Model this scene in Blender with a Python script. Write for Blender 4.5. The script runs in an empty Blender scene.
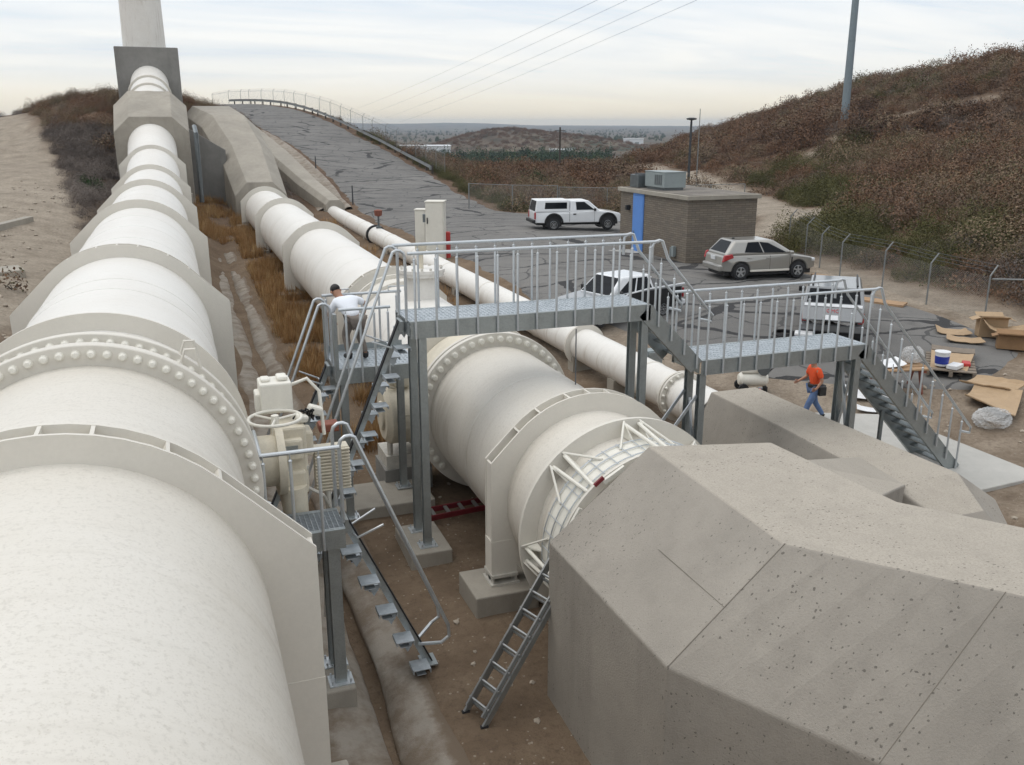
import bpy, bmesh, math, random
import numpy as np
from mathutils import Vector, Matrix, Euler
random.seed(7); RNG = np.random.default_rng(11)
R = math.radians
SC = bpy.context.scene
COL = SC.collection
PI = math.pi

# ------------------------------------------------------------------ camera
CAM_H = 7.4
cd = bpy.data.cameras.new('camera'); cam = bpy.data.objects.new('camera', cd); COL.objects.link(cam)
cam.location = (0, 0, CAM_H)
cam.rotation_euler = (R(90 - 15.966), 0, R(-20.194))
cd.sensor_width = 36.0; cd.lens = 36.0 * 900 / 1024
cd.clip_start = 0.1; cd.clip_end = 30000
SC.camera = cam

# ------------------------------------------------------------------ materials
def node_mat(name):
    m = bpy.data.materials.new(name); m.use_nodes = True
    nt = m.node_tree; b = nt.nodes['Principled BSDF']
    return m, nt, b
def N(nt, t, **k):
    n = nt.nodes.new(t)
    for a, v in k.items():
        if a.startswith('i_'):
            key = a[2:]
            n.inputs[int(key) if key.isdigit() else key].default_value = v
        else: setattr(n, a, v)
    return n
def L(nt, a, b): nt.links.new(a, b)
def coords(nt, scale=(1, 1, 1), kind='Object', rot=(0, 0, 0)):
    tc = N(nt, 'ShaderNodeTexCoord'); mp = N(nt, 'ShaderNodeMapping')
    mp.inputs['Scale'].default_value = scale; mp.inputs['Rotation'].default_value = rot
    L(nt, tc.outputs[kind], mp.inputs['Vector']); return mp.outputs['Vector']
def noise(nt, vec, scale, detail=4, rough=.55, dist=0):
    n = N(nt, 'ShaderNodeTexNoise'); n.inputs['Scale'].default_value = scale
    n.inputs['Detail'].default_value = detail; n.inputs['Roughness'].default_value = rough
    n.inputs['Distortion'].default_value = dist
    L(nt, vec, n.inputs['Vector']); return n.outputs['Fac']
def ramp(nt, fac, stops, interp='LINEAR'):
    r = N(nt, 'ShaderNodeValToRGB'); cr = r.color_ramp; cr.interpolation = interp
    while len(cr.elements) < len(stops): cr.elements.new(.5)
    for e, (p, c) in zip(cr.elements, stops):
        e.position = p; e.color = (c, c, c, 1) if isinstance(c, (int, float)) else (*c, 1)
    L(nt, fac, r.inputs['Fac']); return r.outputs['Color']
def mix(nt, fac, a, b, mode='MIX'):
    m = N(nt, 'ShaderNodeMix', data_type='RGBA', blend_type=mode)
    for sock, v in ((m.inputs['Factor'], fac), (m.inputs['A'], a), (m.inputs['B'], b)):
        if isinstance(v, (int, float)): sock.default_value = v
        elif isinstance(v, tuple): sock.default_value = (*v, 1)
        else: L(nt, v, sock)
    return m.outputs['Result']
def math_(nt, op, a, b=None, clamp=False):
    m = N(nt, 'ShaderNodeMath', operation=op, use_clamp=clamp)
    for i, v in enumerate((a, b)):
        if v is None: continue
        if isinstance(v, (int, float)): m.inputs[i].default_value = v
        else: L(nt, v, m.inputs[i])
    return m.outputs[0]
def bump(nt, b, h, strength=.3, dist=.02):
    n = N(nt, 'ShaderNodeBump'); n.inputs['Strength'].default_value = strength; n.inputs['Distance'].default_value = dist
    L(nt, h, n.inputs['Height']); L(nt, n.outputs['Normal'], b.inputs['Normal'])

M = {}
def simple(name, col, rough=.6, metal=0, var=.12, scale=3.0, fine=40, bumps=.0, coat=0, kind='Object'):
    m, nt, b = node_mat(name); v = coords(nt, kind=kind)
    n1 = noise(nt, v, scale, 5, .6); n2 = noise(nt, v, fine, 3, .6)
    f = math_(nt, 'MULTIPLY', n1, .65); f = math_(nt, 'ADD', f, math_(nt, 'MULTIPLY', n2, .35))
    dk = tuple(c * (1 - var) for c in col); lt = tuple(min(1, c * (1 + var)) for c in col)
    c = ramp(nt, f, [(.3, dk), (.7, lt)])
    L(nt, c, b.inputs['Base Color']); b.inputs['Roughness'].default_value = rough
    b.inputs['Metallic'].default_value = metal
    if coat: b.inputs['Coat Weight'].default_value = coat; b.inputs['Coat Roughness'].default_value = .08
    if bumps: bump(nt, b, n2, bumps, .01)
    M[name] = m; return m

def pipe_paint(name, base, dirt, speck):
    m, nt, b = node_mat(name); v = coords(nt)
    big = noise(nt, v, .55, 5, .6); med = noise(nt, v, 5, 5, .65)
    vs = coords(nt, (1.2, 12, 1.2)); streak = noise(nt, vs, 1.0, 4, .6)
    c = mix(nt, ramp(nt, big, [(.35, 0), (.75, .8)]), base, dirt)
    c = mix(nt, ramp(nt, streak, [(.5, 0), (.8, .28)]), c, tuple(x * .82 for x in dirt))
    geo = N(nt, 'ShaderNodeNewGeometry'); gx = N(nt, 'ShaderNodeSeparateXYZ'); L(nt, geo.outputs['Normal'], gx.inputs[0])
    side = math_(nt, 'SUBTRACT', 1, math_(nt, 'ABSOLUTE', gx.outputs['Z']), True)
    drip = noise(nt, coords(nt, (.5, 5.5, .35)), 1.0, 5, .7)
    c = mix(nt, math_(nt, 'MULTIPLY', ramp(nt, drip, [(.53, 0), (.70, .6)]), side), c, (.38, .325, .25))
    sp = noise(nt, v, 26, 4, .7); c = mix(nt, ramp(nt, sp, [(.52, 0), (.66, speck * .75)]), c, tuple(x * .70 for x in dirt))
    sp2 = noise(nt, v, 70, 2, .6); c = mix(nt, ramp(nt, sp2, [(.60, 0), (.70, speck * .8)]), c, (.42, .38, .30))
    c = mix(nt, ramp(nt, med, [(.5, 0), (.8, .15)]), c, (.60, .57, .50))
    L(nt, c, b.inputs['Base Color']); b.inputs['Roughness'].default_value = .42
    bump(nt, b, sp, .06, .01)
    M[name] = m
pipe_paint('pipe_white', (.765, .75, .71), (.70, .67, .62), .32)
pipe_paint('pipe_cream', (.68, .65, .59), (.62, .58, .505), .52)
simple('plate_grey', (.66, .63, .565), .5, 0, .06, 1.2, 30)
simple('valve_cream', (.62, .57, .46), .5, 0, .16, 4, 30)
simple('valve_white', (.72, .70, .63), .5, 0, .08, 4, 30)
simple('bolt_grey', (.55, .53, .48), .5, .1, .25, 8, 60)
def galv(name, base, spread):
    m, nt, b = node_mat(name); v = coords(nt)
    vo = N(nt, 'ShaderNodeTexVoronoi'); vo.inputs['Scale'].default_value = 70; L(nt, v, vo.inputs['Vector'])
    n = noise(nt, v, 3, 5, .6)
    sc = N(nt, 'ShaderNodeSeparateColor'); L(nt, vo.outputs['Color'], sc.inputs[0])
    f = math_(nt, 'ADD', math_(nt, 'MULTIPLY', sc.outputs[0], .30), math_(nt, 'MULTIPLY', n, .70))
    c = ramp(nt, f, [(.2, tuple(x * (1 - spread) for x in base)), (.8, tuple(min(1, x * (1 + spread)) for x in base))])
    L(nt, c, b.inputs['Base Color']); b.inputs['Metallic'].default_value = .75
    L(nt, ramp(nt, sc.outputs[0], [(0, .32), (1, .52)]), b.inputs['Roughness'])
    M[name] = m
galv('galvanised', (.35, .38, .385), .20); galv('galvanised_dark', (.17, .19, .20), .28)
galv('tube_galvanised', (.56, .59, .61), .12)
simple('aluminium', (.33, .34, .34), .42, .7, .15, 5, 60)
def concrete(name, base, pits=True, stain=.35, vstreak=True, soil=None, weather=None):
    m, nt, b = node_mat(name); v = coords(nt)
    big = noise(nt, v, .5, 6, .62); med = noise(nt, v, 3.2, 6, .65); fine = noise(nt, v, 45, 4, .7)
    c = ramp(nt, big, [(.25, tuple(x * .78 for x in base)), (.75, tuple(min(1, x * 1.14) for x in base))])
    c = mix(nt, ramp(nt, med, [(.45, 0), (.75, stain)]), c, tuple(x * .66 for x in base))
    if soil: c = mix(nt, ramp(nt, noise(nt, v, 1.1, 6, .7), [(.44, 0), (.60, .9)]), c, soil)
    c = mix(nt, ramp(nt, fine, [(.5, 0), (.72, .35)]), c, tuple(x * .72 for x in base))
    if vstreak:
        st = noise(nt, coords(nt, (1.1, 1.1, .16)), 1.0, 6, .65)
        geo = N(nt, 'ShaderNodeNewGeometry'); sx = N(nt, 'ShaderNodeSeparateXYZ'); L(nt, geo.outputs['True Normal'], sx.inputs[0])
        vert = math_(nt, 'SUBTRACT', 1, math_(nt, 'ABSOLUTE', sx.outputs['Z']), True)
        vert = math_(nt, 'MULTIPLY', vert, vert)
        c = mix(nt, math_(nt, 'MULTIPLY', ramp(nt, st, [(.50, 0), (.76, .55)]), vert), c, tuple(x * .55 for x in base))
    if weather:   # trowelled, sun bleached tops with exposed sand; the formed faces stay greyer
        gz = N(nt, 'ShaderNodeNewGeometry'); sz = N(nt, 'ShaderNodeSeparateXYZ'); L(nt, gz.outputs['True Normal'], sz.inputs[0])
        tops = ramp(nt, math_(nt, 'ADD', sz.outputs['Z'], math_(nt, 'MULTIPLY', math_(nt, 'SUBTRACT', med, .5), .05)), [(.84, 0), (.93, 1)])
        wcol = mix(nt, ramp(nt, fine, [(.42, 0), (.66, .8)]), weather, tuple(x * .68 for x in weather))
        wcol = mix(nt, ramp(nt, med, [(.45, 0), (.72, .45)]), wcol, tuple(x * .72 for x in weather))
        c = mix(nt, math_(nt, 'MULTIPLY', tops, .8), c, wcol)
    h = fine
    if pits:
        wv_ = N(nt, 'ShaderNodeTexNoise'); wv_.inputs['Scale'].default_value = 22; L(nt, v, wv_.inputs['Vector'])
        vv0 = coords(nt, (16, 27, 19), rot=(0, 0, .6)); va_ = N(nt, 'ShaderNodeVectorMath', operation='ADD'); L(nt, vv0, va_.inputs[0]); L(nt, wv_.outputs['Color'], va_.inputs[1]); vv = va_.outputs[0]; vn = N(nt, 'ShaderNodeTexVoronoi'); vn.inputs['Scale'].default_value = 1
        vn.inputs['Randomness'].default_value = 1; L(nt, vv, vn.inputs['Vector'])
        sel = N(nt, 'ShaderNodeSeparateColor'); L(nt, vn.outputs['Color'], sel.inputs[0])
        dens = ramp(nt, noise(nt, v, .8, 4), [(.30, .35), (.58, 1)])
        rad = math_(nt, 'MULTIPLY', math_(nt, 'SUBTRACT', math_(nt, 'MULTIPLY', sel.outputs[0], dens), .22, True), .40)
        pit = math_(nt, 'LESS_THAN', vn.outputs['Distance'], rad)
        c = mix(nt, math_(nt, 'MULTIPLY', pit, .72), c, (.095, .085, .072))
        h = math_(nt, 'SUBTRACT', fine, pit)
    if soil:
        ea = N(nt, 'ShaderNodeAttribute', attribute_name='edge').outputs['Fac']
        c = mix(nt, ramp(nt, math_(nt, 'ADD', ea, math_(nt, 'MULTIPLY', math_(nt, 'SUBTRACT', noise(nt, v, 2.4, 6, .7), .5), 1.1)), [(.38, 0), (.62, 1)]), c, tuple(x * .95 for x in soil))
    L(nt, c, b.inputs['Base Color']); b.inputs['Roughness'].default_value = .9
    bump(nt, b, h, .38, .025)
    M[name] = m
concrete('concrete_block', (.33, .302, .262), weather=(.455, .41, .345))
concrete('concrete_old', (.36, .33, .28), False, .45)
concrete('concrete_dark', (.25, .245, .23), False, .4)
concrete('concrete_pad', (.44, .43, .40), False, .3, False)
concrete('gunite', (.31, .275, .23), False, .6, False, (.17, .128, .09))
simple('joint_dark', (.19, .17, .14), .9)
simple('rubber', (.018, .018, .02), .75)
simple('black_trim', (.012, .012, .013), .5)
simple('dark_glass', (.008, .010, .013), .12, 0, .1)
M['dark_glass'].node_tree.nodes['Principled BSDF'].inputs['Specular IOR Level'].default_value = .14
simple('rim_metal', (.45, .46, .47), .3, .7, .1)
simple('car_white', (.72, .74, .76), .28, 0, .03, coat=.8)
simple('car_grey', (.20, .21, .22), .32, .5, .03, coat=.8)
simple('car_beige', (.35, .34, .315), .28, .55, .03, coat=.8)
simple('car_silver', (.30, .315, .33), .32, .5, .03, coat=.8)
simple('red_lamp', (.38, .02, .025), .2, coat=.8)
simple('amber_lamp', (.55, .22, .05), .2)
simple('head_lamp', (.65, .67, .68), .12, .2)
simple('plate_white', (.68, .70, .72), .5)
simple('blue_door', (.10, .25, .62), .5, 0, .08)
simple('red_paint', (.42, .035, .03), .5, 0, .2)
simple('fiberglass_red', (.17, .018, .025), .45, 0, .2)
simple('cabinet_cream', (.68, .655, .58), .5, 0, .06)
simple('ac_grey', (.27, .31, .315), .5, .2, .1)
simple('cardboard', (.40, .285, .175), .85, 0, .12, 4, 50)
simple('cardboard_dark', (.27, .16, .08), .85, 0, .2, 4, 50)
simple('wood', (.36, .23, .13), .8, 0, .25, 5, 40)
simple('pallet_grey', (.20, .165, .13), .9, 0, .25, 6, 40)
simple('white_plastic', (.72, .73, .74), .4)
simple('clear_plastic', (.62, .625, .62), .12, 0, .25, 6, 30)
M['clear_plastic'].node_tree.nodes['Principled BSDF'].inputs['Alpha'].default_value = .42
simple('blue_plastic', (.02, .04, .30), .4)
simple('rust_red', (.20, .065, .04), .7, 0, .3)
simple('skin', (.36, .19, .12), .6, 0, .08)
simple('hair', (.012, .010, .009), .6)
simple('shirt_white', (.78, .81, .86), .85, 0, .05, 8, 60)
simple('shirt_orange', (.72, .085, .02), .85, 0, .12, 8, 60)
simple('jeans', (.10, .16, .30), .9, 0, .25, 8, 60)
simple('trousers_grey', (.17, .145, .125), .9, 0, .2, 8, 60)
simple('leather_black', (.015, .014, .014), .6)
simple('steel_pole', (.20, .245, .27), .55, .35, .1)
simple('dark_pole', (.045, .05, .055), .7)
simple('wire_dark', (.10, .11, .12), .7)
simple('wire_pale', (.36, .38, .40), .6)
simple('rail_galv', (.23, .24, .24), .55, .4, .15)
simple('post_wood', (.07, .06, .05), .9, 0, .3)
simple('rock', (.36, .31, .25), .95, 0, .3, 4, 20)

def brick_mat():
    m, nt, b = node_mat('tan_brick'); v = coords(nt)
    sx = N(nt, 'ShaderNodeSeparateXYZ'); L(nt, v, sx.inputs[0])
    cx = N(nt, 'ShaderNodeCombineXYZ'); L(nt, math_(nt, 'ADD', sx.outputs[0], sx.outputs[1]), cx.inputs[0]); L(nt, sx.outputs[2], cx.inputs[1])
    br = N(nt, 'ShaderNodeTexBrick'); L(nt, cx.outputs[0], br.inputs['Vector'])
    br.inputs['Scale'].default_value = 1; br.inputs['Brick Width'].default_value = .42; br.inputs['Row Height'].default_value = .105
    br.inputs['Mortar Size'].default_value = .012
    br.inputs['Color1'].default_value = (.215, .185, .145, 1); br.inputs['Color2'].default_value = (.15, .132, .11, 1); br.inputs['Mortar'].default_value = (.10, .085, .07, 1)
    n = noise(nt, v, 2.0, 5, .6)
    c = mix(nt, ramp(nt, n, [(.35, 0), (.75, .4)]), br.outputs['Color'], (.15, .115, .09))
    L(nt, c, b.inputs['Base Color']); b.inputs['Roughness'].default_value = .95
    bump(nt, b, br.outputs['Fac'], -.6, .02); M['tan_brick'] = m
brick_mat()
def roof_mat():
    m, nt, b = node_mat('gravel_roof'); v = coords(nt)
    c = ramp(nt, noise(nt, v, .8, 5, .6), [(.3, (.10, .09, .08)), (.7, (.24, .215, .185))])
    c = mix(nt, ramp(nt, noise(nt, v, 40, 3), [(.5, 0), (.7, .4)]), c, (.30, .28, .25))
    L(nt, c, b.inputs['Base Color']); b.inputs['Roughness'].default_value = 1; M['gravel_roof'] = m
roof_mat()
def grating_mat():
    m, nt, b = node_mat('grating'); v = coords(nt)
    sx = N(nt, 'ShaderNodeSeparateXYZ'); L(nt, v, sx.inputs[0])
    L(nt, ramp(nt, noise(nt, v, 9, 3), [(.3, (.37, .41, .44)), (.7, (.52, .56, .59))]), b.inputs['Base Color'])
    b.inputs['Metallic'].default_value = .5; b.inputs['Roughness'].default_value = .5
    M['grating'] = m
grating_mat()
def mesh_mat():
    m, nt, b = node_mat('chain_mesh'); v = coords(nt)
    sx = N(nt, 'ShaderNodeSeparateXYZ'); L(nt, v, sx.inputs[0])
    h = math_(nt, 'ADD', sx.outputs[0], math_(nt, 'MULTIPLY', sx.outputs[1], 1.0))
    lines = []
    for s in (1, -1):
        d = math_(nt, 'ADD', h, math_(nt, 'MULTIPLY', sx.outputs[2], s))
        fr = math_(nt, 'FRACT', math_(nt, 'MULTIPLY', d, 12.0))
        lines.append(math_(nt, 'LESS_THAN', fr, .075))
    a = math_(nt, 'MAXIMUM', lines[0], lines[1])
    L(nt, a, b.inputs['Alpha']); b.inputs['Base Color'].default_value = (.30, .30, .29, 1); b.inputs['Roughness'].default_value = .6
    M['chain_mesh'] = m
mesh_mat()

def leaf_mat(name, stops):
    # one version for single plants, one ('*_i') for scattered plants that carry a tint per plant
    for suf in ('', '_i'):
        m, nt, b = node_mat(name + suf)
        f = N(nt, 'ShaderNodeAttribute', attribute_name='tint').outputs['Fac']
        if suf:
            it = N(nt, 'ShaderNodeAttribute', attribute_name='itint', attribute_type='INSTANCER').outputs['Fac']
            f = math_(nt, 'ADD', math_(nt, 'MULTIPLY', it, .80), math_(nt, 'MULTIPLY', f, .20))
        c = ramp(nt, f, stops)
        L(nt, c, b.inputs['Base Color']); b.inputs['Roughness'].default_value = .9; b.inputs['Specular IOR Level'].default_value = .1
        M[name + suf] = m
leaf_mat('dry_leaf', [(0, (.048, .037, .031)), (.18, (.115, .070, .048)), (.36, (.195, .112, .068)), (.50, (.125, .090, .072)), (.64, (.235, .170, .115)), (.78, (.092, .090, .045)), (.9, (.165, .125, .105)), (1, (.31, .24, .165))])
leaf_mat('grey_leaf', [(0, (.09, .074, .066)), (.5, (.155, .132, .118)), (1, (.24, .205, .18))])
leaf_mat('green_leaf', [(0, (.044, .046, .020)), (.5, (.088, .086, .036)), (1, (.16, .145, .070))])
leaf_mat('dark_green_leaf', [(0, (.014, .026, .012)), (.5, (.03, .052, .022)), (1, (.06, .085, .035))])
leaf_mat('straw', [(0, (.24, .13, .055)), (.5, (.38, .23, .105)), (1, (.52, .38, .20))])
leaf_mat('twig', [(0, (.05, .035, .025)), (1, (.14, .10, .07))])

def ground_mat():
    m, nt, b = node_mat('soil'); v = coords(nt)
    n1 = noise(nt, v, .09, 6, .6); n2 = noise(nt, v, .9, 6, .65); n3 = noise(nt, v, 9, 5, .7); n4 = noise(nt, v, 42, 3, .7)
    at = N(nt, 'ShaderNodeAttribute', attribute_name='zone'); sc = N(nt, 'ShaderNodeSeparateColor'); L(nt, at.outputs['Color'], sc.inputs[0])
    # soils: brown pit soil, pale sandy dirt, hillside litter, far plain
    pit = ramp(nt, n2, [(.25, (.125, .090, .062)), (.5, (.185, .135, .093)), (.75, (.245, .185, .13))])
    pit = mix(nt, ramp(nt, n3, [(.5, 0), (.7, .6)]), pit, (.105, .078, .056))
    sand = ramp(nt, n2, [(.25, (.22, .185, .145)), (.5, (.33, .285, .23)), (.75, (.42, .365, .295))])
    sand = mix(nt, ramp(nt, n3, [(.45, 0), (.7, .65)]), sand, (.15, .122, .095))
    litter = ramp(nt, n2, [(.25, (.075, .05, .035)), (.55, (.135, .09, .062)), (.8, (.26, .20, .14))])
    plain = ramp(nt, noise(nt, coords(nt, (1, 1, 1)), .012, 9, .7), [(.36, (.018, .028, .018)), (.45, (.085, .066, .05)), (.52, (.15, .12, .09)), (.60, (.022, .034, .020)), (.68, (.34, .32, .30))])
    jit = math_(nt, 'MULTIPLY', math_(nt, 'SUBTRACT', n2, .5), .9)
    def edge(ch): return math_(nt, 'ADD', ch, math_(nt, 'MULTIPLY', jit, math_(nt, 'MULTIPLY', math_(nt, 'MULTIPLY', ch, math_(nt, 'SUBTRACT', 1, ch)), 4)), True)
    c = mix(nt, edge(sc.outputs[0]), pit, sand)
    c = mix(nt, edge(sc.outputs[1]), c, litter)
    c = mix(nt, edge(sc.outputs[2]), c, plain)
    peb = N(nt, 'ShaderNodeTexVoronoi'); peb.inputs['Scale'].default_value = 14; L(nt, v, peb.inputs['Vector'])
    ps = N(nt, 'ShaderNodeSeparateColor'); L(nt, peb.outputs['Color'], ps.inputs[0])
    pm = math_(nt, 'LESS_THAN', peb.outputs['Distance'], math_(nt, 'MULTIPLY', math_(nt, 'SUBTRACT', ps.outputs[0], .72, True), 1.1))
    c = mix(nt, math_(nt, 'MULTIPLY', pm, .6), c, (.38, .33, .27))
    c = mix(nt, ramp(nt, n4, [(.52, 0), (.75, .5)]), c, (.07, .052, .04))
    L(nt, c, b.inputs['Base Color']); b.inputs['Roughness'].default_value = 1; b.inputs['Specular IOR Level'].default_value = .1
    hh = math_(nt, 'ADD', math_(nt, 'MULTIPLY', n3, .8), math_(nt, 'MULTIPLY', n4, .25)); bump(nt, b, hh, .7, .08)
    M['soil'] = m
ground_mat()
def asphalt_mat():
    m, nt, b = node_mat('old_asphalt'); v = coords(nt)
    n1 = noise(nt, v, .14, 5, .6); n2 = noise(nt, v, 1.3, 5, .65); n3 = noise(nt, v, 60, 2, .6)
    c = ramp(nt, n1, [(.3, (.135, .131, .125)), (.7, (.20, .193, .182))])
    c = mix(nt, ramp(nt, n2, [(.45, 0), (.8, .45)]), c, (.095, .095, .098))
    c = mix(nt, ramp(nt, n3, [(.5, 0), (.7, .4)]), c, (.24, .235, .225))
    wob = N(nt, 'ShaderNodeTexNoise'); wob.inputs['Scale'].default_value = .55; wob.inputs['Detail'].default_value = 5; L(nt, v, wob.inputs['Vector'])
    wv = N(nt, 'ShaderNodeVectorMath', operation='SCALE'); wv.inputs['Scale'].default_value = 1.5
    sub = N(nt, 'ShaderNodeVectorMath', operation='SUBTRACT'); L(nt, wob.outputs['Color'], sub.inputs[0]); sub.inputs[1].default_value = (.5, .5, .5)
    L(nt, sub.outputs[0], wv.inputs[0])
    ad = N(nt, 'ShaderNodeVectorMath', operation='ADD'); L(nt, v, ad.inputs[0]); L(nt, wv.outputs[0], ad.inputs[1])
    def crack(scale, rot, w, amt, cc, c):
        mp = N(nt, 'ShaderNodeMapping'); mp.inputs['Scale'].default_value = scale; mp.inputs['Rotation'].default_value = (0, 0, rot); L(nt, ad.outputs[0], mp.inputs[0])
        vo = N(nt, 'ShaderNodeTexVoronoi', feature='DISTANCE_TO_EDGE', voronoi_dimensions='2D'); vo.inputs['Scale'].default_value = 1; L(nt, mp.outputs[0], vo.inputs['Vector'])
        wid = math_(nt, 'MULTIPLY', ramp(nt, noise(nt, v, .35, 3), [(.35, .35), (.7, 1.1)]), w)
        k = math_(nt, 'LESS_THAN', vo.outputs['Distance'], wid)
        return mix(nt, math_(nt, 'MULTIPLY', k, amt), c, cc), k
    c, k1 = crack((.10, .30, 1), .1, .036, .9, (.030, .030, .032), c)
    c, k2 = crack((.36, .42, 1), .5, .026, .7, (.045, .045, .046), c)
    c = mix(nt, ramp(nt, noise(nt, v, .42, 5, .7), [(.57, 0), (.68, .55)]), c, (.075, .073, .072))
    c = mix(nt, ramp(nt, noise(nt, v, .8, 6, .75), [(.60, 0), (.72, .5)]), c, (.25, .225, .19))
    L(nt, c, b.inputs['Base Color']); b.inputs['Roughness'].default_value = .92; b.inputs['Specular IOR Level'].default_value = .25
    bump(nt, b, math_(nt, 'SUBTRACT', n3, k1), .4, .02); M['old_asphalt'] = m
asphalt_mat()

# ------------------------------------------------------------------ mesh helpers
ORIG = {}
class MB:
    def __init__(s): s.v = []; s.f = []; s.sm = []
    def add(s, vs, fs, smooth=False):
        o = len(s.v); s.v += [tuple(p) for p in vs]
        s.f += [tuple(i + o for i in f) for f in fs]; s.sm += [smooth] * len(fs); return s
    def box(s, c, d, rot=None):
        h = [x / 2 for x in d]; vs = []
        for sx in (-1, 1):
            for sy in (-1, 1):
                for sz in (-1, 1): vs.append(Vector((sx * h[0], sy * h[1], sz * h[2])))
        if rot is not None:
            rm = rot if isinstance(rot, Matrix) else Euler(rot).to_matrix(); vs = [rm @ p for p in vs]
        c = Vector(c); return s.add([p + c for p in vs], [(0, 1, 3, 2), (4, 6, 7, 5), (0, 4, 5, 1), (2, 3, 7, 6), (0, 2, 6, 4), (1, 5, 7, 3)])
    def box2(s, a, b):
        return s.box([(x + y) / 2 for x, y in zip(a, b)], [abs(y - x) for x, y in zip(a, b)])
    def bar(s, p, q, w, h, up=(0, 0, 1)):
        p, q = Vector(p), Vector(q); d = q - p; ln = d.length; d.normalize(); up = Vector(up)
        if abs(d.dot(up)) > .98: up = Vector((0, 1, 0))
        x = d.cross(up).normalized(); z = x.cross(d)
        return s.box((p + q) / 2, (w, ln, h), Matrix((x, d, z)).transposed())
    def tube(s, pts, r, n=8, cap=True):
        pts = [Vector(p) for p in pts]; rings = []; prev = None; m = len(pts); rs = r if isinstance(r, (list, tuple)) else [r] * m
        for i, p in enumerate(pts):
            a = pts[max(0, i - 1)]; b = pts[min(m - 1, i + 1)]; t = (b - a).normalized()
            if prev is None:
                u = t.cross(Vector((0, 0, 1)))
                if u.length < .05: u = t.cross(Vector((0, 1, 0)))
            else: u = prev - t * prev.dot(t)
            u.normalize(); prev = u; w = t.cross(u)
            rings.append([p + (u * math.cos(2 * PI * k / n) + w * math.sin(2 * PI * k / n)) * rs[i] for k in range(n)])
        vs = [q for rg in rings for q in rg]; fs = []
        for i in range(m - 1):
            for k in range(n): fs.append((i * n + k, i * n + (k + 1) % n, (i + 1) * n + (k + 1) % n, (i + 1) * n + k))
        o = len(s.v); s.add(vs, fs, True)
        if cap:
            s.f += [tuple(o + k for k in reversed(range(n))), tuple(o + (m - 1) * n + k for k in range(n))]; s.sm += [False, False]
        return s
    def lathe(s, c, axis, prof, n=24, smooth=True):
        # prof: list of (t along axis, radius)
        c = Vector(c); ax = Vector(axis).normalized(); u = ax.cross(Vector((0, 0, 1)))
        if u.length < .05: u = Vector((1, 0, 0))
        u.normalize(); w = ax.cross(u); vs = []; fs = []
        for t, r in prof:
            for k in range(n): vs.append(c + ax * t + (u * math.cos(2 * PI * k / n) + w * math.sin(2 * PI * k / n)) * r)
        for i in range(len(prof) - 1):
            for k in range(n): fs.append((i * n + k, (i + 1) * n + k, (i + 1) * n + (k + 1) % n, i * n + (k + 1) % n))
        return s.add(vs, fs, smooth)
    def cyl(s, p, q, r0, r1=None, n=16):
        p, q = Vector(p), Vector(q); r1 = r0 if r1 is None else r1; ln = (q - p).length
        return s.lathe(p, q - p, [(0, .0005), (0, r0), (ln, r1), (ln, .0005)], n)
    def prism(s, poly, o, ux, uz, n, t):
        # polygon in plane (ux,uz) at o, extruded by t along n
        o, ux, uz, n = Vector(o), Vector(ux), Vector(uz), Vector(n); m = len(poly)
        a = [o + ux * p[0] + uz * p[1] for p in poly]; b = [p + n * t for p in a]
        return s.add(a + b, [tuple(reversed(range(m))), tuple(range(m, 2 * m))] + [(i, (i + 1) % m, m + (i + 1) % m, m + i) for i in range(m)])
    def build(s, name, mat, parent=None, bevel=0, loc=None, seg=2, local=False, angle=35, fixn=True):
        me = bpy.data.meshes.new(name); base = Vector((0, 0, 0))
        if parent is not None and not local: base = ORIG.get(parent.name, Vector((0, 0, 0)))
        elif parent is None and loc is not None and not local: base = Vector(loc)
        me.from_pydata([tuple(Vector(p) - base) for p in s.v], [], s.f)
        me.polygons.foreach_set('use_smooth', s.sm)
        if fixn or True:
            bm = bmesh.new(); bm.from_mesh(me)
            bmesh.ops.remove_doubles(bm, verts=bm.verts, dist=1e-5)
            if fixn: bmesh.ops.recalc_face_normals(bm, faces=bm.faces)
            bm.to_mesh(me); bm.free()
        me.materials.append(M[mat] if isinstance(mat, str) else mat)
        if any(s.sm):
            try: me.set_sharp_from_angle(angle=R(angle))
            except Exception: pass
        o = bpy.data.objects.new(name, me); COL.objects.link(o)
        if parent is not None:
            o.parent = parent; ORIG[o.name] = base.copy()
            if local and loc is not None: o.location = loc
        elif loc is not None: o.location = loc; ORIG[o.name] = Vector(loc)
        if bevel:
            bv = o.modifiers.new('bevel', 'BEVEL'); bv.width = bevel; bv.segments = seg; bv.limit_method = 'ANGLE'; bv.angle_limit = R(30)
        return o
def tag(o, label=None, cat=None, group=None, kind=None):
    if label: o['label'] = label
    if cat: o['category'] = cat
    if group: o['group'] = group
    if kind: o['kind'] = kind
    return o
def thing(name, label, cat, loc=(0, 0, 0), rz=0, group=None):
    o = bpy.data.objects.new(name, None); COL.objects.link(o); o.location = loc; o.rotation_euler = (0, 0, rz); o.empty_display_size = .2
    ORIG[o.name] = Vector(loc); return tag(o, label, cat, group)
def copy_obj(o, parent, loc=None):
    c = o.copy(); COL.objects.link(c); c.parent = parent
    if loc is not None: c.location = loc
    return c
def copy_tree(o, loc, rz=None, label=None):
    c = o.copy(); COL.objects.link(c); c.location = loc
    if rz is not None: c.rotation_euler = (0, 0, rz)
    if label: c['label'] = label
    for ch in list(o.children):
        d = copy_obj(ch, c)
        for g in list(ch.children): copy_obj(g, d)
    return c

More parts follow.
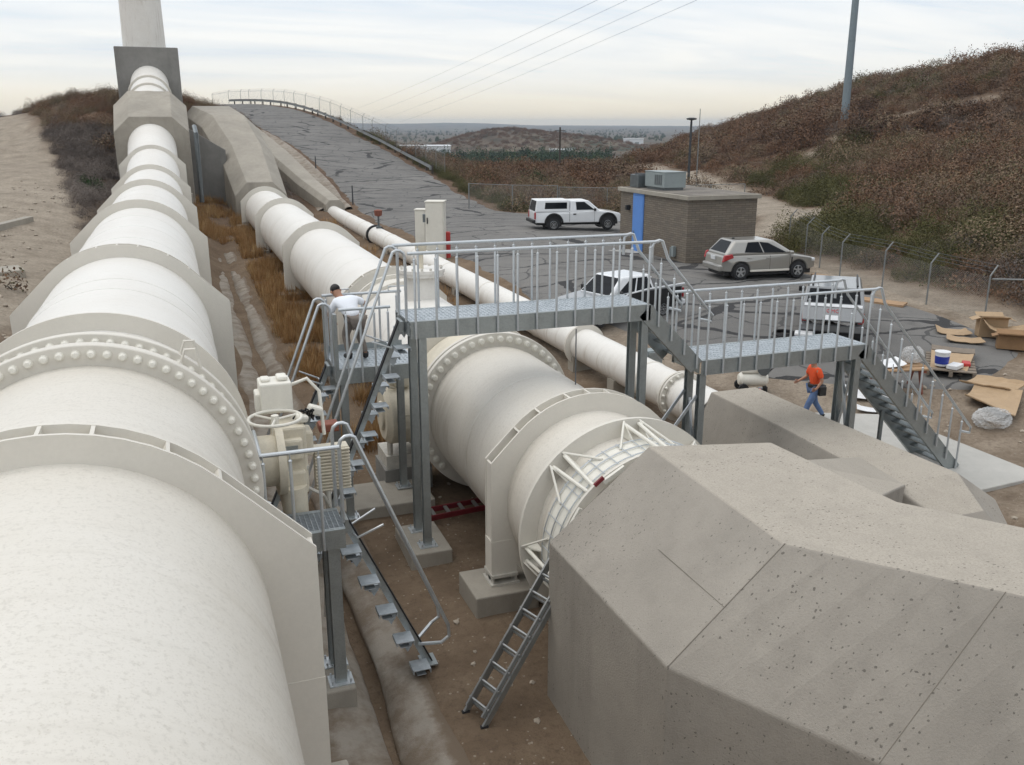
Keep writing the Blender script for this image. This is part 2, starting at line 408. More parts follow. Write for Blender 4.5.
# ------------------------------------------------------------------ terrain
CP = [
 # pit floor
 (-2,-12,.0),(3,-12,0),(8,-12,0),(14,-12,0),(-2,3,0),(2,3,0),(6,3,0),(9,3,0),(-1,10,0),(2.5,10,0),(6,10,0),(9,12,0),(12,8,0),(15,8,.1),(-1,16,0),(2.5,16,0),(6,17,0),(9,17,0),
 (0,24,.1),(2.5,25,.0),(6,25,.1),(9,25,.1),(0,33,.3),(2.5,34,.05),(6,34,.15),(10,34,.2),(0,44,.6),(2.5,44,.15),(6,44,.25),(10,44,.35),(0,54,1.1),(2.6,54,.4),(6,54,.4),(10,54,.4),(.3,63,1.6),(3,63,.7),(6,63,.5),(9,63,.5),
 # pad / right apron
 (14,14,0),(16,14,0),(16.5,18,.05),(14.5,18,.05),(19,13,.15),(19.5,17,.3),(23,10,.5),(19,5,.2),(14,21,.3),(14.5,26,.75),(12.7,30,.55),
 # lot
 (18,22,.6),(22,22,.6),(18,28,.85),(24,29,.9),(22,34,1),(16,35,1),(13.2,42,.95),(20,44,1),(27,40,1),(24,52,1),(33,50,1),(13,54,1),(14,62,1),(20,64,1),(33,60,1),(12.7,68,1.1),(13.2,76,1.35),(24,76,1.15),
 # right of the lot
 (27.5,22,.9),(27,29,1.0),(29,34,1.1),(32,37.5,1.6),(31,30,1.5),(34,44,1.4),(37,51,1.75),(42.5,50,1.75),(37,31,2.3),(53,46,3.9),(51,44,3.5),(69,68,5.1),(53,57,3.2),(74,88,7.6),(85,75,9.9),(58,82.5,2.9),(86,133,4.4),(39.5,67,1.5),(97,173,.6),(56,99,1.6),
 (42,38,2.9),(35,22,2.6),(45,20,4.5),(60,30,6.5),(80,45,10.5),
 (117,104,16.8),(117,115,15.6),(115,126.6,15.1),(116,137,13.7),(118,157,10.5),(121,177.6,8.1),(131,206,5.6),(150,120,17),(150,80,20),(110,75,17),(160,170,10),
 # flats beyond
 (35,90,.8),(37.6,78,.8),(33.5,98,.8),(51,156,-.6),(81,190,-2.2),(39,140,.7),(73,137,1.1),(30,125,1.6),(34,112,.9),(28,150,5.0),(30,170,4),
 # road
 (12.9,84,1.9),(25,84,1.45),(14.2,98,2.9),(26.3,97.4,2.2),(14.2,113.6,4.5),(26.1,114.6,4.1),(10.9,133.4,7.3),(23.5,133,6.8),(8.8,156,9.8),(18,151.5,9.8),(15.5,159,10.5),(13,162,10.7),(2,178,10.8),(10,180,10.9),(-12,165,10.2),
 # hill behind the anchors
 (6,76,1.7),(10,76,1.6),(3,80,3.6),(8.5,84,3.4),(3,88,6.3),(9.5,95,4.4),(3,97,8.6),(8.5,108,7.0),(3,112,9.0),(4,130,9.2),(-2,92,9.0),(-5,97,9.5),(-1.5,75,3.2),(-2,82,6.0),
 # left track
 (-4.6,8,1.6),(-4.8,20,1.8),(-5.4,31,2.1),(-5.8,37,2.25),(-6.9,47.7,2.65),(-4.3,56,3.2),(-5.0,68,4.3),(-9.5,80,5.5),(-7.2,86,7.4),(-12.5,110,8.9),(-19,129,7.9),(-14,60,3.6),(-14,40,2.8),(-14,20,2.2),(-25,30,3.2),(-28,80,5.0),(-26,110,6.8),(-40,60,4.6),(-40,120,6.5),(-17,96,6.6),(-13,88,6.0),(-30,150,7.0),
 (26.2,106,3.1),(25.5,124,5.5),(21.8,142,8.3),(26.0,91,1.75),(14.4,106,3.6),(12.6,124,6.0),(20,106,3.3),(19,124,5.7),
 (60,230,-5.5),(100,240,-7),(34,205,.6),(12,220,6),(145,232,0),(-30,200,4),(80,215,-3.5),(120,236,-5),(46,186,-.2),(40,222,-2.5),(60,262,-9),(100,262,-10),(20,262,0),(145,262,-6),(60,200,-2.4),(100,205,-3.4),(150,205,4),(60,150,-.5),(45,110,.5),(45,130,.4),(60,130,.4),
]
CPA = np.array(CP, float)
def _k(r2): return np.where(r2 > 1e-9, .5 * r2 * np.log(np.maximum(r2, 1e-9)), 0)
_d = CPA[:, None, :2] - CPA[None, :, :2]; _K = _k((_d ** 2).sum(-1)); _n = len(CPA)
_P = np.c_[np.ones(_n), CPA[:, :2]]
_A = np.zeros((_n + 3, _n + 3)); _A[:_n, :_n] = _K + np.eye(_n) * .15; _A[:_n, _n:] = _P; _A[_n:, :_n] = _P.T
_W = np.linalg.solve(_A, np.r_[CPA[:, 2], 0, 0, 0])
def sstep(a, b, x): t = np.clip((x - a) / (b - a), 0, 1); return t * t * (3 - 2 * t)
def vnoise(x, y, s, seed=0):
    # smooth value noise from a hashed lattice
    x = x / s; y = y / s; xi = np.floor(x).astype(int); yi = np.floor(y).astype(int); fx = x - xi; fy = y - yi
    fx = fx * fx * (3 - 2 * fx); fy = fy * fy * (3 - 2 * fy)
    def h(a, b):
        n = (a * 374761393 + b * 668265263 + seed * 974711) & 0x7fffffff
        n = ((n ^ (n >> 13)) * 1274126177) & 0x7fffffff
        return ((n ^ (n >> 16)) & 0xffff) / 65535.0
    return (h(xi, yi) * (1 - fx) + h(xi + 1, yi) * fx) * (1 - fy) + (h(xi, yi + 1) * (1 - fx) + h(xi + 1, yi + 1) * fx) * fy
def flat_zone(x, y):
    # 1 on pit floor, lot and road, 0 on wild ground
    a = sstep(-3.5, -2, x) * (1 - sstep(24.5, 28, x)) * (1 - sstep(60, 70, y))
    b = sstep(8.5, 11, x) * (1 - sstep(27.5, 31, x)) * (1 - sstep(165, 190, y))
    return np.maximum(a, b)
RPY_R = [(60, .95), (75.7, 1.2), (85, 1.5), (97.4, 2.27), (106, 3.1), (114.6, 4.14), (124, 5.5), (129.4, 6.4), (142, 8.5), (151.5, 9.8), (159, 10.5), (168, 10.9), (195, 11)]
RPY_L = [(60, 1.0), (76, 1.35), (84, 1.79), (98, 2.95), (113.6, 4.6), (124, 6.0), (133.4, 7.3), (147, 8.95), (156, 9.75), (165, 10.3), (195, 10.8)]
RXL = [(60, 12.6), (76, 13.2), (98, 14.3), (113, 14.0), (124, 12.8), (133.4, 10.9), (147, 8.8), (160, 6), (176, 1), (195, -8)]
RXR = [(60, 28), (65.5, 24.4), (75.7, 24.2), (97.4, 26.2), (114, 26.0), (124, 24.8), (135, 23.0), (147, 20.4), (160, 16.5), (178, 10), (195, 2)]
def _ip(y, t): return np.interp(y, [p[0] for p in t], [p[1] for p in t])
def height(x, y):
    x = np.asarray(x, float); y = np.asarray(y, float); sh = x.shape; x = x.ravel(); y = y.ravel()
    out = np.empty_like(x)
    for i in range(0, len(x), 20000):
        xx = np.clip(x[i:i + 20000], -60, 190); yy = np.clip(y[i:i + 20000], -20, 268)
        r2 = (xx[:, None] - CPA[None, :, 0]) ** 2 + (yy[:, None] - CPA[None, :, 1]) ** 2
        out[i:i + 20000] = _k(r2) @ _W[:_n] + _W[_n] + _W[_n + 1] * xx + _W[_n + 2] * yy
    z = out
    xl, xr = _ip(y, RXL), _ip(y, RXR); s = np.clip((x - xl) / (xr - xl), 0, 1)
    zr = _ip(y - 2, RPY_L) * .25 + _ip(y, RPY_L) * .5 + _ip(y + 2, RPY_L) * .25; zr2 = _ip(y - 2, RPY_R) * .25 + _ip(y, RPY_R) * .5 + _ip(y + 2, RPY_R) * .25
    od = np.maximum(xl - x, x - xr); wr = (1 - sstep(.9, 4.5, od)) * sstep(66, 74, y) * (1 - sstep(172, 192, y))
    z = z * (1 - wr) + (zr * (1 - s) + zr2 * s) * wr
    rough = (1 - flat_zone(x, y)) * (1 - wr)
    z = z + rough * ((vnoise(x, y, 9, 1) - .5) * .9 + (vnoise(x, y, 3.2, 2) - .5) * .45) * sstep(30, 70, np.hypot(x - 10, y - 25))
    z = z + (vnoise(x, y, 1.7, 3) - .5) * .10 * (1 - sstep(12, 14, x)) + (vnoise(x, y, .7, 5) - .5) * .04 * (1 - sstep(12, 14, x))
    # ditch between the two big pipes
    z = z - .30 * np.exp(-((x - 1.90 - .006 * (y - 10)) / .58) ** 4) * (1 - sstep(58, 64, y))
    # far plain
    r = np.hypot(x - 25, y - 80); w = sstep(172, 330, r)
    far = -14 + (vnoise(x, y, 260, 7) - .5) * 6
    ang = np.arctan2(x, y)
    hd = lambda px, d, hgt, sx, sy: hgt * np.exp(-(((x - px[0]) * .93 - (y - px[1]) * .36) / sx) ** 2 - (((x - px[0]) * .36 + (y - px[1]) * .93) / sy) ** 2)
    far = far + hd((243, 705), 750, 15.5, 50, 70) + hd((318, 705), 750, 11, 60, 80)
    far = far + sstep(3000, 5200, r) * (22 + (vnoise(x, y, 1300, 9) - .5) * 30 + (vnoise(x, y, 420, 10) - .5) * 10)
    far = far + sstep(3500, 5600, r) * np.exp(-((ang + .16) / .16) ** 2) * (16 + (vnoise(x, y, 900, 12) - .5) * 16)
    z = z * (1 - w) + far * w
    return z.reshape(sh)
def hz(x, y): return float(height(np.array([x]), np.array([y]))[0])

def axis(parts):
    out = [parts[0][0]]
    for a, b, s in parts:
        n = max(1, int(round((b - a) / s)))
        out += list(np.linspace(a, b, n + 1)[1:])
    return np.array(out)
gx = axis([(-6500, -800, 260), (-800, -120, 40), (-120, -30, 6), (-30, -6, 1.2), (-6, 16, .35), (16, 45, .9), (45, 135, 1.6), (135, 260, 5), (260, 900, 26), (900, 6800, 200)])
gy = axis([(-260, -40, 40), (-40, 2, 3), (2, 36, .4), (36, 70, .8), (70, 190, 1.6), (190, 300, 4), (300, 1100, 22), (1100, 6900, 170)])
GX, GY = np.meshgrid(gx, gy, indexing='ij'); GZ = height(GX, GY)
def grid_mesh(name, X, Y, Z, mat):
    nx, ny = X.shape; me = bpy.data.meshes.new(name)
    co = np.stack([X, Y, Z], -1).reshape(-1, 3).astype(np.float32)
    i = np.arange((nx - 1) * (ny - 1)); a = (i // (ny - 1)) * ny + i % (ny - 1)
    q = np.stack([a, a + ny, a + ny + 1, a + 1], -1).astype(np.int32)
    me.vertices.add(len(co)); me.vertices.foreach_set('co', co.ravel())
    me.loops.add(q.size); me.loops.foreach_set('vertex_index', q.ravel())
    me.polygons.add(len(q)); me.polygons.foreach_set('loop_start', np.arange(0, q.size, 4, dtype=np.int32))
    me.update(calc_edges=True); me.polygons.foreach_set('use_smooth', np.ones(len(q), bool)); me.validate()
    me.materials.append(M[mat]); o = bpy.data.objects.new(name, me); COL.objects.link(o); return o
ground = grid_mesh('ground', GX, GY, GZ, 'soil'); tag(ground, kind='structure')
def seg_dist(x, y, pts):
    d = np.full(np.shape(x), 1e9)
    for (ax, ay), (bx, by) in zip(pts[:-1], pts[1:]):
        vx, vy = bx - ax, by - ay; t = np.clip(((x - ax) * vx + (y - ay) * vy) / (vx * vx + vy * vy), 0, 1)
        d = np.minimum(d, np.hypot(x - ax - t * vx, y - ay - t * vy))
    return d
TRACK_L = [(-7, 30), (-7, 48), (-9, 66), (-12, 84), (-16, 105), (-24, 130)]
TRACK_R = [(34, 45), (38, 49.5), (44, 50.5)]
TRACK_RR = [(38, 52), (46, 72), (56, 98), (60, 112)]
def zones(x, y):
    sand = np.zeros_like(x)
    sand = np.maximum(sand, 1 - sstep(2.0, 4.2, seg_dist(x, y, TRACK_L)))
    sand = np.maximum(sand, (1 - sstep(1.6, 3.4, seg_dist(x, y, TRACK_R))))
    sand = np.maximum(sand, (1 - sstep(1.9, 3.4, seg_dist(x, y, TRACK_RR))))
    sand = np.maximum(sand, .8 * (1 - sstep(.5, 1.6, seg_dist(x, y, [(62, 80), (70, 84), (80, 82), (86, 78)]))))
    sand = np.maximum(sand, .8 * (1 - sstep(.5, 1.5, seg_dist(x, y, [(52, 60), (58, 62), (61, 66)]))))
    sand = np.maximum(sand, .8 * (1 - sstep(.6, 1.8, seg_dist(x, y, [(84, 64), (92, 66), (99, 70)]))))
    sand = np.maximum(sand, .8 * (1 - sstep(.6, 2.2, seg_dist(x, y, [(25.0, 12), (26.4, 22), (26.8, 30), (28.4, 36)]))))
    sand = np.maximum(sand, .62 * (1 - sstep(2, 4.5, seg_dist(x, y, [(14.5, 17), (16, 21), (13.5, 26)]))))
    sand = np.maximum(sand, .42 * (1 - sstep(3, 6, seg_dist(x, y, [(19, 13), (24, 12), (21, 16)]))))
    sand = np.maximum(sand, .5 * (1 - sstep(1.2, 3, np.abs(x + 6.2))) * (1 - sstep(38, 46, y)))
    lit = np.maximum(sstep(27, 31, x), 1 - sstep(-5, -3, x)); lit = np.maximum(lit, sstep(66, 74, y))
    lit = np.maximum(lit, sstep(50, 64, y) * .6)
    lit = lit * (1 - sand)
    far = sstep(230, 380, np.hypot(x - 25, y - 80))
    return sand, lit, far
zs, zl, zf = zones(GX.ravel(), GY.ravel())
ca = ground.data.color_attributes.new('zone', 'FLOAT_COLOR', 'POINT')
ca.data.foreach_set('color', np.stack([zs, zl, zf, np.ones_like(zs)], -1).astype(np.float32).ravel())

# asphalt yard running up into the hill road
RL = [(14.9, 21.2), (14.2, 24), (13.3, 29), (12.8, 36), (12.7, 48), (12.6, 58), (12.7, 66), (13.2, 76), (13.9, 84), (14.3, 98), (14.0, 113), (12.8, 124), (10.9, 133.4), (8.8, 147), (6.0, 160), (1, 176), (-6, 190)]
RR = [(20.2, 17.7), (24.8, 20.6), (26.0, 28), (27.6, 38), (33, 47), (33, 57), (24.4, 65.5), (24.2, 75.7), (25.3, 85), (26.2, 97.4), (26.0, 114), (24.8, 124), (23.0, 135), (20.4, 147), (16.5, 160), (10, 178), (2, 194)]
def catmull(pts, per):
    P = [np.array(p, float) for p in pts]; P = [2 * P[0] - P[1]] + P + [2 * P[-1] - P[-2]]; out = []
    for i in range(1, len(P) - 2):
        for k in range(per):
            t = k / per
            out.append(.5 * (2 * P[i] + (P[i + 1] - P[i - 1]) * t + (2 * P[i - 1] - 5 * P[i] + 4 * P[i + 1] - P[i + 2]) * t * t + (3 * P[i] - P[i - 1] - 3 * P[i + 1] + P[i + 2]) * t ** 3))
    out.append(P[-2]); return np.array(out)
la, ra = catmull(RL, 12), catmull(RR, 12); nn = len(la)
la0_, ra0_ = la.copy(), ra.copy()
la[:, 0] += (vnoise(np.arange(nn) * 1.0, np.zeros(nn), 1.6, 21) - .5) * .5; ra[:, 0] += (vnoise(np.arange(nn) * 1.0, np.zeros(nn), 1.6, 22) - .5) * .6
tt = np.linspace(0, 1, 22); AX = la[:, None, 0] * (1 - tt) + ra[:, None, 0] * tt; AY = la[:, None, 1] * (1 - tt) + ra[:, None, 1] * tt
AZ = height(AX, AY) + .045; AZ[:, 0] -= .12; AZ[:, -1] -= .12; AZ[0, :] -= .12
asph = grid_mesh('asphalt_road', AX, AY, AZ, 'old_asphalt'); tag(asph, kind='structure')
def hroad(x, y): return hz(x, y) + .045

# tan concrete swale between the anchors and the left edge of the road
si = [i for i in range(len(la0_)) if 70 < la0_[i, 1] < 132]
so_ = [(-3.2, -.25), (-2.6, .10), (-2.3, .22), (-2.0, .12), (-1.3, .05), (-.75, .06), (-.5, .20), (-.22, .20), (-.05, -.10)]
SXg = np.array([[la0_[i, 0] + d for i in si] for d, h in so_]); SYg = np.array([[la0_[i, 1] for i in si] for d, h in so_])
SZg = height(SXg, SYg) + np.array([h for d, h in so_])[:, None]
tag(grid_mesh('concrete_swale', SXg, SYg, SZg, 'gunite'), kind='structure')

# gunite lined ditch with a dirt bottom
yy = np.linspace(1.5, 60, 140)
def strip(name, offs, mat):
    X = np.zeros((len(offs), len(yy))); Y = X.copy(); Z = X.copy()
    for i, (dx, dz) in enumerate(offs):
        wob = (vnoise(yy, yy * 0 + i, 1.9, 31 + i) - .5) * .13
        X[i] = 2.02 + dx + wob + .006 * (yy - 10); Y[i] = yy
        Z[i] = (height(np.full_like(yy, 4.0), yy)) + dz + (vnoise(yy, yy * 0 + i * .4, .9, 41) - .5) * (.10 if i in (0, 1, len(offs) - 1, len(offs) - 2) else .03)
    o = grid_mesh(name, X, Y, Z, mat); a = o.data.attributes.new('edge', 'FLOAT', 'POINT'); no = len(offs)
    e = np.array([1, .75, .25, 0, 0, .6] if offs[0][1] > -.2 else [.6, 0, 0, .2, .7, 1.0]); a.data.foreach_set('value', np.repeat(e, len(yy)).astype(np.float32)); return o
d1 = strip('concrete_ditch', [(-1.15, -.10), (-1.0, -.01), (-.62, -.03), (-.36, -.08), (-.20, -.17), (-.15, -.30)], 'gunite'); tag(d1, kind='structure')
d2 = strip('concrete_ditch', [(.02, -.30), (.08, -.17), (.24, -.10), (.42, -.04), (.58, -.005), (.75, -.10)], 'gunite'); tag(d2, kind='structure')

# ------------------------------------------------------------------ leaf clouds
def leaf_template(n, rad, h, leaf, rng, flat=.55, core=.5):
    # n small blades spread through a dome volume: verts (n*4,3), tint per blade
    u = rng.random(n); th = rng.random(n) * 2 * PI; ph = np.arccos(1 - rng.random(n) * (1.0))
    rr = rad * (core + (1 - core) * u ** .45)
    lump = 1 + .28 * np.sin(th * 3 + rng.random() * 6) * np.sin(ph * 2.3 + rng.random() * 6) + .15 * np.sin(th * 7 + rng.random() * 6)
    c = np.stack([np.sin(ph) * np.cos(th) * rr * lump, np.sin(ph) * np.sin(th) * rr * lump, np.cos(ph) * rr * lump * h / rad], -1)
    c[:, 2] = np.maximum(c[:, 2], .03)
    nr = c * np.array([1, 1, rad / h]); nr = nr / (np.linalg.norm(nr, axis=1, keepdims=True) + 1e-6) + rng.normal(0, .42, (n, 3)); nr /= np.linalg.norm(nr, axis=1, keepdims=True)
    d = np.cross(nr, rng.normal(0, 1, (n, 3))); d += .35 * nr; d /= np.linalg.norm(d, axis=1, keepdims=True)
    s = np.cross(d, nr); s /= np.linalg.norm(s, axis=1, keepdims=True)
    ln = leaf * (.6 + rng.random((n, 1)) * .9); wd = ln * (.42 + .3 * rng.random((n, 1)))
    v = np.stack([c - d * ln * .5, c + s * wd * .5, c + d * ln * .5, c - s * wd * .5], 1)
    return v.reshape(-1, 3), rng.random(n)
def quads_object(name, V, tint, mat):
    n = len(V) // 4; me = bpy.data.meshes.new(name)
    me.vertices.add(len(V)); me.vertices.foreach_set('co', V.astype(np.float32).ravel())
    me.loops.add(n * 4); me.loops.foreach_set('vertex_index', np.arange(n * 4, dtype=np.int32))
    me.polygons.add(n); me.polygons.foreach_set('loop_start', np.arange(0, n * 4, 4, dtype=np.int32))
    me.update(calc_edges=True)
    a = me.attributes.new('tint', 'FLOAT', 'FACE'); a.data.foreach_set('value', np.clip(tint, 0, .999).astype(np.float32))
    me.materials.append(M[mat]); o = bpy.data.objects.new(name, me); COL.objects.link(o); return o
def scatter(name, pts, temps, mat, smin, smax, tints=None, tvar=.25):
    # plants stood on points by geometry nodes; the plant shapes live in a collection outside the scene
    n = len(pts); me = bpy.data.meshes.new(name); me.vertices.add(n); me.vertices.foreach_set('co', np.asarray(pts, np.float32).ravel())
    def at(nm, typ, arr): a = me.attributes.new(nm, typ, 'POINT'); a.data.foreach_set('value' if typ != 'FLOAT_VECTOR' else 'vector', np.asarray(arr, np.int32 if typ == 'INT' else np.float32).ravel())
    s = smin + (smax - smin) * RNG.random(n) ** 1.6
    at('sca', 'FLOAT_VECTOR', np.stack([s, s, s * (.8 + .4 * RNG.random(n))], -1)); at('rot', 'FLOAT_VECTOR', np.stack([np.zeros(n), np.zeros(n), RNG.random(n) * 6.283], -1))
    at('idx', 'INT', RNG.integers(0, len(temps), n)); at('itint', 'FLOAT', RNG.random(n) if tints is None else tints)
    o = bpy.data.objects.new(name, me); COL.objects.link(o)
    key = (id(temps), mat)
    if key not in TCOL:
        tcn = bpy.data.collections.new('plant_shapes')
        for v, t in temps:
            q = quads_object('plant_shape', v, t, mat + '_i'); COL.objects.unlink(q); tcn.objects.link(q)
        TCOL[key] = tcn
    g = bpy.data.node_groups.new('stand_plants', 'GeometryNodeTree'); g.interface.new_socket('Geometry', in_out='INPUT', socket_type='NodeSocketGeometry'); g.interface.new_socket('Geometry', in_out='OUTPUT', socket_type='NodeSocketGeometry')
    gi, go = g.nodes.new('NodeGroupInput'), g.nodes.new('NodeGroupOutput'); ip = g.nodes.new('GeometryNodeInstanceOnPoints'); ci = g.nodes.new('GeometryNodeCollectionInfo')
    ci.inputs['Collection'].default_value = TCOL[key]; ci.inputs['Separate Children'].default_value = True; ci.inputs['Reset Children'].default_value = True; ip.inputs['Pick Instance'].default_value = True
    def na(nm, typ): q = g.nodes.new('GeometryNodeInputNamedAttribute'); q.data_type = typ; q.inputs['Name'].default_value = nm; return q.outputs['Attribute']
    e2r = g.nodes.new('FunctionNodeEulerToRotation'); g.links.new(na('rot', 'FLOAT_VECTOR'), e2r.inputs[0])
    g.links.new(gi.outputs[0], ip.inputs['Points']); g.links.new(ci.outputs[0], ip.inputs['Instance']); g.links.new(na('idx', 'INT'), ip.inputs['Instance Index']); g.links.new(e2r.outputs[0], ip.inputs['Rotation']); g.links.new(na('sca', 'FLOAT_VECTOR'), ip.inputs['Scale']); g.links.new(ip.outputs[0], go.inputs[0])
    md = o.modifiers.new('stand_plants', 'NODES'); md.node_group = g
    return o
TCOL = {}
mid_t = [leaf_template(2200, .8, .8, .043, RNG) for _ in range(7)]
far_t = [leaf_template(1200, .8, .72, .068, RNG) for _ in range(7)]
def pick(n, xr, yr, ok):
    x = xr[0] + RNG.random(n) * (xr[1] - xr[0]); y = yr[0] + RNG.random(n) * (yr[1] - yr[0])
    k = ok(x, y); x, y = x[k], y[k]; return np.stack([x, y, height(x, y) - .05], -1)
def road_d(x, y):
    i = np.argmin(np.abs(la[None, :, 1] - y[:, None]), 1)
    return np.maximum(la[i, 0] - x, x - ra[i, 0])
def wild(x, y):
    s, l, f = zones(x, y); k = (s < .25) & (road_d(x, y) > 1.2)
    k &= ~((x > 26) & (y > 12) & (y < 48) & (x < 28.6))
    k &= ~((np.abs(x + 1.1) < 3.4) & (y < 100)) & ~((x > -3) & (x < 12.8) & (y < 80))
    return k
# right hillside, seen from the yard
def hillside(x, y): return wild(x, y) & (x > 28.5) & ((vnoise(x, y, 7, 51) > .20))
# single shrubs that can be told apart as plants: the nearest on the slope
def shrub_proto(name, tmpl, mat, stem=True):
    o = quads_object(name, tmpl[0], tmpl[1], mat)
    s = MB()
    for k in range(5):
        a = k * 1.26; s.tube([(0, 0, -.1), (math.cos(a) * .12, math.sin(a) * .12, .2), (math.cos(a) * .4, math.sin(a) * .4, .5)], [.03, .022, .008], 5)
    st = s.build('stem', 'post_wood', o, local=True)
    return o
GRP = 'dry shrubs on the slope beyond the yard fence'
protos = []
kinds = [('dry_shrub', 'dry_leaf', 'bushy brown dry shrub on the slope beyond the yard fence'), ('grey_shrub', 'grey_leaf', 'leafless grey shrub on the slope beyond the yard fence'), ('green_shrub', 'green_leaf', 'olive green shrub on the slope beyond the yard fence')]
near_pts = pick(2300, (28.5, 62), (16, 62), hillside)
rngd = np.hypot(near_pts[:, 0], near_pts[:, 1]); order = np.argsort(rngd); near_pts = near_pts[order]
ind = near_pts[:230]; rest_near = near_pts[230:]
made = {}
for i, (x, y, z) in enumerate(ind):
    gn = vnoise(np.array([x]), np.array([y]), 8, 61)[0]
    k = 2 if gn > .46 and RNG.random() < .75 else (1 if RNG.random() < .22 else 0)
    key = (k, i % 5); nm, mt, lb = kinds[k]
    if key not in made:
        t = leaf_template(2600, .8, .75, .037, RNG); t = (t[0], t[1] * .35 + RNG.random() * .6); o = shrub_proto(nm, t, mt); tag(o, lb, 'shrub', GRP if k == 0 else ('grey shrubs on the slope' if k == 1 else 'green shrubs on the slope')); made[key] = o
    else:
        o = made[key].copy(); COL.objects.link(o)
        for ch in made[key].children: copy_obj(ch, o)
    o.location = (x, y, z); s = .55 + 1.15 * RNG.random() ** 1.5; o.scale = (s, s, s * (.75 + .5 * RNG.random())); o.rotation_euler = (0, 0, RNG.random() * 6.28)
def tints_for(pts):
    return np.clip(vnoise(pts[:, 0], pts[:, 1], 13, 71) * .42 + RNG.random(len(pts)) * .72 - .10, 0, .99)
allp = pick(5600, (28.5, 140), (10, 215), lambda x, y: wild(x, y) & (x > 28.5) & (vnoise(x, y, 9, 51) + .35 * vnoise(x, y, 2.6, 52) > .40))
dd = np.hypot(allp[:, 0], allp[:, 1]); near_mask = (allp[:, 0] < 62) & (allp[:, 1] < 62) & (allp[:, 1] > 16)
allp = allp[~near_mask]; dd = dd[~near_mask]
green = vnoise(allp[:, 0], allp[:, 1], 11, 61) + RNG.random(len(allp)) * .34 > .84
grey = (~green) & (RNG.random(len(allp)) < .14)
sel = lambda m: allp[m]
rn_g = vnoise(rest_near[:, 0], rest_near[:, 1], 8, 61) + RNG.random(len(rest_near)) * .34 > .74
def brush(name, pts, mat, lab, temps, smin, smax):
    if len(pts): tag(scatter(name, pts, temps, mat, smin, smax, tints_for(pts)), lab, 'brush', kind='stuff')
brush('hillside_brush', np.concatenate([sel((dd < 95) & ~green & ~grey), rest_near[~rn_g]]), 'dry_leaf', 'dry brown chaparral covering the middle of the hillside', mid_t, .8, 2.9)
brush('hillside_brush', sel((dd >= 95) & ~green & ~grey), 'dry_leaf', 'dry brown chaparral covering the top of the hill to its skyline', far_t, .9, 3.2)
brush('hillside_brush', sel(grey), 'grey_leaf', 'grey bare twiggy brush scattered through the hillside chaparral', mid_t, .7, 1.8)
brush('hillside_brush', np.concatenate([sel(green), rest_near[rn_g]]), 'green_leaf', 'olive green brush patches on the hillside below the steel pole', mid_t, .8, 2.0)
# low fill of litter and grass over the whole slope
lp = pick(9000, (28.5, 120), (12, 190), lambda x, y: wild(x, y))
low_t = [leaf_template(240, .8, .2, .065, RNG) for _ in range(5)]
tag(scatter('ground_litter', lp, low_t, 'dry_leaf', .7, 2.0, tints_for(lp)), 'low dry grass and litter between the hillside shrubs', 'ground cover', kind='stuff')
# flats beyond the yard between road and hill
fp = pick(5200, (24, 120), (66, 300), lambda x, y: wild(x, y) & (x < 92 - (190 - y) * .2 + 30) & (vnoise(x, y, 12, 81) > .2))
brush('valley_brush', fp, 'dry_leaf', 'reddish brown scrub over the flat ground behind the white pickup', far_t, .7, 2.0)
# weeds along the right edge of the hill road
ep = []
for y0 in np.linspace(62, 128, 330):
    i = np.argmin(np.abs(ra[:, 1] - y0)); ep.append((ra[i, 0] + .5 + RNG.random() * 3.2, y0))
ep = np.array(ep); ep = np.c_[ep, height(ep[:, 0], ep[:, 1]) - .05]
tag(scatter('roadside_weeds', ep, mid_t, 'green_leaf', .5, 1.1, None, .6), 'olive weeds along the right shoulder of the hill road', 'weeds', kind='stuff')
# left mound and road verge
mp_ = pick(1500, (-14, 12), (66, 130), lambda x, y: (x > -11.5 + (y - 66) * -.05) & (x < 9) & (seg_dist(x, y, TRACK_L) > 3.1) & (road_d(x, y) > .8) & ~((x > -3.7) & (x < 8.2) & (y < 90)) & ~((np.abs(x - 10.3) < 1.6) & (y < 112)))
brush('mound_brush', mp_[mp_[:, 1] > 84], 'dry_leaf', 'rusty brown brush crowning the mound behind the concrete anchors', mid_t, .6, 1.5)
brush('mound_brush', mp_[mp_[:, 1] <= 84], 'grey_leaf', 'grey bare brush on the bank left of the big pipe', mid_t, .6, 1.3)
bp = pick(500, (-9, -3.6), (50, 84), lambda x, y: (seg_dist(x, y, TRACK_L) > 2.6))
brush('bank_brush', bp, 'grey_leaf', 'grey twiggy brush beside the dirt track', mid_t, .4, 1.0)
lf = pick(900, (-45, -9), (30, 150), lambda x, y: seg_dist(x, y, TRACK_L) > 3.4)
brush('left_brush', lf, 'grey_leaf', 'grey brush along the far left edge of the dirt track', mid_t, .4, 1.1)
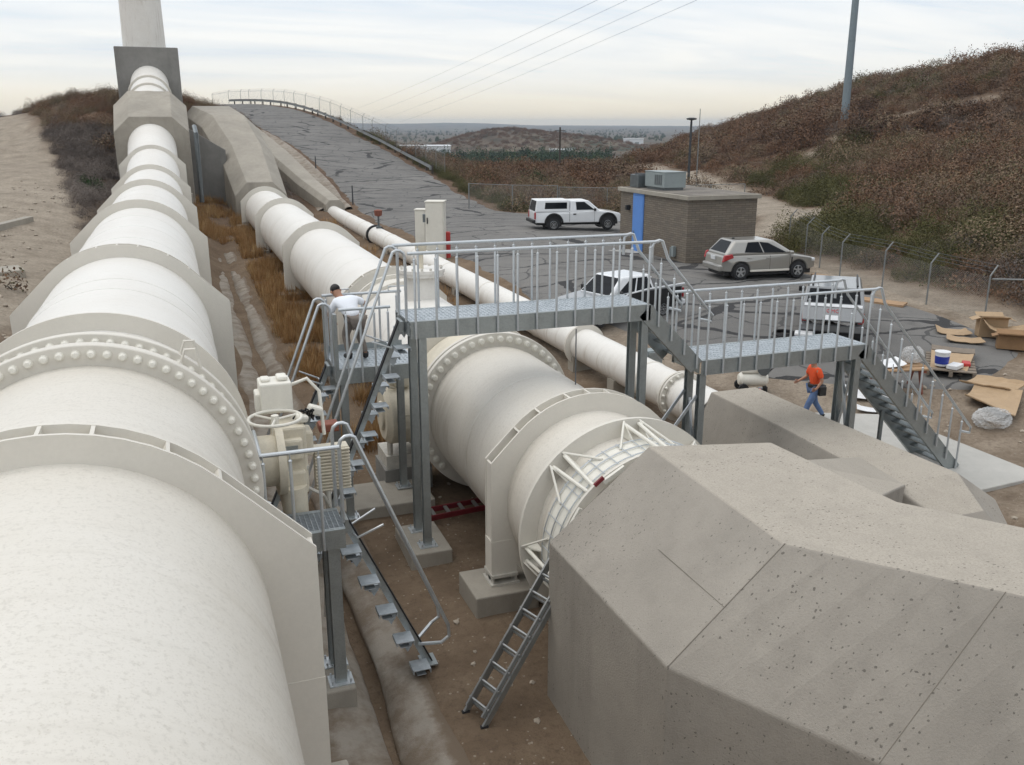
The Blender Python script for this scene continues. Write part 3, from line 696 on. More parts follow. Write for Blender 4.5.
# straw grass in the trench
def straw_tuft(rng, n=26):
    V = []; 
    for k in range(n):
        a = rng.random() * 6.28; r = rng.random() * .22; lean = rng.random() * .28; h = .22 + rng.random() * .42
        b = np.array([math.cos(a) * r, math.sin(a) * r, -.03]); t = b + np.array([math.cos(a) * lean, math.sin(a) * lean, h]); m = (b + t) / 2 + np.array([0, 0, .05])
        s = np.array([-math.sin(a), math.cos(a), 0]) * .012
        V += [b - s, b + s, t + s * .2, t - s * .2]
    return np.array(V), rng.random(n)
straw = [straw_tuft(RNG) for _ in range(5)]
def trench(x, y): return (np.abs(x - 5.8) > .0) & (x > 2.75 + .01 * y) & (x < 4.75 + vnoise(x, y, 2, 91) * .7) & (vnoise(x, y, 1.6, 92) + sstep(22, 34, y) * .25 > .60)
sp = np.concatenate([pick(4600, (2.6, 5.6), (20, 66), trench), pick(1900, (.2, 5.0), (56, 78), lambda x, y: vnoise(x, y, 1.6, 93) > .3)])
tag(scatter('straw_grass', sp, straw, 'straw', .6, 1.2, None, .6), 'dry orange straw grass in the trench left of the middle pipe', 'grass', kind='stuff')
gp = pick(700, (7.5, 10.5), (22, 66), lambda x, y: vnoise(x, y, 2, 94) > .5)
tag(scatter('straw_grass', gp, straw, 'straw', .6, 1.1, None, .6), 'dry straw grass between the middle and the small pipe', 'grass', kind='stuff')
# distinct plants
def big_bush(name, label, x, y, s, mat, n=2500, h=.85, leaf=.075, cat='bush', dz=-.1):
    o = quads_object(name, *leaf_template(n, .9, h, leaf, RNG), mat); tag(o, label, cat); o.location = (x, y, hz(x, y) + dz); o.scale = (s, s, s)
    b = MB()
    for k in range(6): a = k * 1.05; b.tube([(0, 0, -.2), (math.cos(a) * .15, math.sin(a) * .15, .25), (math.cos(a) * .5, math.sin(a) * .5, .55)], [.05, .03, .01], 5)
    b.build('stem', 'post_wood', o, local=True); return o
big_bush('evergreen_bush', 'round dark green bush beyond the white pickup', 37.3, 94.5, 2.2, 'dark_green_leaf', 2600, .95, .09)
big_bush('green_bush', 'low bright green bush by the sandy track right of the block building', 35.2, 44.6, 1.25, 'green_leaf', 2400, .6)
big_bush('green_bush', 'broad olive bush behind the fence at the nose of the beige car', 31.8, 37.6, 1.7, 'green_leaf', 2400, .55)
big_bush('green_bush', 'tall olive bush at the far end of the sandy track', 39.5, 46.0, 1.9, 'green_leaf', 2400, .75)
big_bush('dark_bush', 'dark green bush on the bank left of the big pipe', -4.9, 62.0, 1.15, 'dark_green_leaf', 2400, .8)
big_bush('mound_bush', 'large rusty bush at the foot of the mound by the concrete anchor', -4.6, 80.0, 1.6, 'dry_leaf', 2400, .7)
big_bush('dry_weed', 'single dry brown weed standing by the concrete box left of the big pipe', -5.35, 33.6, .55, 'dry_leaf', 160, 1.5, .2, 'weed')

# rocks and gravel
def rock_bm(mb, c, s, rng):
    base = [(1, 0, 0), (-1, 0, 0), (0, 1, 0), (0, -1, 0), (0, 0, 1), (0, 0, -.6), (.7, .7, .5), (-.7, .6, .55), (.6, -.7, .5), (-.6, -.7, .5)]
    vs = [Vector(b) * s * (.75 + .5 * rng.random()) + Vector(c) for b in base]
    bm = bmesh.new(); 
    for v in vs: bm.verts.new(v)
    r = bmesh.ops.convex_hull(bm, input=bm.verts); bm.verts.index_update()
    mb.add([v.co.copy() for v in bm.verts], [[v.index for v in f.verts] for f in bm.faces]); bm.free()
rk = MB()
for i in range(560):
    if i < 200: x, y = 2.9 + RNG.random() * 3, 4 + RNG.random() * 16
    elif i < 400: x, y = 13.5 + RNG.random() * 13, 9 + RNG.random() * 10
    else: x, y = -9 + RNG.random() * 4.5, 24 + RNG.random() * 40
    rock_bm(rk, (x, y, hz(x, y)), .012 + .045 * RNG.random() ** 4 + (.05 if i >= 300 else 0), RNG)
tag(rk.build('loose_stones', 'rock'), 'small pale stones scattered over the bare dirt', 'stones', kind='stuff')

# ------------------------------------------------------------------ valley: trees and sheds far off
far_tree = []
for i in range(420):
    az = R(14.2 + RNG.random() * 12.0); d = 420 + RNG.random() * 140
    far_tree.append((math.sin(az) * d, math.cos(az) * d))
far_tree = np.array(far_tree); far_tree = np.c_[far_tree, height(far_tree[:, 0], far_tree[:, 1]) + 1.0]
tt_ = [leaf_template(300, 2.6, 5.0, .75, RNG) for _ in range(4)]
tag(scatter('distant_trees', far_tree, tt_, 'dark_green_leaf', .6, 1.25), 'far belt of dark green trees on the valley floor', 'trees', kind='stuff')
hp = []
for i in range(650):
    az = R(12.5 + RNG.random() * 17); d = 1150 * (3.2 ** RNG.random()); hp.append((math.sin(az) * d, math.cos(az) * d))
hp = np.array(hp); hp = np.c_[hp, height(hp[:, 0], hp[:, 1]) + .6]
tag(scatter('distant_trees', hp, tt_, 'dark_green_leaf', .45, 1.1), 'scattered dark tree clumps over the hazy plain toward the horizon', 'trees', kind='stuff')
hb_ = np.array([(243 + RNG.normal() * 42, 690 + RNG.normal() * 50) for i in range(900)] + [(318 + RNG.normal() * 50, 690 + RNG.normal() * 55) for i in range(700)]); hb_ = np.c_[hb_, height(hb_[:, 0], hb_[:, 1]) - .2]
tag(scatter('far_hill_brush', hb_, far_t, 'dry_leaf', 1.2, 3.0, np.clip(RNG.random(len(hb_)) * .55, 0, 1)), 'brown brush covering the small far hill in the valley', 'brush', kind='stuff')
def shed(label, x, y, w, d, h, rz, name='warehouse'):
    t = thing(name, label, 'warehouse', (x, y, hz(x, y) - .5), rz)
    MB().box((0, 0, h / 2), (w, d, h)).build('wall', 'plate_white', t, local=True)
    MB().box((0, 0, h + .25), (w + 1, d + 1, .5)).build('roof', 'plate_white', t, local=True)
    dr = MB()
    for k in range(int(w // 9)): dr.box((-w / 2 + 5 + 9 * k, -d / 2 - .1, 2), (4, .2, 4))
    dr.build('loading_door', 'ac_grey', t, local=True)
shed('long pale flat roofed warehouse far off beyond the end of the guard rail', 164, 640, 46, 30, 6, R(-14))
shed('small pale shed far off among the valley trees', 240, 560, 14, 12, 4.5, R(-20), 'shed')
shed('pale shed on the far slope right of the brown hill', 450, 860, 20, 14, 7, R(-30), 'shed')

# ------------------------------------------------------------------ the pipes
def arc_plate(Ra, Rs, hole, zlow_ang=-50, n=40):
    """outline of a support ring plate (x,z): round top, 45 degree chamfers, straight sides; and its round hole"""
    out = []
    for k in range(n + 1):
        a = R(45) + R(90) * k / n; out.append((Ra * math.cos(a), Ra * math.sin(a)))
    zc = math.sqrt(2) * Ra - Rs
    out = [(Rs, zc)] + out + [(-Rs, zc)]
    return out, zc
def ring_plate(mb, X, Z, y, t, Ra, Rs, hole, zb, n=56):
    # plate with hole: strip between hole circle and outer outline sampled by angle
    zc = math.sqrt(2) * Ra - Rs; zl = zb - Z
    def outer(a):
        c, s = math.cos(a), math.sin(a); best = 1e9
        if abs(c) > 1e-6: best = min(best, Rs / abs(c))
        if s > 0: 
            best = min(best, math.sqrt(2) * Ra / (abs(c) + s))
            if abs(c) < s: best = min(best, Ra if abs(c) <= s else best)
        elif abs(c) < .82: best = hole + .22
        return best
    vs = []; fs = []
    angs = sorted(set([2 * PI * k / n for k in range(n)] + [math.atan2(zc, Rs), PI - math.atan2(zc, Rs)]))
    m = len(angs)
    for yy_ in (y - t / 2, y + t / 2):
        for a in angs:
            ro = outer(a); vs.append((X + hole * math.cos(a), yy_, Z + hole * math.sin(a))); vs.append((X + ro * math.cos(a), yy_, Z + ro * math.sin(a)))
    for k in range(m):
        j = (k + 1) % m
        fs += [(2 * k, 2 * k + 1, 2 * j + 1, 2 * j), (2 * m + 2 * k, 2 * m + 2 * j, 2 * m + 2 * j + 1, 2 * m + 2 * k + 1),
               (2 * k + 1, 2 * m + 2 * k + 1, 2 * m + 2 * j + 1, 2 * j + 1)]
    mb.add(vs, fs)
    return zc
def support_ring(parent, X, Z, y, Rp, Ra, Rs, zb, gap=.26, dz=0, name='support_ring', t=.035):
    b = MB(); zc = 0
    for s in (-1, 1): zc = ring_plate(b, X, Z, y + s * gap / 2, t, Ra, Rs, Rp - .004, zb)
    # legs: columns between and under the plates
    for s in (-1, 1):
        xa, xb = X + s * (Rs - .42), X + s * (Rs + .004)
        b.box2((min(xa, xb), y - gap / 2 - .022, zb), (max(xa, xb), y + gap / 2 + .022, Z - Rs * .35))
        b.box2((X + s * (Rs - .05), y - gap / 2 + .02, Z - Rs * .35), (X + s * (Rs - .012), y + gap / 2 - .02, Z + zc - .02))
    # spacers along the open top
    for a in (60, 78, 90, 102, 120, 135, 45):
        c, s = math.cos(R(a)), math.sin(R(a)); b.box((X + c * (Ra - .07), y, Z + s * (Ra - .07)), (.03, gap, .13), (0, -R(a) + PI / 2, 0))
    # inner web a little below the rim
    b.lathe((X, y - gap / 2, Z), (0, 1, 0), [(0, Rp + (Ra - Rp) * .45), (gap, Rp + (Ra - Rp) * .45)], 64)
    return b.build(name, 'plate_grey', parent)
def flange(parent, X, Z, y, Rp, Rf, t=.11, bolts=44, side=1, br=.045, name='flange'):
    f = MB().lathe((X, y - t / 2, Z), (0, 1, 0), [(0, Rp - .01), (0, Rf), (t, Rf), (t, Rp - .01)], 96).build(name, 'plate_grey', parent, bevel=.012)
    rb = (Rf + Rp) / 2 + .015; proto = None; base = ORIG[parent.name]
    for k in range(bolts):
        a = 2 * PI * (k + .5) / bolts; c = Vector((X + rb * math.cos(a), y, Z + rb * math.sin(a))) - base
        if math.sin(a) < -.75: continue
        if proto is None:
            b = MB().lathe((0, 0, 0), (0, side, 0), [(t / 2, br * 1.35), (t / 2 + .015, br * 1.35), (t / 2 + .017, br * 1.1), (t / 2 + .05, br * 1.1), (t / 2 + .065, br * .75), (t / 2 + .067, .001)], 10)
            proto = b.build('bolt', 'valve_white', f, local=True, loc=c)
        else: copy_obj(proto, f, c)
    return f
def pipe_shell(parent, path, Rp, mat, n=72, name='shell', rj=None):
    pts = [Vector(p) for p in path]; vs = []; fs = []
    for i, p in enumerate(pts):
        a = pts[max(0, i - 1)]; b = pts[min(len(pts) - 1, i + 1)]; t = (b - a).normalized(); u = Vector((1, 0, 0)); w = t.cross(u) * -1
        rr = Rp[i] if isinstance(Rp, list) else Rp
        for k in range(n): vs.append(p + (u * math.cos(2 * PI * k / n) + w * math.sin(2 * PI * k / n)) * rr)
    for i in range(len(pts) - 1):
        for k in range(n): fs.append((i * n + k, (i + 1) * n + k, (i + 1) * n + (k + 1) % n, i * n + (k + 1) % n))
    mb = MB(); mb.add(vs, fs, True); return mb.build(name, mat, parent)
def weld(parent, X, Z, y, Rp, w=.03, h=.008, mat='pipe_white', name='weld_seam'):
    return MB().lathe((X, y - w / 2, Z), (0, 1, 0), [(0, Rp), (w * .25, Rp + h), (w * .75, Rp + h), (w, Rp)], 96).build(name, mat, parent)

def bearing(parent, x, y, z0, z1):
    b = MB().box2((x - .22, y - .2, z1 - .05), (x + .22, y + .2, z1)).box2((x - .24, y - .22, z0), (x + .24, y + .22, z0 + .035))
    b.cyl((x - .2, y, (z0 + z1) / 2), (x + .2, y, (z0 + z1) / 2), (z1 - z0) * .36, n=12)
    for s in (-1, 1):
        b.box2((x + s * .17 - .03, y - .09, z0 + .03), (x + s * .17 + .03, y + .09, z1 - .04))
        for q in (-1, 1): b.cyl((x + s * .19, y + q * .16, z0), (x + s * .19, y + q * .16, z0 + .12), .02, n=6)
    return b.build('roller_bearing', 'bolt_grey', parent)
def footing(label, x, y, zt, wx, wy, name='concrete_footing', grp=None, top=None):
    zb = hz(x, y) - .35
    b = MB().box2((x - wx / 2, y - wy / 2, zb), (x + wx / 2, y + wy / 2, zt))
    o = b.build(name, 'concrete_old', loc=(x, y, zb), bevel=.025); return tag(o, label, 'footing', grp)

# left pipe
LX, LZ, LR = -1.13, 3.42, 1.56
lp_ = thing('large_pipe', 'widest white steel pipe running along the left up to the tower on the hill', 'pipe', (LX, 20, 0))
path = [(LX, -9, LZ), (LX, 4, LZ), (LX, 7.2, LZ)]
pipe_shell(lp_, [(LX, y, LZ) for y in np.linspace(-9, 10.8, 30)], LR, 'pipe_cream')
ups = [(10.8, LZ), (20, LZ), (30, LZ), (42, LZ), (48, 3.47), (53, 3.62), (57, 3.86), (60, 4.12), (63, 4.48), (65.5, 5.0), (68, 5.85), (70.5, 6.6), (90.5, 11.3)]
pipe_shell(lp_, [(LX, y, z) for y, z in ups], LR, 'pipe_white')
# lsm = MB().tube([(LX + (LR - .002) * math.sin(R(44)), y, LZ + (LR - .002) * math.cos(R(44))) for y in (5.0, 5.8, 6.9)], .006, 6).build('weld_seam', 'pipe_cream', lp_)
for y in (16.0,): weld(lp_, LX, LZ, y, LR)
for y in (15.0, 22.0, 24.6, 27.4, 33.2, 36.1, 39): weld(lp_, LX, LZ, y, LR, .02, .006)
ped_l = []
for y, zz in ((7.2, LZ), (18.8, LZ), (30.2, LZ), (41.7, LZ), (52.6, 3.61), (62.6, 4.42)):
    g = max(hz(LX - 1.7, y), hz(LX + 1.7, y)); zb = max(1.55, g + .5)
    r_ = support_ring(lp_, LX, zz, y, LR, 1.79, 1.97, zb)
    for s in (-1, 1): bearing(r_, LX + s * 1.78, y, zb - .18, zb); ped_l.append((LX + s * 1.78, y, zb - .18, s))
names_l = {7.2: 'nearest ring', 18.8: 'second ring', 30.2: 'third ring', 41.7: 'fourth ring', 52.6: 'fifth ring', 62.6: 'farthest ring'}
for x, y, zt, s in ped_l:
    footing('concrete pedestal under the %s leg of the %s of the widest pipe' % ('right' if s > 0 else 'left', names_l[y]), x, y, zt, .85, .9, 'concrete_pedestal')
# stiffener ring R2, valve body and its flanges
def stiff(parent, X, Z, y, Rp, Ro, t=.05, name='stiffener_ring', mat='plate_grey'):
    return MB().lathe((X, y - t / 2, Z), (0, 1, 0), [(0, Rp - .01), (0, Ro), (t, Ro), (t, Rp - .01)], 96).build(name, mat, parent)
stiff(lp_, LX, LZ, 11.9, LR, LR + .22)
MB().lathe((LX, 11.2, LZ), (0, 1, 0), [(0, LR), (.02, LR + .02), (.5, LR + .02), (.52, LR)], 96).build('sleeve', 'plate_grey', lp_)
flange(lp_, LX, LZ, 10.15, LR, LR + .22, .12, 70, -1, .036)
flange(lp_, LX, LZ, 10.72, LR, LR + .22, .12, 70, -1, .036)
flange(lp_, LX, LZ, 10.29, LR, LR + .20, .10, 70, 1, .036)
MB().lathe((LX, 10.3, LZ), (0, 1, 0), [(0, LR + .03), (.1, LR + .07), (.28, LR + .07), (.38, LR + .03)], 96).build('valve_body', 'plate_grey', lp_)
for yy_ in (10.29, 10.72):
    lug = MB(); lug.tube([(LX + 1.02, yy_, LZ + 1.46), (LX + 1.07, yy_, LZ + 1.60), (LX + 1.17, yy_, LZ + 1.60), (LX + 1.22, yy_, LZ + 1.38)], .018, 6)
    lug.build('lifting_lug', 'plate_grey', lp_)
# rings on the climbing run
for y, z in ((77.5, 8.25), (80.5, 8.95), (83.5, 9.66)):
    t = Vector((0, 20, 4.7)).normalized(); MB().lathe(Vector((LX, y, z)) - t * .08, t, [(0, LR - .01), (0, LR + .16), (.25, LR + .16), (.25, LR - .01)], 72).build('stiffener_ring', 'plate_grey', lp_)
tower = thing('standpipe', 'white vertical steel standpipe rising from the square concrete tower on the hill', 'standpipe', (-1.27, 90.6, 13.8))
MB().lathe((-1.27, 90.6, 13.8), (0, 0, 1), [(0, 1.78), (4.35, 1.72)], 72).build('shell', 'pipe_white', tower)
MB().lathe((-1.27, 90.6, 18.15), (0, 0, 1), [(0, 1.70), (0, 1.86), (.18, 1.86), (.18, 1.70)], 72).build('rim', 'bolt_grey', tower)
MB().lathe((-1.27, 90.6, 18.33), (0, 0, 1), [(0, 1.72), (3.2, 1.72), (3.6, .9), (3.65, .01)], 72).build('shell', 'pipe_white', tower)

# middle pipe
CX, CZ, CR = 5.81, 1.68, 1.40
cp_ = thing('middle_pipe', 'white steel pipe in the middle, passing under the galvanised walkway into the big concrete block', 'pipe', (CX, 20, 0))
pipe_shell(cp_, [(CX, y, CZ) for y in np.linspace(10.7, 17.0, 12)], CR, 'pipe_cream')
pipe_shell(cp_, [(CX, y, CZ) for y in np.linspace(18.4, 70, 30)], CR, 'pipe_white')
pipe_shell(cp_, [(CX, y, CZ) for y in np.linspace(9.3, 10.75, 4)], CR * .985, 'pipe_cream', name='sleeve_end')
ped_c = []
for y in (12.36, 26.2, 40.0, 53.9, 64.8):
    zb = max(.53, hz(CX - 1.5, y) + .35)
    r_ = support_ring(cp_, CX, CZ, y, CR, 1.69, 1.66, zb)
    for s in (-1, 1): bearing(r_, CX + s * 1.45, y, zb - .18, zb); ped_c.append((CX + s * 1.45, y, zb - .18, s))
names_c = {12.36: 'nearest ring', 26.2: 'second ring', 40.0: 'third ring', 53.9: 'fourth ring', 64.8: 'farthest ring'}
for x, y, zt, s in ped_c:
    footing('square concrete footing under the %s leg of the %s of the middle pipe' % ('right' if s > 0 else 'left', names_c[y]), x + (-.05 if s < 0 else .05), y, zt, 1.05, .95)
flange(cp_, CX, CZ, 16.85, CR, CR + .28, .13, 48, -1, .058)
flange(cp_, CX, CZ, 17.08, CR, CR + .26, .10, 48, 1, .05)
flange(cp_, CX, CZ, 18.35, CR, CR + .27, .13, 40, 1, .055)
MB().lathe((CX, 17.1, CZ), (0, 1, 0), [(0, CR + .03), (.25, CR + .10), (.95, CR + .10), (1.2, CR + .03)], 96).build('valve_body', 'valve_cream', cp_)
MB().lathe((CX, 24.6, CZ), (0, 1, 0), [(0, CR), (.0, CR + .10), (.5, CR + .10), (.5, CR + .03), (.95, CR + .03), (.95, CR + .14), (1.05, CR + .14), (1.05, CR)], 96).build('coupling', 'plate_grey', cp_)
for y in (14.4, 21.2, 30.2, 33.4, 44, 48): weld(cp_, CX, CZ, y, CR, .02, .006)
noz = MB().lathe((CX, 22.6, CZ), (0, 0, 1), [(1.2, .44), (2.0, .44)], 40)
noz = noz.build('manway_nozzle', 'pipe_white', cp_)
MB().lathe((CX, 22.6, CZ + 1.98), (0, 0, 1), [(0, .3), (0, .58), (.08, .58), (.08, .60), (.17, .60), (.17, .01)], 40).build('blind_flange', 'pipe_white', noz)
for k in range(14):
    nb = MB(); a = 2 * PI * k / 14; nb.cyl((CX + .52 * math.cos(a), 22.6 + .52 * math.sin(a), CZ + 2.14), (CX + .52 * math.cos(a), 22.6 + .52 * math.sin(a), CZ + 2.21), .035, n=6)
    nb.build('bolt', 'bolt_grey', noz)
vent = MB(); vent.cyl((CX, 22.6, CZ + 2.1), (CX, 22.6, CZ + 2.5), .06, n=10); vent.lathe((CX, 22.6, CZ + 2.5), (0, 0, 1), [(0, .06), (.12, .14), (.26, .16), (.27, .01)], 14)
vent.build('air_valve', 'valve_cream', noz)
# end ring, braces and cage at the block
EY = 11.0
er = MB().lathe((CX, EY - .04, CZ), (0, 1, 0), [(0, CR - .005), (0, 1.66), (.06, 1.66), (.06, CR - .005)], 96).build('end_ring', 'plate_grey', cp_)
er2 = MB().lathe((CX, 9.93, CZ), (0, 1, 0), [(0, CR), (0, CR + .14), (.05, CR + .14), (.05, CR)], 96).build('block_ring', 'plate_grey', cp_)
for a in (42, 88, 133, 187):
    c, s = math.cos(R(a)), math.sin(R(a)); u = Vector((c, 0, s)); w = Vector((-s, 0, c))
    g = MB(); P0 = Vector((CX, 0, CZ))
    for q in (-.13, .13):
        o_ = P0 + w * q + Vector((0, EY - .045, 0))
        g.prism([(CR, 0), (1.64, 0), (CR + .02, .34)], o_ - w * .012, u, (0, -1, 0), w, .024)
    p = P0 + u * 1.58
    for q in (-.11, .11): g.tube([p + w * q + Vector((0, EY - .05, 0)), P0 + u * (1.52) + w * q * .5 + Vector((0, 9.98, 0))], .028, 8)
    g.tube([P0 + u * 1.62 + w * .13 + Vector((0, EY - .05, 0)), P0 + u * 1.40 + w * .42 + Vector((0, 10.45, 0))], .018, 6)
    g.tube([P0 + u * 1.62 - w * .13 + Vector((0, EY - .05, 0)), P0 + u * 1.40 - w * .42 + Vector((0, 10.45, 0))], .018, 6)
    g.build('tie_brace', 'valve_white', er)
cg = MB()
for rr, y in ((1.475, 10.58), (1.475, 10.36), (1.475, 10.14)):
    cg.tube([(CX + rr * math.cos(R(a)), y, CZ + rr * math.sin(R(a))) for a in range(-40, 221, 4)], .010, 5)
for a in range(-40, 221, 9):
    cg.tube([(CX + 1.475 * math.cos(R(a)), 10.62, CZ + 1.475 * math.sin(R(a))), (CX + 1.475 * math.cos(R(a)), 10.08, CZ + 1.475 * math.sin(R(a)))], .008, 5)
cg.build('wire_cage', 'tube_galvanised', cp_)
MB().lathe((CX, 10.05, CZ), (0, 1, 0), [(0, CR - .01), (0, CR + .05), (.58, CR + .05), (.58, CR - .01)], 96).build('seal_band', 'valve_white', cp_)
for a in (120, 150):
    st_ = MB(); st_.box((CX + 1.52 * math.cos(R(a)), 9.86, CZ + 1.52 * math.sin(R(a))), (.35, .05, .06), (0, -R(a) + PI / 2, 0))
    st_.build('seal_strip', 'valve_white', cp_)
MB().box((CX + 1.60 * math.cos(R(128)), 9.84, CZ + 1.60 * math.sin(R(128))), (.16, .03, .05), (0, -R(128) + PI / 2, 0)).build('red_tag', 'fiberglass_red', cp_)

# small pipe
SX, SZ, SR = 11.2, 1.0, .5
sp_ = thing('small_pipe', 'slim white steel pipe along the edge of the asphalt yard, right of the middle pipe', 'pipe', (SX, 25, 0))
pipe_shell(sp_, [(SX, y, SZ) for y in np.linspace(16.75, 72, 40)], SR, 'pipe_white', 40)
flange(sp_, SX, SZ, 18.35, SR, SR + .13, .07, 18, -1, .028); flange(sp_, SX, SZ, 18.46, SR, SR + .13, .07, 18, 1, .028)
for y in (19.9, 27.5, 33.0, 38.5, 44, 50, 57.5, 62): weld(sp_, SX, SZ, y, SR, .10, .018, 'plate_grey', 'pipe_band')
MB().lathe((SX, 54.2, SZ), (0, 1, 0), [(0, SR), (0, SR + .1), (.22, SR + .1), (.22, SR)], 40).build('clamp', 'rubber', sp_)
stiff(sp_, SX, SZ, 24.1, SR, SR + .16, .10)
sd = MB()
for y in (21.4, 24.1, 30.2, 36.5, 43, 49.5, 56, 62.5, 68): sd.box2((SX - .45, y - .2, hz(SX, y) - .3), (SX + .45, y + .2, SZ - .32))
sd.build('saddle', 'concrete_old', sp_)
rv = thing('air_release_valve', 'thin pipe stem with a red cap standing on the slim pipe below the hill road', 'valve', (SX, 53.4, SZ + SR))
MB().cyl((SX, 53.4, SZ + SR), (SX, 53.4, SZ + SR + .7), .06, n=8).cyl((SX, 53.4, SZ + SR), (SX, 53.4, SZ + SR + .12), .16, n=12).build('stem', 'galvanised_dark', rv)
MB().lathe((SX, 53.4, SZ + SR + .7), (0, 0, 1), [(0, .10), (.05, .22), (.35, .25), (.4, .1), (.41, .01)], 14).build('cap', 'rust_red', rv)
jb = thing('junction_box', 'grey metal instrument box mounted beside the slim pipe under the walkway', 'junction box', (12.0, 21.4, .9))
MB().box((12.0, 21.4, 1.22), (.5, .35, .42)).build('enclosure', 'ac_grey', jb, bevel=.02)
MB().box((12.0, 21.21, 1.22), (.4, .03, .34)).build('cover', 'galvanised', jb, bevel=.01)
MB().cyl((12.0, 21.4, .2), (12.0, 21.4, 1.02), .035, n=8).build('conduit', 'galvanised', jb)

# ------------------------------------------------------------------ concrete anchor blocks
def solid(name, label, polys, mat, bevel=.05, cat='concrete block', loc=None):
    b = MB(); vs = []; idx = {}; fs = []
    for poly in polys:
        f = []
        for p in poly:
            k = tuple(round(c, 4) for c in p)
            if k not in idx: idx[k] = len(vs); vs.append(k)
            f.append(idx[k])
        fs.append(f)
    b.add(vs, fs); l = loc or vs[0]
    return tag(b.build(name, mat, loc=l, bevel=bevel), label, cat)
def loft(sections):
    """closed polyhedron from equal-length section loops"""
    polys = [list(reversed(sections[0])), list(sections[-1])]
    for a, b in zip(sections[:-1], sections[1:]):
        m = len(a)
        for i in range(m): j = (i + 1) % m; polys.append([a[i], a[j], b[j], b[i]])
    return polys
def tri(polys):
    return polys
# near thrust block: octagonal back that turns to the right
def bsec(l0, l1, g0, g1, c0, c1, zb=-.6):
    return None
L0, L1 = (4.07, 9.7, 2.27), (4.03, 6.62, 2.36); G0, G1 = (5.46, 9.7, 3.4), (5.36, 6.72, 3.4); C0, C1 = (7.34, 9.7, 3.22), (7.45, 7.45, 3.24); K0, K1 = (8.55, 9.7, 2.2), (8.6, 8.0, 2.2)
hd_ = Vector((.722, -.692, 0)) * 8
def off(p, dz=0): q = Vector(p) + hd_; return (q.x, q.y, q.z + dz)
L2, G2, C2, K2 = off(L1, -1.9), off(G1, -.4), off(C1, -.5), off(K1, -1.4)
def lerp(a, b, t): return tuple(x + (y - x) * t for x, y in zip(a, b))
LM, GM, CM, KM = lerp(L1, L2, .245), lerp(G1, G2, .245), lerp(C1, C2, .245), lerp(K1, K2, .245)
def down(p, z=-.6): return (p[0], p[1], z)
secs = [[down(L0), L0, G0, C0, K0, down(K0)], [down(L1), L1, G1, C1, K1, down(K1)], *[[down(lerp(L1, L2, q)), lerp(L1, L2, q), lerp(G1, G2, q), lerp(C1, C2, q), lerp(K1, K2, q), down(lerp(K1, K2, q))] for q in (.06, .12, .18, .245, .31, .38, .46, .56, .68, .82)], [down(L2, -1), L2, G2, C2, K2, down(K2, -1)]]
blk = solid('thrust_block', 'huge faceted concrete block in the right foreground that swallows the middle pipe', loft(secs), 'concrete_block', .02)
def joint(a, b, w=.006): MB().bar(a, b, w, .005).build('joint', 'joint_dark', blk)
def lerp(a, b, t): return tuple(x + (y - x) * t for x, y in zip(a, b))
joint(L1, G1)
joint(LM, GM, .007)
joint(lerp(lerp(L0, G0, .48), lerp(L1, G1, .48), .55), lerp(L1, G1, .48), .006)
# lower block round the small pipe and the saddle slab that ties the two together
def b2sec(y, xl, xt0, xt1, xr, zt, zs, zl):
    return [(xl, y, -.6), (xl, y, zl), (xt0, y, zt), (xt1, y, zt), (xr, y, zs), (xr + .1, y, -.6)]
b2 = [b2sec(16.7, 10.2, 10.92, 12.1, 12.4, 1.62, .6, -.1), b2sec(14.2, 10.05, 10.95, 12.2, 12.5, 1.6, .6, -.2), b2sec(11.2, 10.0, 11.0, 12.5, 13.5, 1.5, .85, -.3), b2sec(10.3, 10.6, 11.25, 12.2, 13.2, 1.2, .3, -.3), b2sec(8.9, 10.7, 11.2, 12.2, 13.0, -.1, -.2, -.4)]
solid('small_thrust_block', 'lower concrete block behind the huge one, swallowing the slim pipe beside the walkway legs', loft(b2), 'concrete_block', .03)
sl = [[(7.1, 9.0, 3.0), (7.1, 9.0, 3.235), (11.45, 12.45, 1.5), (11.45, 12.45, -.6), (7.2, 9.05, -.6)],
      [(7.3, 7.6, 3.0), (7.3, 7.6, 3.245), (11.3, 11.15, 1.46), (11.3, 11.15, -.6), (7.5, 7.75, -.6)]]
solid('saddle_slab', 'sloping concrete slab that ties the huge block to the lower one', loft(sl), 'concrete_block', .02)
# foot pad of the stair
pad = solid('concrete_pad', 'light concrete pad on the dirt at the foot of the long stair', loft([[(14.3, 12.9, -.3), (17.1, 13.1, -.3), (17.0, 17.6, -.3), (14.9, 18.6, -.3)], [(14.3, 12.9, .10), (17.1, 13.1, .10), (17.0, 17.6, .13), (14.9, 18.6, .13)]]), 'concrete_pad', .02, 'concrete pad')

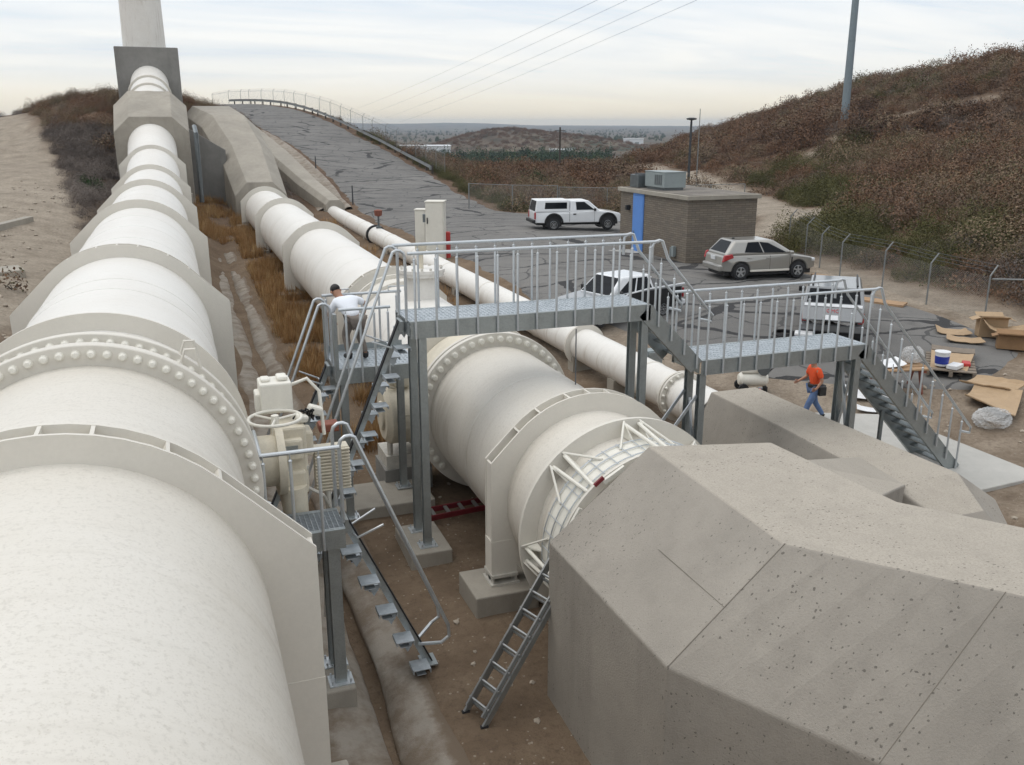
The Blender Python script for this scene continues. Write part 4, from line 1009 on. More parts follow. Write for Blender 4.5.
# far anchors on the hill
def octo(y, xa, xb, zt, ch, zb):
    return [(xa, y, zb), (xa, y, zt - ch), (xa + ch * 1.05, y, zt), (xb - ch * 1.05, y, zt), (xb, y, zt - ch), (xb, y, zb)]
solid('anchor_block', 'chamfered concrete anchor block where the widest pipe meets the hill', loft([octo(68, -3.45, 1.35, 7.95, 1.0, .3), octo(72.5, -3.5, 1.4, 9.75, 1.0, 1.0)]), 'concrete_old', .05)
solid('anchor_tower', 'square dark concrete tower at the top carrying the white standpipe', loft([[(-3.7, 88, 4), (-3.7, 93.4, 4), (1.45, 93.4, 4), (1.45, 88, 4)], [(-3.7, 88, 13.85), (-3.7, 93.4, 13.85), (1.45, 93.4, 13.85), (1.45, 88, 13.85)]]), 'concrete_dark', .06)
MBp = MB().tube([(1.75, 67.6, 2.2), (1.75, 67.4, 6.9), (1.7, 68.2, 7.3)], .16, 10).build('drain_pipe', 'galvanised_dark', loc=(1.75, 67.6, 2.2)); tag(MBp, 'thin grey pipe standing up the right side of the anchor block', 'drain pipe')
def a2(y, xa, xb, zt, ch, zb, dx=0): return [(xa, y, zb), (xa, y, zt - ch), (xa + ch * .9, y, zt), (xb - ch * 1.0, y, zt), (xb, y, zt - ch), (xb, y, zb)]
solid('anchor_block', 'tall sloping concrete anchor block where the middle pipe enters the hill', loft([a2(67.6, 4.0, 7.6, 3.5, .95, -.3), a2(74.5, 3.55, 7.6, 6.0, 1.0, .2), a2(81, 2.6, 7.0, 8.2, 1.0, 1.5), a2(89, 1.5, 6.2, 9.05, .8, 3.5)]), 'concrete_old', .05)
solid('wing_wall', 'plain concrete wall filling the corner between the two anchor blocks', loft([[(1.35, 74, -.3), (3.9, 73, -.3), (3.9, 74, -.3), (1.35, 75, -.3)], [(1.35, 74, 7.2), (3.9, 73, 5.6), (3.9, 74, 5.6), (1.35, 75, 7.2)]]), 'concrete_dark', .03, 'wall')
solid('anchor_block', 'low narrow concrete anchor band where the slim pipe leaves the ground beside the road', loft([a2(69.6, 10.6, 12.05, 1.95, .35, -.4), a2(78, 9.6, 11.5, 3.1, .4, .2), a2(88, 8.2, 10.6, 5.0, .4, 1.4), a2(97, 6.8, 8.8, 7.2, .4, 3.5)]), 'concrete_old', .04)
solid('concrete_curb', 'low concrete retaining curb along the dirt left of the big pipe', loft([[(-9.6, 43, 1.6), (-9.2, 43, 1.6), (-6.6, 50, 1.6), (-7.0, 50.2, 1.6)], [(-9.6, 43, 2.9), (-9.2, 43, 2.9), (-6.6, 50, 3.1), (-7.0, 50.2, 3.1)]]), 'concrete_old', .03, 'curb')
solid('concrete_box', 'low concrete vault frame set in the gravel left of the big pipe', loft([[(-6.9, 35.4, 1.6), (-5.3, 36.2, 1.6), (-5.7, 37.6, 1.6), (-7.4, 36.9, 1.6)], [(-6.9, 35.4, 2.42), (-5.3, 36.2, 2.42), (-5.7, 37.6, 2.42), (-7.4, 36.9, 2.42)]]), 'concrete_old', .03, 'vault')

# ------------------------------------------------------------------ valve actuators
va = thing('valve_actuator', 'cream valve actuator with a handwheel on the right side of the widest pipe', 'valve actuator', (.9, 11.9, LZ))
MB().lathe((.3, 11.5, 3.16), (1, 0, 0), [(0, .42), (.25, .42), (.25, .34), (.62, .34), (.62, .46), (.72, .46), (.72, .01)], 28).build('shaft_housing', 'valve_cream', va)
g = MB().box((1.12, 11.75, 3.12), (.42, .55, .95)).box((1.12, 11.55, 2.75), (.34, .30, .5)).box((1.35, 11.75, 3.3), (.16, .34, .35)).box((1.12, 11.45, 3.3), (.3, .12, .3)); g.build('gearbox', 'valve_cream', va, bevel=.035)
MB().cyl((1.12, 11.42, 2.25), (1.12, 11.42, 2.8), .17, n=20).cyl((1.12, 11.42, 2.2), (1.12, 11.42, 2.26), .2, n=20).build('motor', 'valve_cream', va)
MB().box((1.02, 12.1, 3.88), (.42, .42, .42)).box((.9, 12.1, 4.11), (.12, .2, .05)).box((1.12, 12.1, 4.12), (.14, .24, .06)).box((.8, 12.1, 3.8), (.1, .3, .3)).build('switch_box', 'valve_white', va, bevel=.03)
hw = MB(); cxw, cyw, czw = .95, 11.55, 3.72
hw.tube([(cxw + .34 * math.cos(2 * PI * k / 36), cyw + .34 * math.sin(2 * PI * k / 36), czw) for k in range(37)], .022, 8, False)
for k in range(3): a = k * 2 * PI / 3 + .3; hw.tube([(cxw, cyw, czw - .02), (cxw + .34 * math.cos(a), cyw + .34 * math.sin(a), czw)], .016, 6)
hw.cyl((cxw, cyw, czw - .25), (cxw, cyw, czw + .04), .05, n=10); hw.build('handwheel', 'valve_white', va)
fin = MB().box((1.68, 11.8, 2.86), (.46, .22, .62))
for k in range(13): fin.box((1.68, 11.68, 2.58 + k * .047), (.48, .06, .022))
fin.build('finned_panel', 'valve_cream', va, bevel=.006)
MB().tube([(1.25, 12.1, 4.0), (1.45, 12.05, 4.08), (1.6, 12.0, 3.9), (1.62, 11.9, 3.3)], .025, 8).build('conduit', 'valve_white', va)
MB().box((1.75, 12.4, 3.25), (.28, .24, .12)).build('red_cover', 'rust_red', va, bevel=.02)
cb = MB()
for k in range(7): cb.tube([(1.2 + .04 * k, 11.75, 3.62), (1.28 + .03 * k, 11.7 - .04 * (k % 3), 3.74 + .02 * (k % 2)), (1.42 + .02 * k, 11.85, 3.66), (1.5, 12.0 + .02 * k, 3.5)], .014, 5)
cb.build('cable', 'rubber', va)
for k in range(10):
    a = 2 * PI * k / 10; MB().cyl((.98, 11.5 + .40 * math.cos(a), 3.16 + .40 * math.sin(a)), (1.03, 11.5 + .40 * math.cos(a), 3.16 + .40 * math.sin(a)), .028, n=6).build('bolt', 'bolt_grey', va)
MB().box((1.12, 11.38, 3.32), (.16, .02, .10)).build('name_plate', 'galvanised', va)
MB().box2((.92, 11.46, 2.30), (1.32, 11.50, 2.34)).box2((.90, 11.48, 2.98), (1.34, 11.52, 3.03)).build('rib', 'bolt_grey', va)
MB().tube([(1.0, 11.6, 2.9), (1.5, 11.45, 2.6), (1.62, 11.6, 2.3), (1.55, 11.9, 1.6), (1.5, 12.1, .4)], .022, 6).build('drop_conduit', 'bolt_grey', va)
MB().tube([(1.6, 11.7, 2.56), (1.58, 11.72, 1.2), (1.6, 11.75, .2)], .04, 8).build('support_leg', 'bolt_grey', va)
ol = MB()
ol.box((1.3, 11.62, 3.66), (.16, .12, .1), (.3, .2, .5)).box((1.5, 11.8, 3.7), (.2, .14, .12), (.1, .4, .2)).build('terminal_cover', 'valve_white', va, bevel=.03)
vb = thing('valve_actuator', 'cream valve gearbox drum on the left side of the middle pipe behind walkway posts', 'valve actuator', (4.0, 17.7, CZ))
MB().lathe((4.55, 17.6, 1.62), (-1, 0, 0), [(0, .38), (.3, .38), (.3, .55), (.38, .62), (.85, .62), (.95, .5), (.95, .3), (1.0, .28), (1.0, .01)], 32).box((3.98, 17.05, 1.62), (.3, .12, .3)).build('gear_drum', 'valve_cream', vb)
MB().box((4.0, 17.7, 2.5), (.5, .55, .7)).box((4.0, 17.4, 2.45), (.3, .2, .4)).box((3.75, 17.75, 2.75), (.35, .3, .3)).build('gearbox', 'valve_cream', vb, bevel=.04)
h2 = MB(); h2.tube([(3.85 + .3 * math.cos(2 * PI * k / 32), 17.35, 2.55 + .3 * math.sin(2 * PI * k / 32)) for k in range(33)], .02, 8, False)
for k in range(3): a = k * 2 * PI / 3; h2.tube([(3.85, 17.38, 2.55), (3.85 + .3 * math.cos(a), 17.35, 2.55 + .3 * math.sin(a))], .014, 6)
h2.build('handwheel', 'valve_cream', vb)
MB().box((4.05, 17.75, .65), (.9, .9, .3)).cyl((3.7, 17.4, .2), (3.7, 17.4, 1.1), .06, n=8).cyl((4.3, 18, .2), (4.3, 18, 1.1), .06, n=8).build('support_frame', 'bolt_grey', vb)
MB().box((4.05, 17.75, .26), (1.0, 1.0, .5)).build('plinth', 'concrete_dark', vb)

# ------------------------------------------------------------------ galvanised walkway over the middle pipe
wk = thing('steel_walkway', 'long galvanised walkway with two landings bridging over the middle pipe down to the pad', 'walkway', (7.8, 14.1, 0))
Y0, Y1 = 14.1, 15.2
def channel(mb, p, q, h, out, t=.012, fl=.07):
    """C channel from p to q (top edge), web depth h, flanges pointing along out"""
    p, q = Vector(p), Vector(q); o = Vector(out); d = (q - p).normalized(); up = o.cross(d); 
    if up.z < 0: up = -up
    def slab(a, b, ex, ey): mb.add([a, b, b + ex, a + ex, a + ey, b + ey, b + ex + ey, a + ex + ey], [(0, 1, 2, 3), (4, 7, 6, 5), (0, 4, 5, 1), (1, 5, 6, 2), (2, 6, 7, 3), (3, 7, 4, 0)])
    slab(p, q, -up * h, o * t)
    slab(p + o * t, q + o * t, -up * t, o * fl); slab(p - up * (h - t) + o * t, q - up * (h - t) + o * t, -up * t, o * fl)
def grating(mb, x0, x1, y0, y1, z, bx=.06, by=.045, t=.005):
    n = int((x1 - x0) / bx)
    for k in range(n + 1): x = x0 + (x1 - x0) * k / n; mb.box2((x - t / 2, y0, z - .03), (x + t / 2, y1, z))
    n = int((y1 - y0) / by)
    for k in range(n + 1): y = y0 + (y1 - y0) * k / n; mb.box2((x0, y - t / 2, z - .028), (x1, y + t / 2, z - .002))
def landing(parent, x0, x1, y0, y1, z, toe=True, h=.29, plank=True):
    b = MB(); channel(b, (x0, y0, z), (x1, y0, z), h, (0, 1, 0)); b.build('side_beam', 'galvanised', parent)
    b = MB(); channel(b, (x0, y1, z), (x1, y1, z), h, (0, -1, 0)); b.build('side_beam', 'galvanised', parent)
    for x, o in ((x0, 1), (x1, -1)):
        b = MB(); b.box2((x + o * .001, y0 + .09, z - h + .02), (x + o * .014, y1 - .09, z - .05)); b.build('end_beam', 'galvanised', parent)
    d = MB()
    if plank:
        n = int((y1 - y0 - .04) / .23)
        w = (y1 - y0 - .04) / n
        for k in range(n):
            ya = y0 + .02 + w * k
            d.box2((x0, ya + .004, z - .028), (x1, ya + w - .004, z - .006))
            m = int((x1 - x0) / .075)
            for j in range(m):
                for q in (.28, .72): d.box((x0 + .05 + .075 * j, ya + w * q, z - .002), (.035, .05, .008))
        d.build('deck_plank', 'grating', parent)
    else:
        grating(d, x0, x1, y0 + .015, y1 - .015, z + .004); d.build('grating', 'grating', parent)
    if toe:
        for y in (y1 - .008,): MB().box2((x0 + .02, y - .004, z + .006), (x1 - .02, y + .004, z + .13)).build('toe_board', 'galvanised', parent)
BALS = {}
def baluster(parent, x, y, zb, zt, r=.021, key=None):
    h = round(zt - zb, 3)
    if h not in BALS:
        b = MB().lathe((0, 0, 0), (0, 0, 1), [(0, .001), (0, r), (h - .10, r), (h - .085, r * .8), (h - .075, .009), (h, .009)], 10)
        b.lathe((0, 0, h - .105), (0, 0, 1), [(0, .01), (.0, r * 1.25), (.012, r * 1.25), (.03, r * .6), (.034, .001)], 10)
        o = b.build('baluster', 'tube_galvanised', parent, local=True, loc=Vector((x, y, zb)) - ORIG[parent.name]); BALS[h] = o
    else: o = copy_obj(BALS[h], parent, Vector((x, y, zb)) - ORIG[parent.name])
    return o
def rail(parent, pts, r=.028, name='handrail'): return MB().tube(pts, r, 10).build(name, 'tube_galvanised', parent)
def rails(parent, x0, x1, y, z, n, out, h=1.12):
    rail(parent, [(x0 - .02, y, z + h), (x1 + .10, y, z + h)])
    for k in range(n): baluster(parent, x0 + .08 + (x1 - x0 - .16) * k / (n - 1), y + out * .03, z - .28, z + h)
P1 = (3.42, 7.85, 4.30); P2 = (8.98, 12.85, 3.15)
landing(wk, P1[0], P1[1], Y0, Y1, P1[2], False); landing(wk, P2[0], P2[1], Y0, Y1, P2[2], False)
for y, o in ((Y0, -1), (Y1, 1)):
    rails(wk, P1[0], P1[1], y, P1[2], 13, o); rails(wk, P2[0], P2[1], y, P2[2], 11, o)
def flight(parent, xa, za, xb, zb, n, nb):
    d = Vector((xb - xa, 0, zb - za)); L_ = d.length; dn = d.normalized()
    for y, o in ((Y0, 1), (Y1, -1)):
        b = MB(); channel(b, (xa, y, za), (xb, y, zb), .31, (0, o, 0)); b.build('stringer', 'galvanised', parent)
        hh = .98
        p = [(xa - .02, y, za + .75), (xa - .02, y, za + 1.02)] + [(xa - .02 + .13 * (1 - math.cos(R(a))), y, za + 1.02 + .12 * math.sin(R(a))) for a in (30, 60, 90, 120)]
        p += [(xa + .30, y, za + 1.06 + (zb - za) / (xb - xa) * .30 + .06), (xb + .05, y, zb + hh), (xb + .17, y, zb + hh - .12), (xb + .15, y, zb + hh - .24), (xb - .12, y, zb + hh - .17)]
        rail(parent, p)
        for k in range(nb):
            t = (k + .55) / nb; x = xa + (xb - xa) * t; z = za + (zb - za) * t; baluster(parent, x, y - o * .03, z - .26, z + hh - .0)
    for k in range(n):
        t = (k + .5) / n; x = xa + (xb - xa) * t; z = za + (zb - za) * t - .13
        s = MB(); s.box2((x - .10, Y0 + .03, z - .03), (x + .11, Y1 - .03, z))
        for j in range(9): s.box((x - .08 + .022 * j, (Y0 + Y1) / 2, z + .003), (.008, Y1 - Y0 - .1, .006))
        s.build('tread', 'galvanised', parent)
flight(wk, P1[1], P1[2], P2[0], P2[2], 5, 4)
flight(wk, P2[1], P2[2], 15.75, .16, 14, 9)
def post(parent, x, y, z0, z1, w=.13, name='leg', plate=True):
    b = MB()
    b.box2((x - w / 2, y - w / 2, z0), (x + w / 2, y - w / 2 + .012, z1)).box2((x - w / 2, y + w / 2 - .012, z0), (x + w / 2, y + w / 2, z1)).box2((x - .006, y - w / 2 + .012, z0), (x + .006, y + w / 2 - .012, z1))
    o = b.build(name, 'galvanised', parent)
    if plate:
        p = MB().box2((x - .16, y - .14, z0 - .004), (x + .16, y + .14, z0 + .016))
        for sx in (-1, 1):
            for sy in (-1, 1): p.cyl((x + sx * .12, y + sy * .10, z0), (x + sx * .12, y + sy * .10, z0 + .07), .014, n=6)
        p.build('base_plate', 'tube_galvanised', o)
    return o
def xbrace(parent, a, b, w=.06):
    m = MB(); m.bar(a, b, w, .008, (0, 1, 0)) ; m.bar(tuple(Vector(a) + Vector((0, .03, 0))), tuple(Vector(b) + Vector((0, .03, 0))), .008, w, (0, 1, 0)); m.build('brace', 'tube_galvanised', parent)
YA, YB = Y0 + .08, Y0 + .52
for y in (YA, Y1 - .35): post(wk, 3.62, y, .24, P1[2] - .295)
for x in (7.76,):
    for y in (YA, YB): post(wk, x, y, .16, P1[2] - .295)
for y in (YA, YB): post(wk, 9.04, y, .16, P2[2] - .295)
for y in (YA, YB): post(wk, 12.66, y, .16, P2[2] - .295)
for y in (YA, YB):
    xbrace(wk, (7.83, y, 2.35), (8.97, y, .85)); xbrace(wk, (7.83, y, 1.0), (8.97, y, 2.45))
xbrace(wk, (9.04, YA + .07, .7), (9.04, YB - .07, 2.3)); xbrace(wk, (9.08, YA + .07, 2.3), (9.08, YB - .07, .7))
xbrace(wk, (12.64, YA + .07, 1.3), (12.64, YB - .07, 2.7)); xbrace(wk, (12.68, YA + .07, 2.7), (12.68, YB - .07, 1.3))
post(wk, 14.35, 15.1, .10, 1.28, .07)
footing('concrete footing under the front pair of walkway posts left of the middle pipe', 3.62, 14.5, .24, .75, 1.25, 'concrete_footing')
footing('concrete footing under the pair of walkway legs just right of the middle pipe', 7.76, 14.45, .16, .7, 1.6, 'concrete_footing')
footing('concrete footing under the walkway legs beside the slim pipe flange', 9.04, 14.45, .16, .7, 1.6, 'concrete_footing')

# lower landing at the middle pipe valve, with its own rails
lw = thing('valve_platform', 'small galvanised platform behind the walkway end where the man in white leans over the rail', 'platform', (3.0, 16.3, 3.2))
landing(lw, 2.42, 3.95, 15.62, 17.0, 3.2, True, .28)
for y, o in ((17.0, 1),):
    rail(lw, [(2.42, y, 4.30), (3.95, y, 4.30)])
    for k in range(5): baluster(lw, 2.5 + .34 * k, y + o * .03, 2.94, 4.30)
rail(lw, [(2.5, 15.62, 4.28), (3.42, 15.62, 4.28)])
for k in range(4): baluster(lw, 2.62 + .25 * k, 15.59, 2.94, 4.28)
for y in (15.7, 16.85): MB().box2((2.40, y - .09, 2.95), (2.46, y + .09, 4.2)).build('end_post', 'galvanised', lw)
for x, y in ((2.55, 16.9), (3.85, 16.9), (2.55, 15.75)): post(lw, x, y, .27, 2.92)
hk = MB()
for x in (2.62, 3.7): hk.tube([(x, 16.99, 4.30), (x, 16.99, 4.40), (x + .32, 16.99, 4.40), (x + .32, 16.99, 4.30)], .014, 6)
hk.build('hanger_bracket', 'tube_galvanised', lw)
slb = footing('long concrete slab carrying the valve platform legs beside the middle pipe', 3.3, 16.75, .25, 2.0, 1.3, 'concrete_slab')

# platform at the left pipe valve
pl = thing('valve_platform', 'small grated galvanised platform beside the widest pipe at the cream handwheel actuator', 'platform', (1.1, 10.9, 2.5))
landing(pl, .62, 1.62, 10.5, 11.2, 2.5, False, .26, False)
rail(pl, [(.66, 10.5, 3.60), (1.60, 10.5, 3.60)]); rail(pl, [(.66, 10.5, 3.57), (.66, 11.45, 3.60)])
for x in (.68, 1.0, 1.34): baluster(pl, x, 10.47, 2.26, 3.60)
for y in (10.85, 11.15): baluster(pl, .64, y, 2.26, 3.58)
for y in (10.62,): post(pl, 1.47, y, .26, 2.24, .15)
post(pl, 1.47, 11.08, .26, 2.24, .15)
post(pl, .7, 10.85, .26, 2.24, .15)
footing('small concrete footing under the grated platform post at the edge of the ditch', 1.42, 10.8, .26, .44, .80, 'concrete_footing')

# alternating tread stairs
def alt_stair(label, top, bottom, yc, side, nt, rail_top):
    """top/bottom are (x,z); lies in the plane y=yc; side = +1 when it descends toward +x"""
    t = thing('alternating_tread_stair', label, 'stair', (bottom[0], yc, bottom[1]))
    a = Vector((top[0], yc, top[1])); b = Vector((bottom[0], yc, bottom[1])); d = (b - a).normalized(); nrm = Vector((side * abs(d.z), 0, abs(d.x)))
    s = MB()
    for q in (-1, 1): s.bar(a + Vector((0, q * .05, 0)), b + Vector((0, q * .05, 0)), .012, .085, nrm)
    s.bar(a - nrm * .03, b - nrm * .03, .09, .012, nrm); s.build('spine', 'galvanised', t)
    MB().bar(a + nrm * .055, b + nrm * .055, .10, .022, nrm).build('shade_strip', 'rubber', t)  # black strip added to imitate the shade inside the open channel spine
    Ln = (b - a).length
    for k in range(nt):
        p = a + d * (Ln * (k + .6) / nt) - Vector((side * .10, 0, 0)); q = -1 if k % 2 else 1; m = MB()
        m.box((p.x - side * .02, yc + q * .195, p.z), (.25, .27, .012)).box((p.x + side * .10, yc + q * .195, p.z - .03), (.012, .27, .06)).box((p.x - side * .14, yc + q * .195, p.z - .025), (.012, .27, .05)).box((p.x - side * .02, yc + q * .19, p.z - .09), (.13, .22, .012))
        m.add([(p.x - side * .1, yc + q * .06, p.z), (p.x + side * .08, yc + q * .06, p.z), (p.x - side * .02, yc + q * .06, p.z - .16), (p.x - side * .1, yc + q * .072, p.z), (p.x + side * .08, yc + q * .072, p.z), (p.x - side * .02, yc + q * .072, p.z - .16)], [(0, 1, 2), (3, 5, 4), (0, 3, 4, 1), (1, 4, 5, 2), (2, 5, 3, 0)])
        m.build('tread', 'grating', t)
    for q in (-1, 1):
        y = yc + q * .27; off_ = nrm * .50
        pts = [Vector((top[0] - side * .03, y, top[1] + .05)), Vector((top[0] - side * .03, y, rail_top - .12))]
        pts += [Vector((top[0] - side * .03 + side * .12 * (1 - math.cos(R(an))), y, rail_top - .12 + .12 * math.sin(R(an)))) for an in (35, 70, 100, 130)]
        f1 = a + d * (Ln * .30) + off_; f2 = a + d * (Ln * .80) + off_
        pts += [Vector((f2.x, y, f2.z))]
        e = a + d * (Ln * .86) + nrm * .44; pts += [Vector((e.x, y, e.z))]; e = a + d * (Ln * .87) + nrm * .30; pts += [Vector((e.x, y, e.z))]; e = a + d * (Ln * .86) + nrm * .02; pts += [Vector((e.x, yc + q * .06, e.z))]
        MB().tube(pts, .025, 8).build('handrail', 'tube_galvanised', t)
        for fr in (.10,):
            e0 = a + d * (Ln * fr) + nrm * .02; e1 = a + d * (Ln * fr) + nrm * .42
            MB().tube([Vector((e0.x, yc + q * .06, e0.z)), Vector((e0.x, y - q * .05, e0.z)) + nrm * .03, Vector((e1.x, y, e1.z))], .016, 6).build('bracket', 'tube_galvanised', t)
    f = MB().box((top[0] + side * .03, yc, top[1] - .06), (.05, .36, .18)); f.build('top_bracket', 'galvanised', t)
    MB().box((bottom[0], yc, bottom[1] + .02), (.22, .3, .02)).build('foot_plate', 'galvanised', t)
    return t
alt_stair('tall steep alternating tread stair dropping left from the end of the main walkway', (3.38, 4.22), (1.62, .05), 14.6, -1, 17, 5.45)
alt_stair('steep alternating tread stair behind the taller one, dropping left from the valve platform', (2.38, 3.12), (1.02, .05), 16.3, -1, 13, 4.33)
alt_stair('short alternating tread stair dropping right from the grated platform to the dirt', (1.66, 2.45), (2.76, .04), 10.98, 1, 10, 3.66)

# aluminium ladder against the block, red ladder on the ground
ld = thing('extension_ladder', 'grey aluminium ladder leaning from the dirt against the face of the huge concrete block', 'ladder', (3.0, 9.5, 0))
la0, la1 = Vector((2.93, 9.72, .02)), Vector((4.34, 10.12, 1.86)); lb0, lb1 = Vector((3.06, 9.34, .02)), Vector((4.47, 9.74, 1.86))
lup = (lb0 - la0).cross(la1 - la0).normalized()
for p, q in ((la0, la1), (lb0, lb1)):
    MB().bar(p, q, .03, .085, lup).build('side_rail', 'aluminium', ld); i_ = (lb0 - la0) * (.09 if p is la0 else -.09); MB().bar(p + i_ + lup * .075 + (q - p) * .04, q + i_ + lup * .075, .028, .06, lup).build('fly_rail', 'aluminium', ld)
for k in range(9):
    t = (k + .6) / 9
    for o__, dt in ((0, 0), (.075, .022)): MB().tube([la0.lerp(la1, t + dt) + lup * o__, lb0.lerp(lb1, t + dt) + lup * o__], .019, 8).build('rung', 'aluminium', ld)
for p, q in ((la0, la1), (lb0, lb1)): MB().box(p, (.10, .05, .04)).build('foot', 'rubber', ld)
rl = thing('step_ladder', 'red fibreglass ladder lying folded on the dirt under the middle pipe', 'ladder', (4.6, 15.6, .1), 0)
for dy in (0, .38): MB().bar((3.95, 15.45 + dy, .14), (6.3, 15.75 + dy, .12), .04, .10).build('side_rail', 'fiberglass_red', rl)
for k in range(8): MB().bar((4.12 + .3 * k, 15.47 + .038 * k, .16), (4.12 + .3 * k, 15.85 + .038 * k, .16), .07, .03).build('step', 'aluminium', rl)
MB().box((3.92, 15.64, .14), (.16, .46, .14)).build('top_cap', 'rubber', rl, bevel=.02)
ch_ = MB().tube([(6.35, 14.02, 3.98), (6.36, 14.03, 3.2), (6.37, 14.04, 2.6)], .012, 6).build('dangling_wire', 'wire_dark', loc=(6.35, 14.02, 3.98)); tag(ch_, 'thin wire hanging from the beam of the main walkway', 'wire')

# ------------------------------------------------------------------ vehicles (local: x forward, y left)
def quad_panel(mb, q, uv, off_=.006, t=.012):
    q = [Vector(p) for p in q]; n = (q[1] - q[0]).cross(q[3] - q[0]).normalized()
    P = [q[0] * (1 - u) * (1 - v) + q[1] * u * (1 - v) + q[2] * u * v + q[3] * (1 - u) * v for u, v in uv]
    a = [p + n * off_ for p in P]; b = [p + n * (off_ - t) for p in P]; m = len(P)
    mb.add(a + b, [tuple(range(m)), tuple(reversed(range(m, 2 * m)))] + [(i, m + i, m + (i + 1) % m, (i + 1) % m) for i in range(m)])
def side_profile(parent, top, zbot, arches, W, mat, name='body', taper=.10, bevel=.05, sill=None):
    """top: list of (x,z) rear->front over the top; arches: [(x,r)] along the bottom"""
    poly = list(top); xf = top[-1][0]
    bot = []
    for x, r in sorted(arches, reverse=True):
        for k in range(0, 13):
            a = PI * k / 12; z = zbot + (r) * math.sin(a) * 1.0; bot.append((x + r * math.cos(a), max(zbot, z)))
    poly = poly + bot
    xs = [p[0] for p in poly]; x0, x1 = min(xs), max(xs)
    def hw(x, z):
        e = max(0, (abs(x - (x0 + x1) / 2) / ((x1 - x0) / 2) - .78) / .22); return W / 2 - taper * e ** 2 - .03 * max(0, z - .85)
    bm = bmesh.new()
    a = [bm.verts.new((x, -hw(x, z), z)) for x, z in poly]; b = [bm.verts.new((x, hw(x, z), z)) for x, z in poly]; n = len(poly)
    bm.faces.new(a); bm.faces.new(list(reversed(b)))
    for i in range(n): bm.faces.new((a[(i + 1) % n], a[i], b[i], b[(i + 1) % n]))
    bmesh.ops.recalc_face_normals(bm, faces=bm.faces); bmesh.ops.triangulate(bm, faces=[f for f in bm.faces if len(f.verts) > 4])
    me = bpy.data.meshes.new(name); bm.to_mesh(me); bm.free(); me.materials.append(M[mat])
    o = bpy.data.objects.new(name, me); COL.objects.link(o); o.parent = parent; ORIG[o.name] = Vector((0, 0, 0))
    if bevel:
        bv = o.modifiers.new('bevel', 'BEVEL'); bv.width = bevel; bv.segments = 3; bv.limit_method = 'ANGLE'; bv.angle_limit = R(40)
        me.polygons.foreach_set('use_smooth', [True] * len(me.polygons)); wn = o.modifiers.new('wn', 'WEIGHTED_NORMAL'); wn.keep_sharp = True
    return o
def frustum(xb0, xb1, wb, z0, xt0, xt1, wt, z1):
    return [(xb0, -wb, z0), (xb1, -wb, z0), (xb1, wb, z0), (xb0, wb, z0), (xt0, -wt, z1), (xt1, -wt, z1), (xt1, wt, z1), (xt0, wt, z1)]
def cabin(parent, fr, mat, name='cabin', bevel=.06):
    m = MB().add(fr, [(3, 2, 1, 0), (4, 5, 6, 7), (0, 1, 5, 4), (1, 2, 6, 5), (2, 3, 7, 6), (3, 0, 4, 7)])
    o = m.build(name, mat, parent, local=True, bevel=bevel, seg=3); return o
def right(f): return [f[0], f[1], f[5], f[4]]
def left(f): return [f[2], f[3], f[7], f[6]]
def front(f): return [f[1], f[2], f[6], f[5]]
def rear(f): return [f[3], f[0], f[4], f[7]]
WH = {}
def wheel(parent, x, y, r, w, side, style='spoke'):
    key = (r, w, style)
    tyre = MB().lathe((0, -w / 2, 0), (0, 1, 0), [(0, r * .62), (.01, r * .92), (.03, r * .985), (w * .3, r), (w * .7, r), (w - .03, r * .985), (w - .01, r * .92), (w, r * .62)], 32)
    t = tyre.build('wheel', 'rubber', parent, local=True, loc=(x, y, r))
    rim = MB().lathe((0, side * w * .5 - side * .05, 0), (0, side, 0), [(-.05, r * .63), (.045, r * .63), (.05, r * .58), (.02, r * .54), (-.03, r * .50), (-.03, .001)], 28)
    if style == 'spoke':
        for k in range(5):
            a = 2 * PI * k / 5 + .3; rim.bar((0, side * w * .5 - side * .025, 0), (math.cos(a) * r * .58, side * w * .5 - side * .015, math.sin(a) * r * .58), .03, r * .20, (0, 1, 0) if False else (math.cos(a + PI / 2), 0, math.sin(a + PI / 2)))
    else:
        for k in range(8):
            a = 2 * PI * k / 8; rim.cyl((math.cos(a) * r * .33, side * w * .5 - side * .06, math.sin(a) * r * .33), (math.cos(a) * r * .33, side * w * .5 - side * .01, math.sin(a) * r * .33), r * .09, n=8)
    rim.cyl((0, side * w * .5 - side * .06, 0), (0, side * w * .5, 0), r * .16, n=12)
    rim.build('rim', 'rim_metal', t, local=True)
def box_part(parent, name, mat, c, d, bevel=.02, rot=None): return MB().box(c, d, rot).build(name, mat, parent, local=True, bevel=bevel)

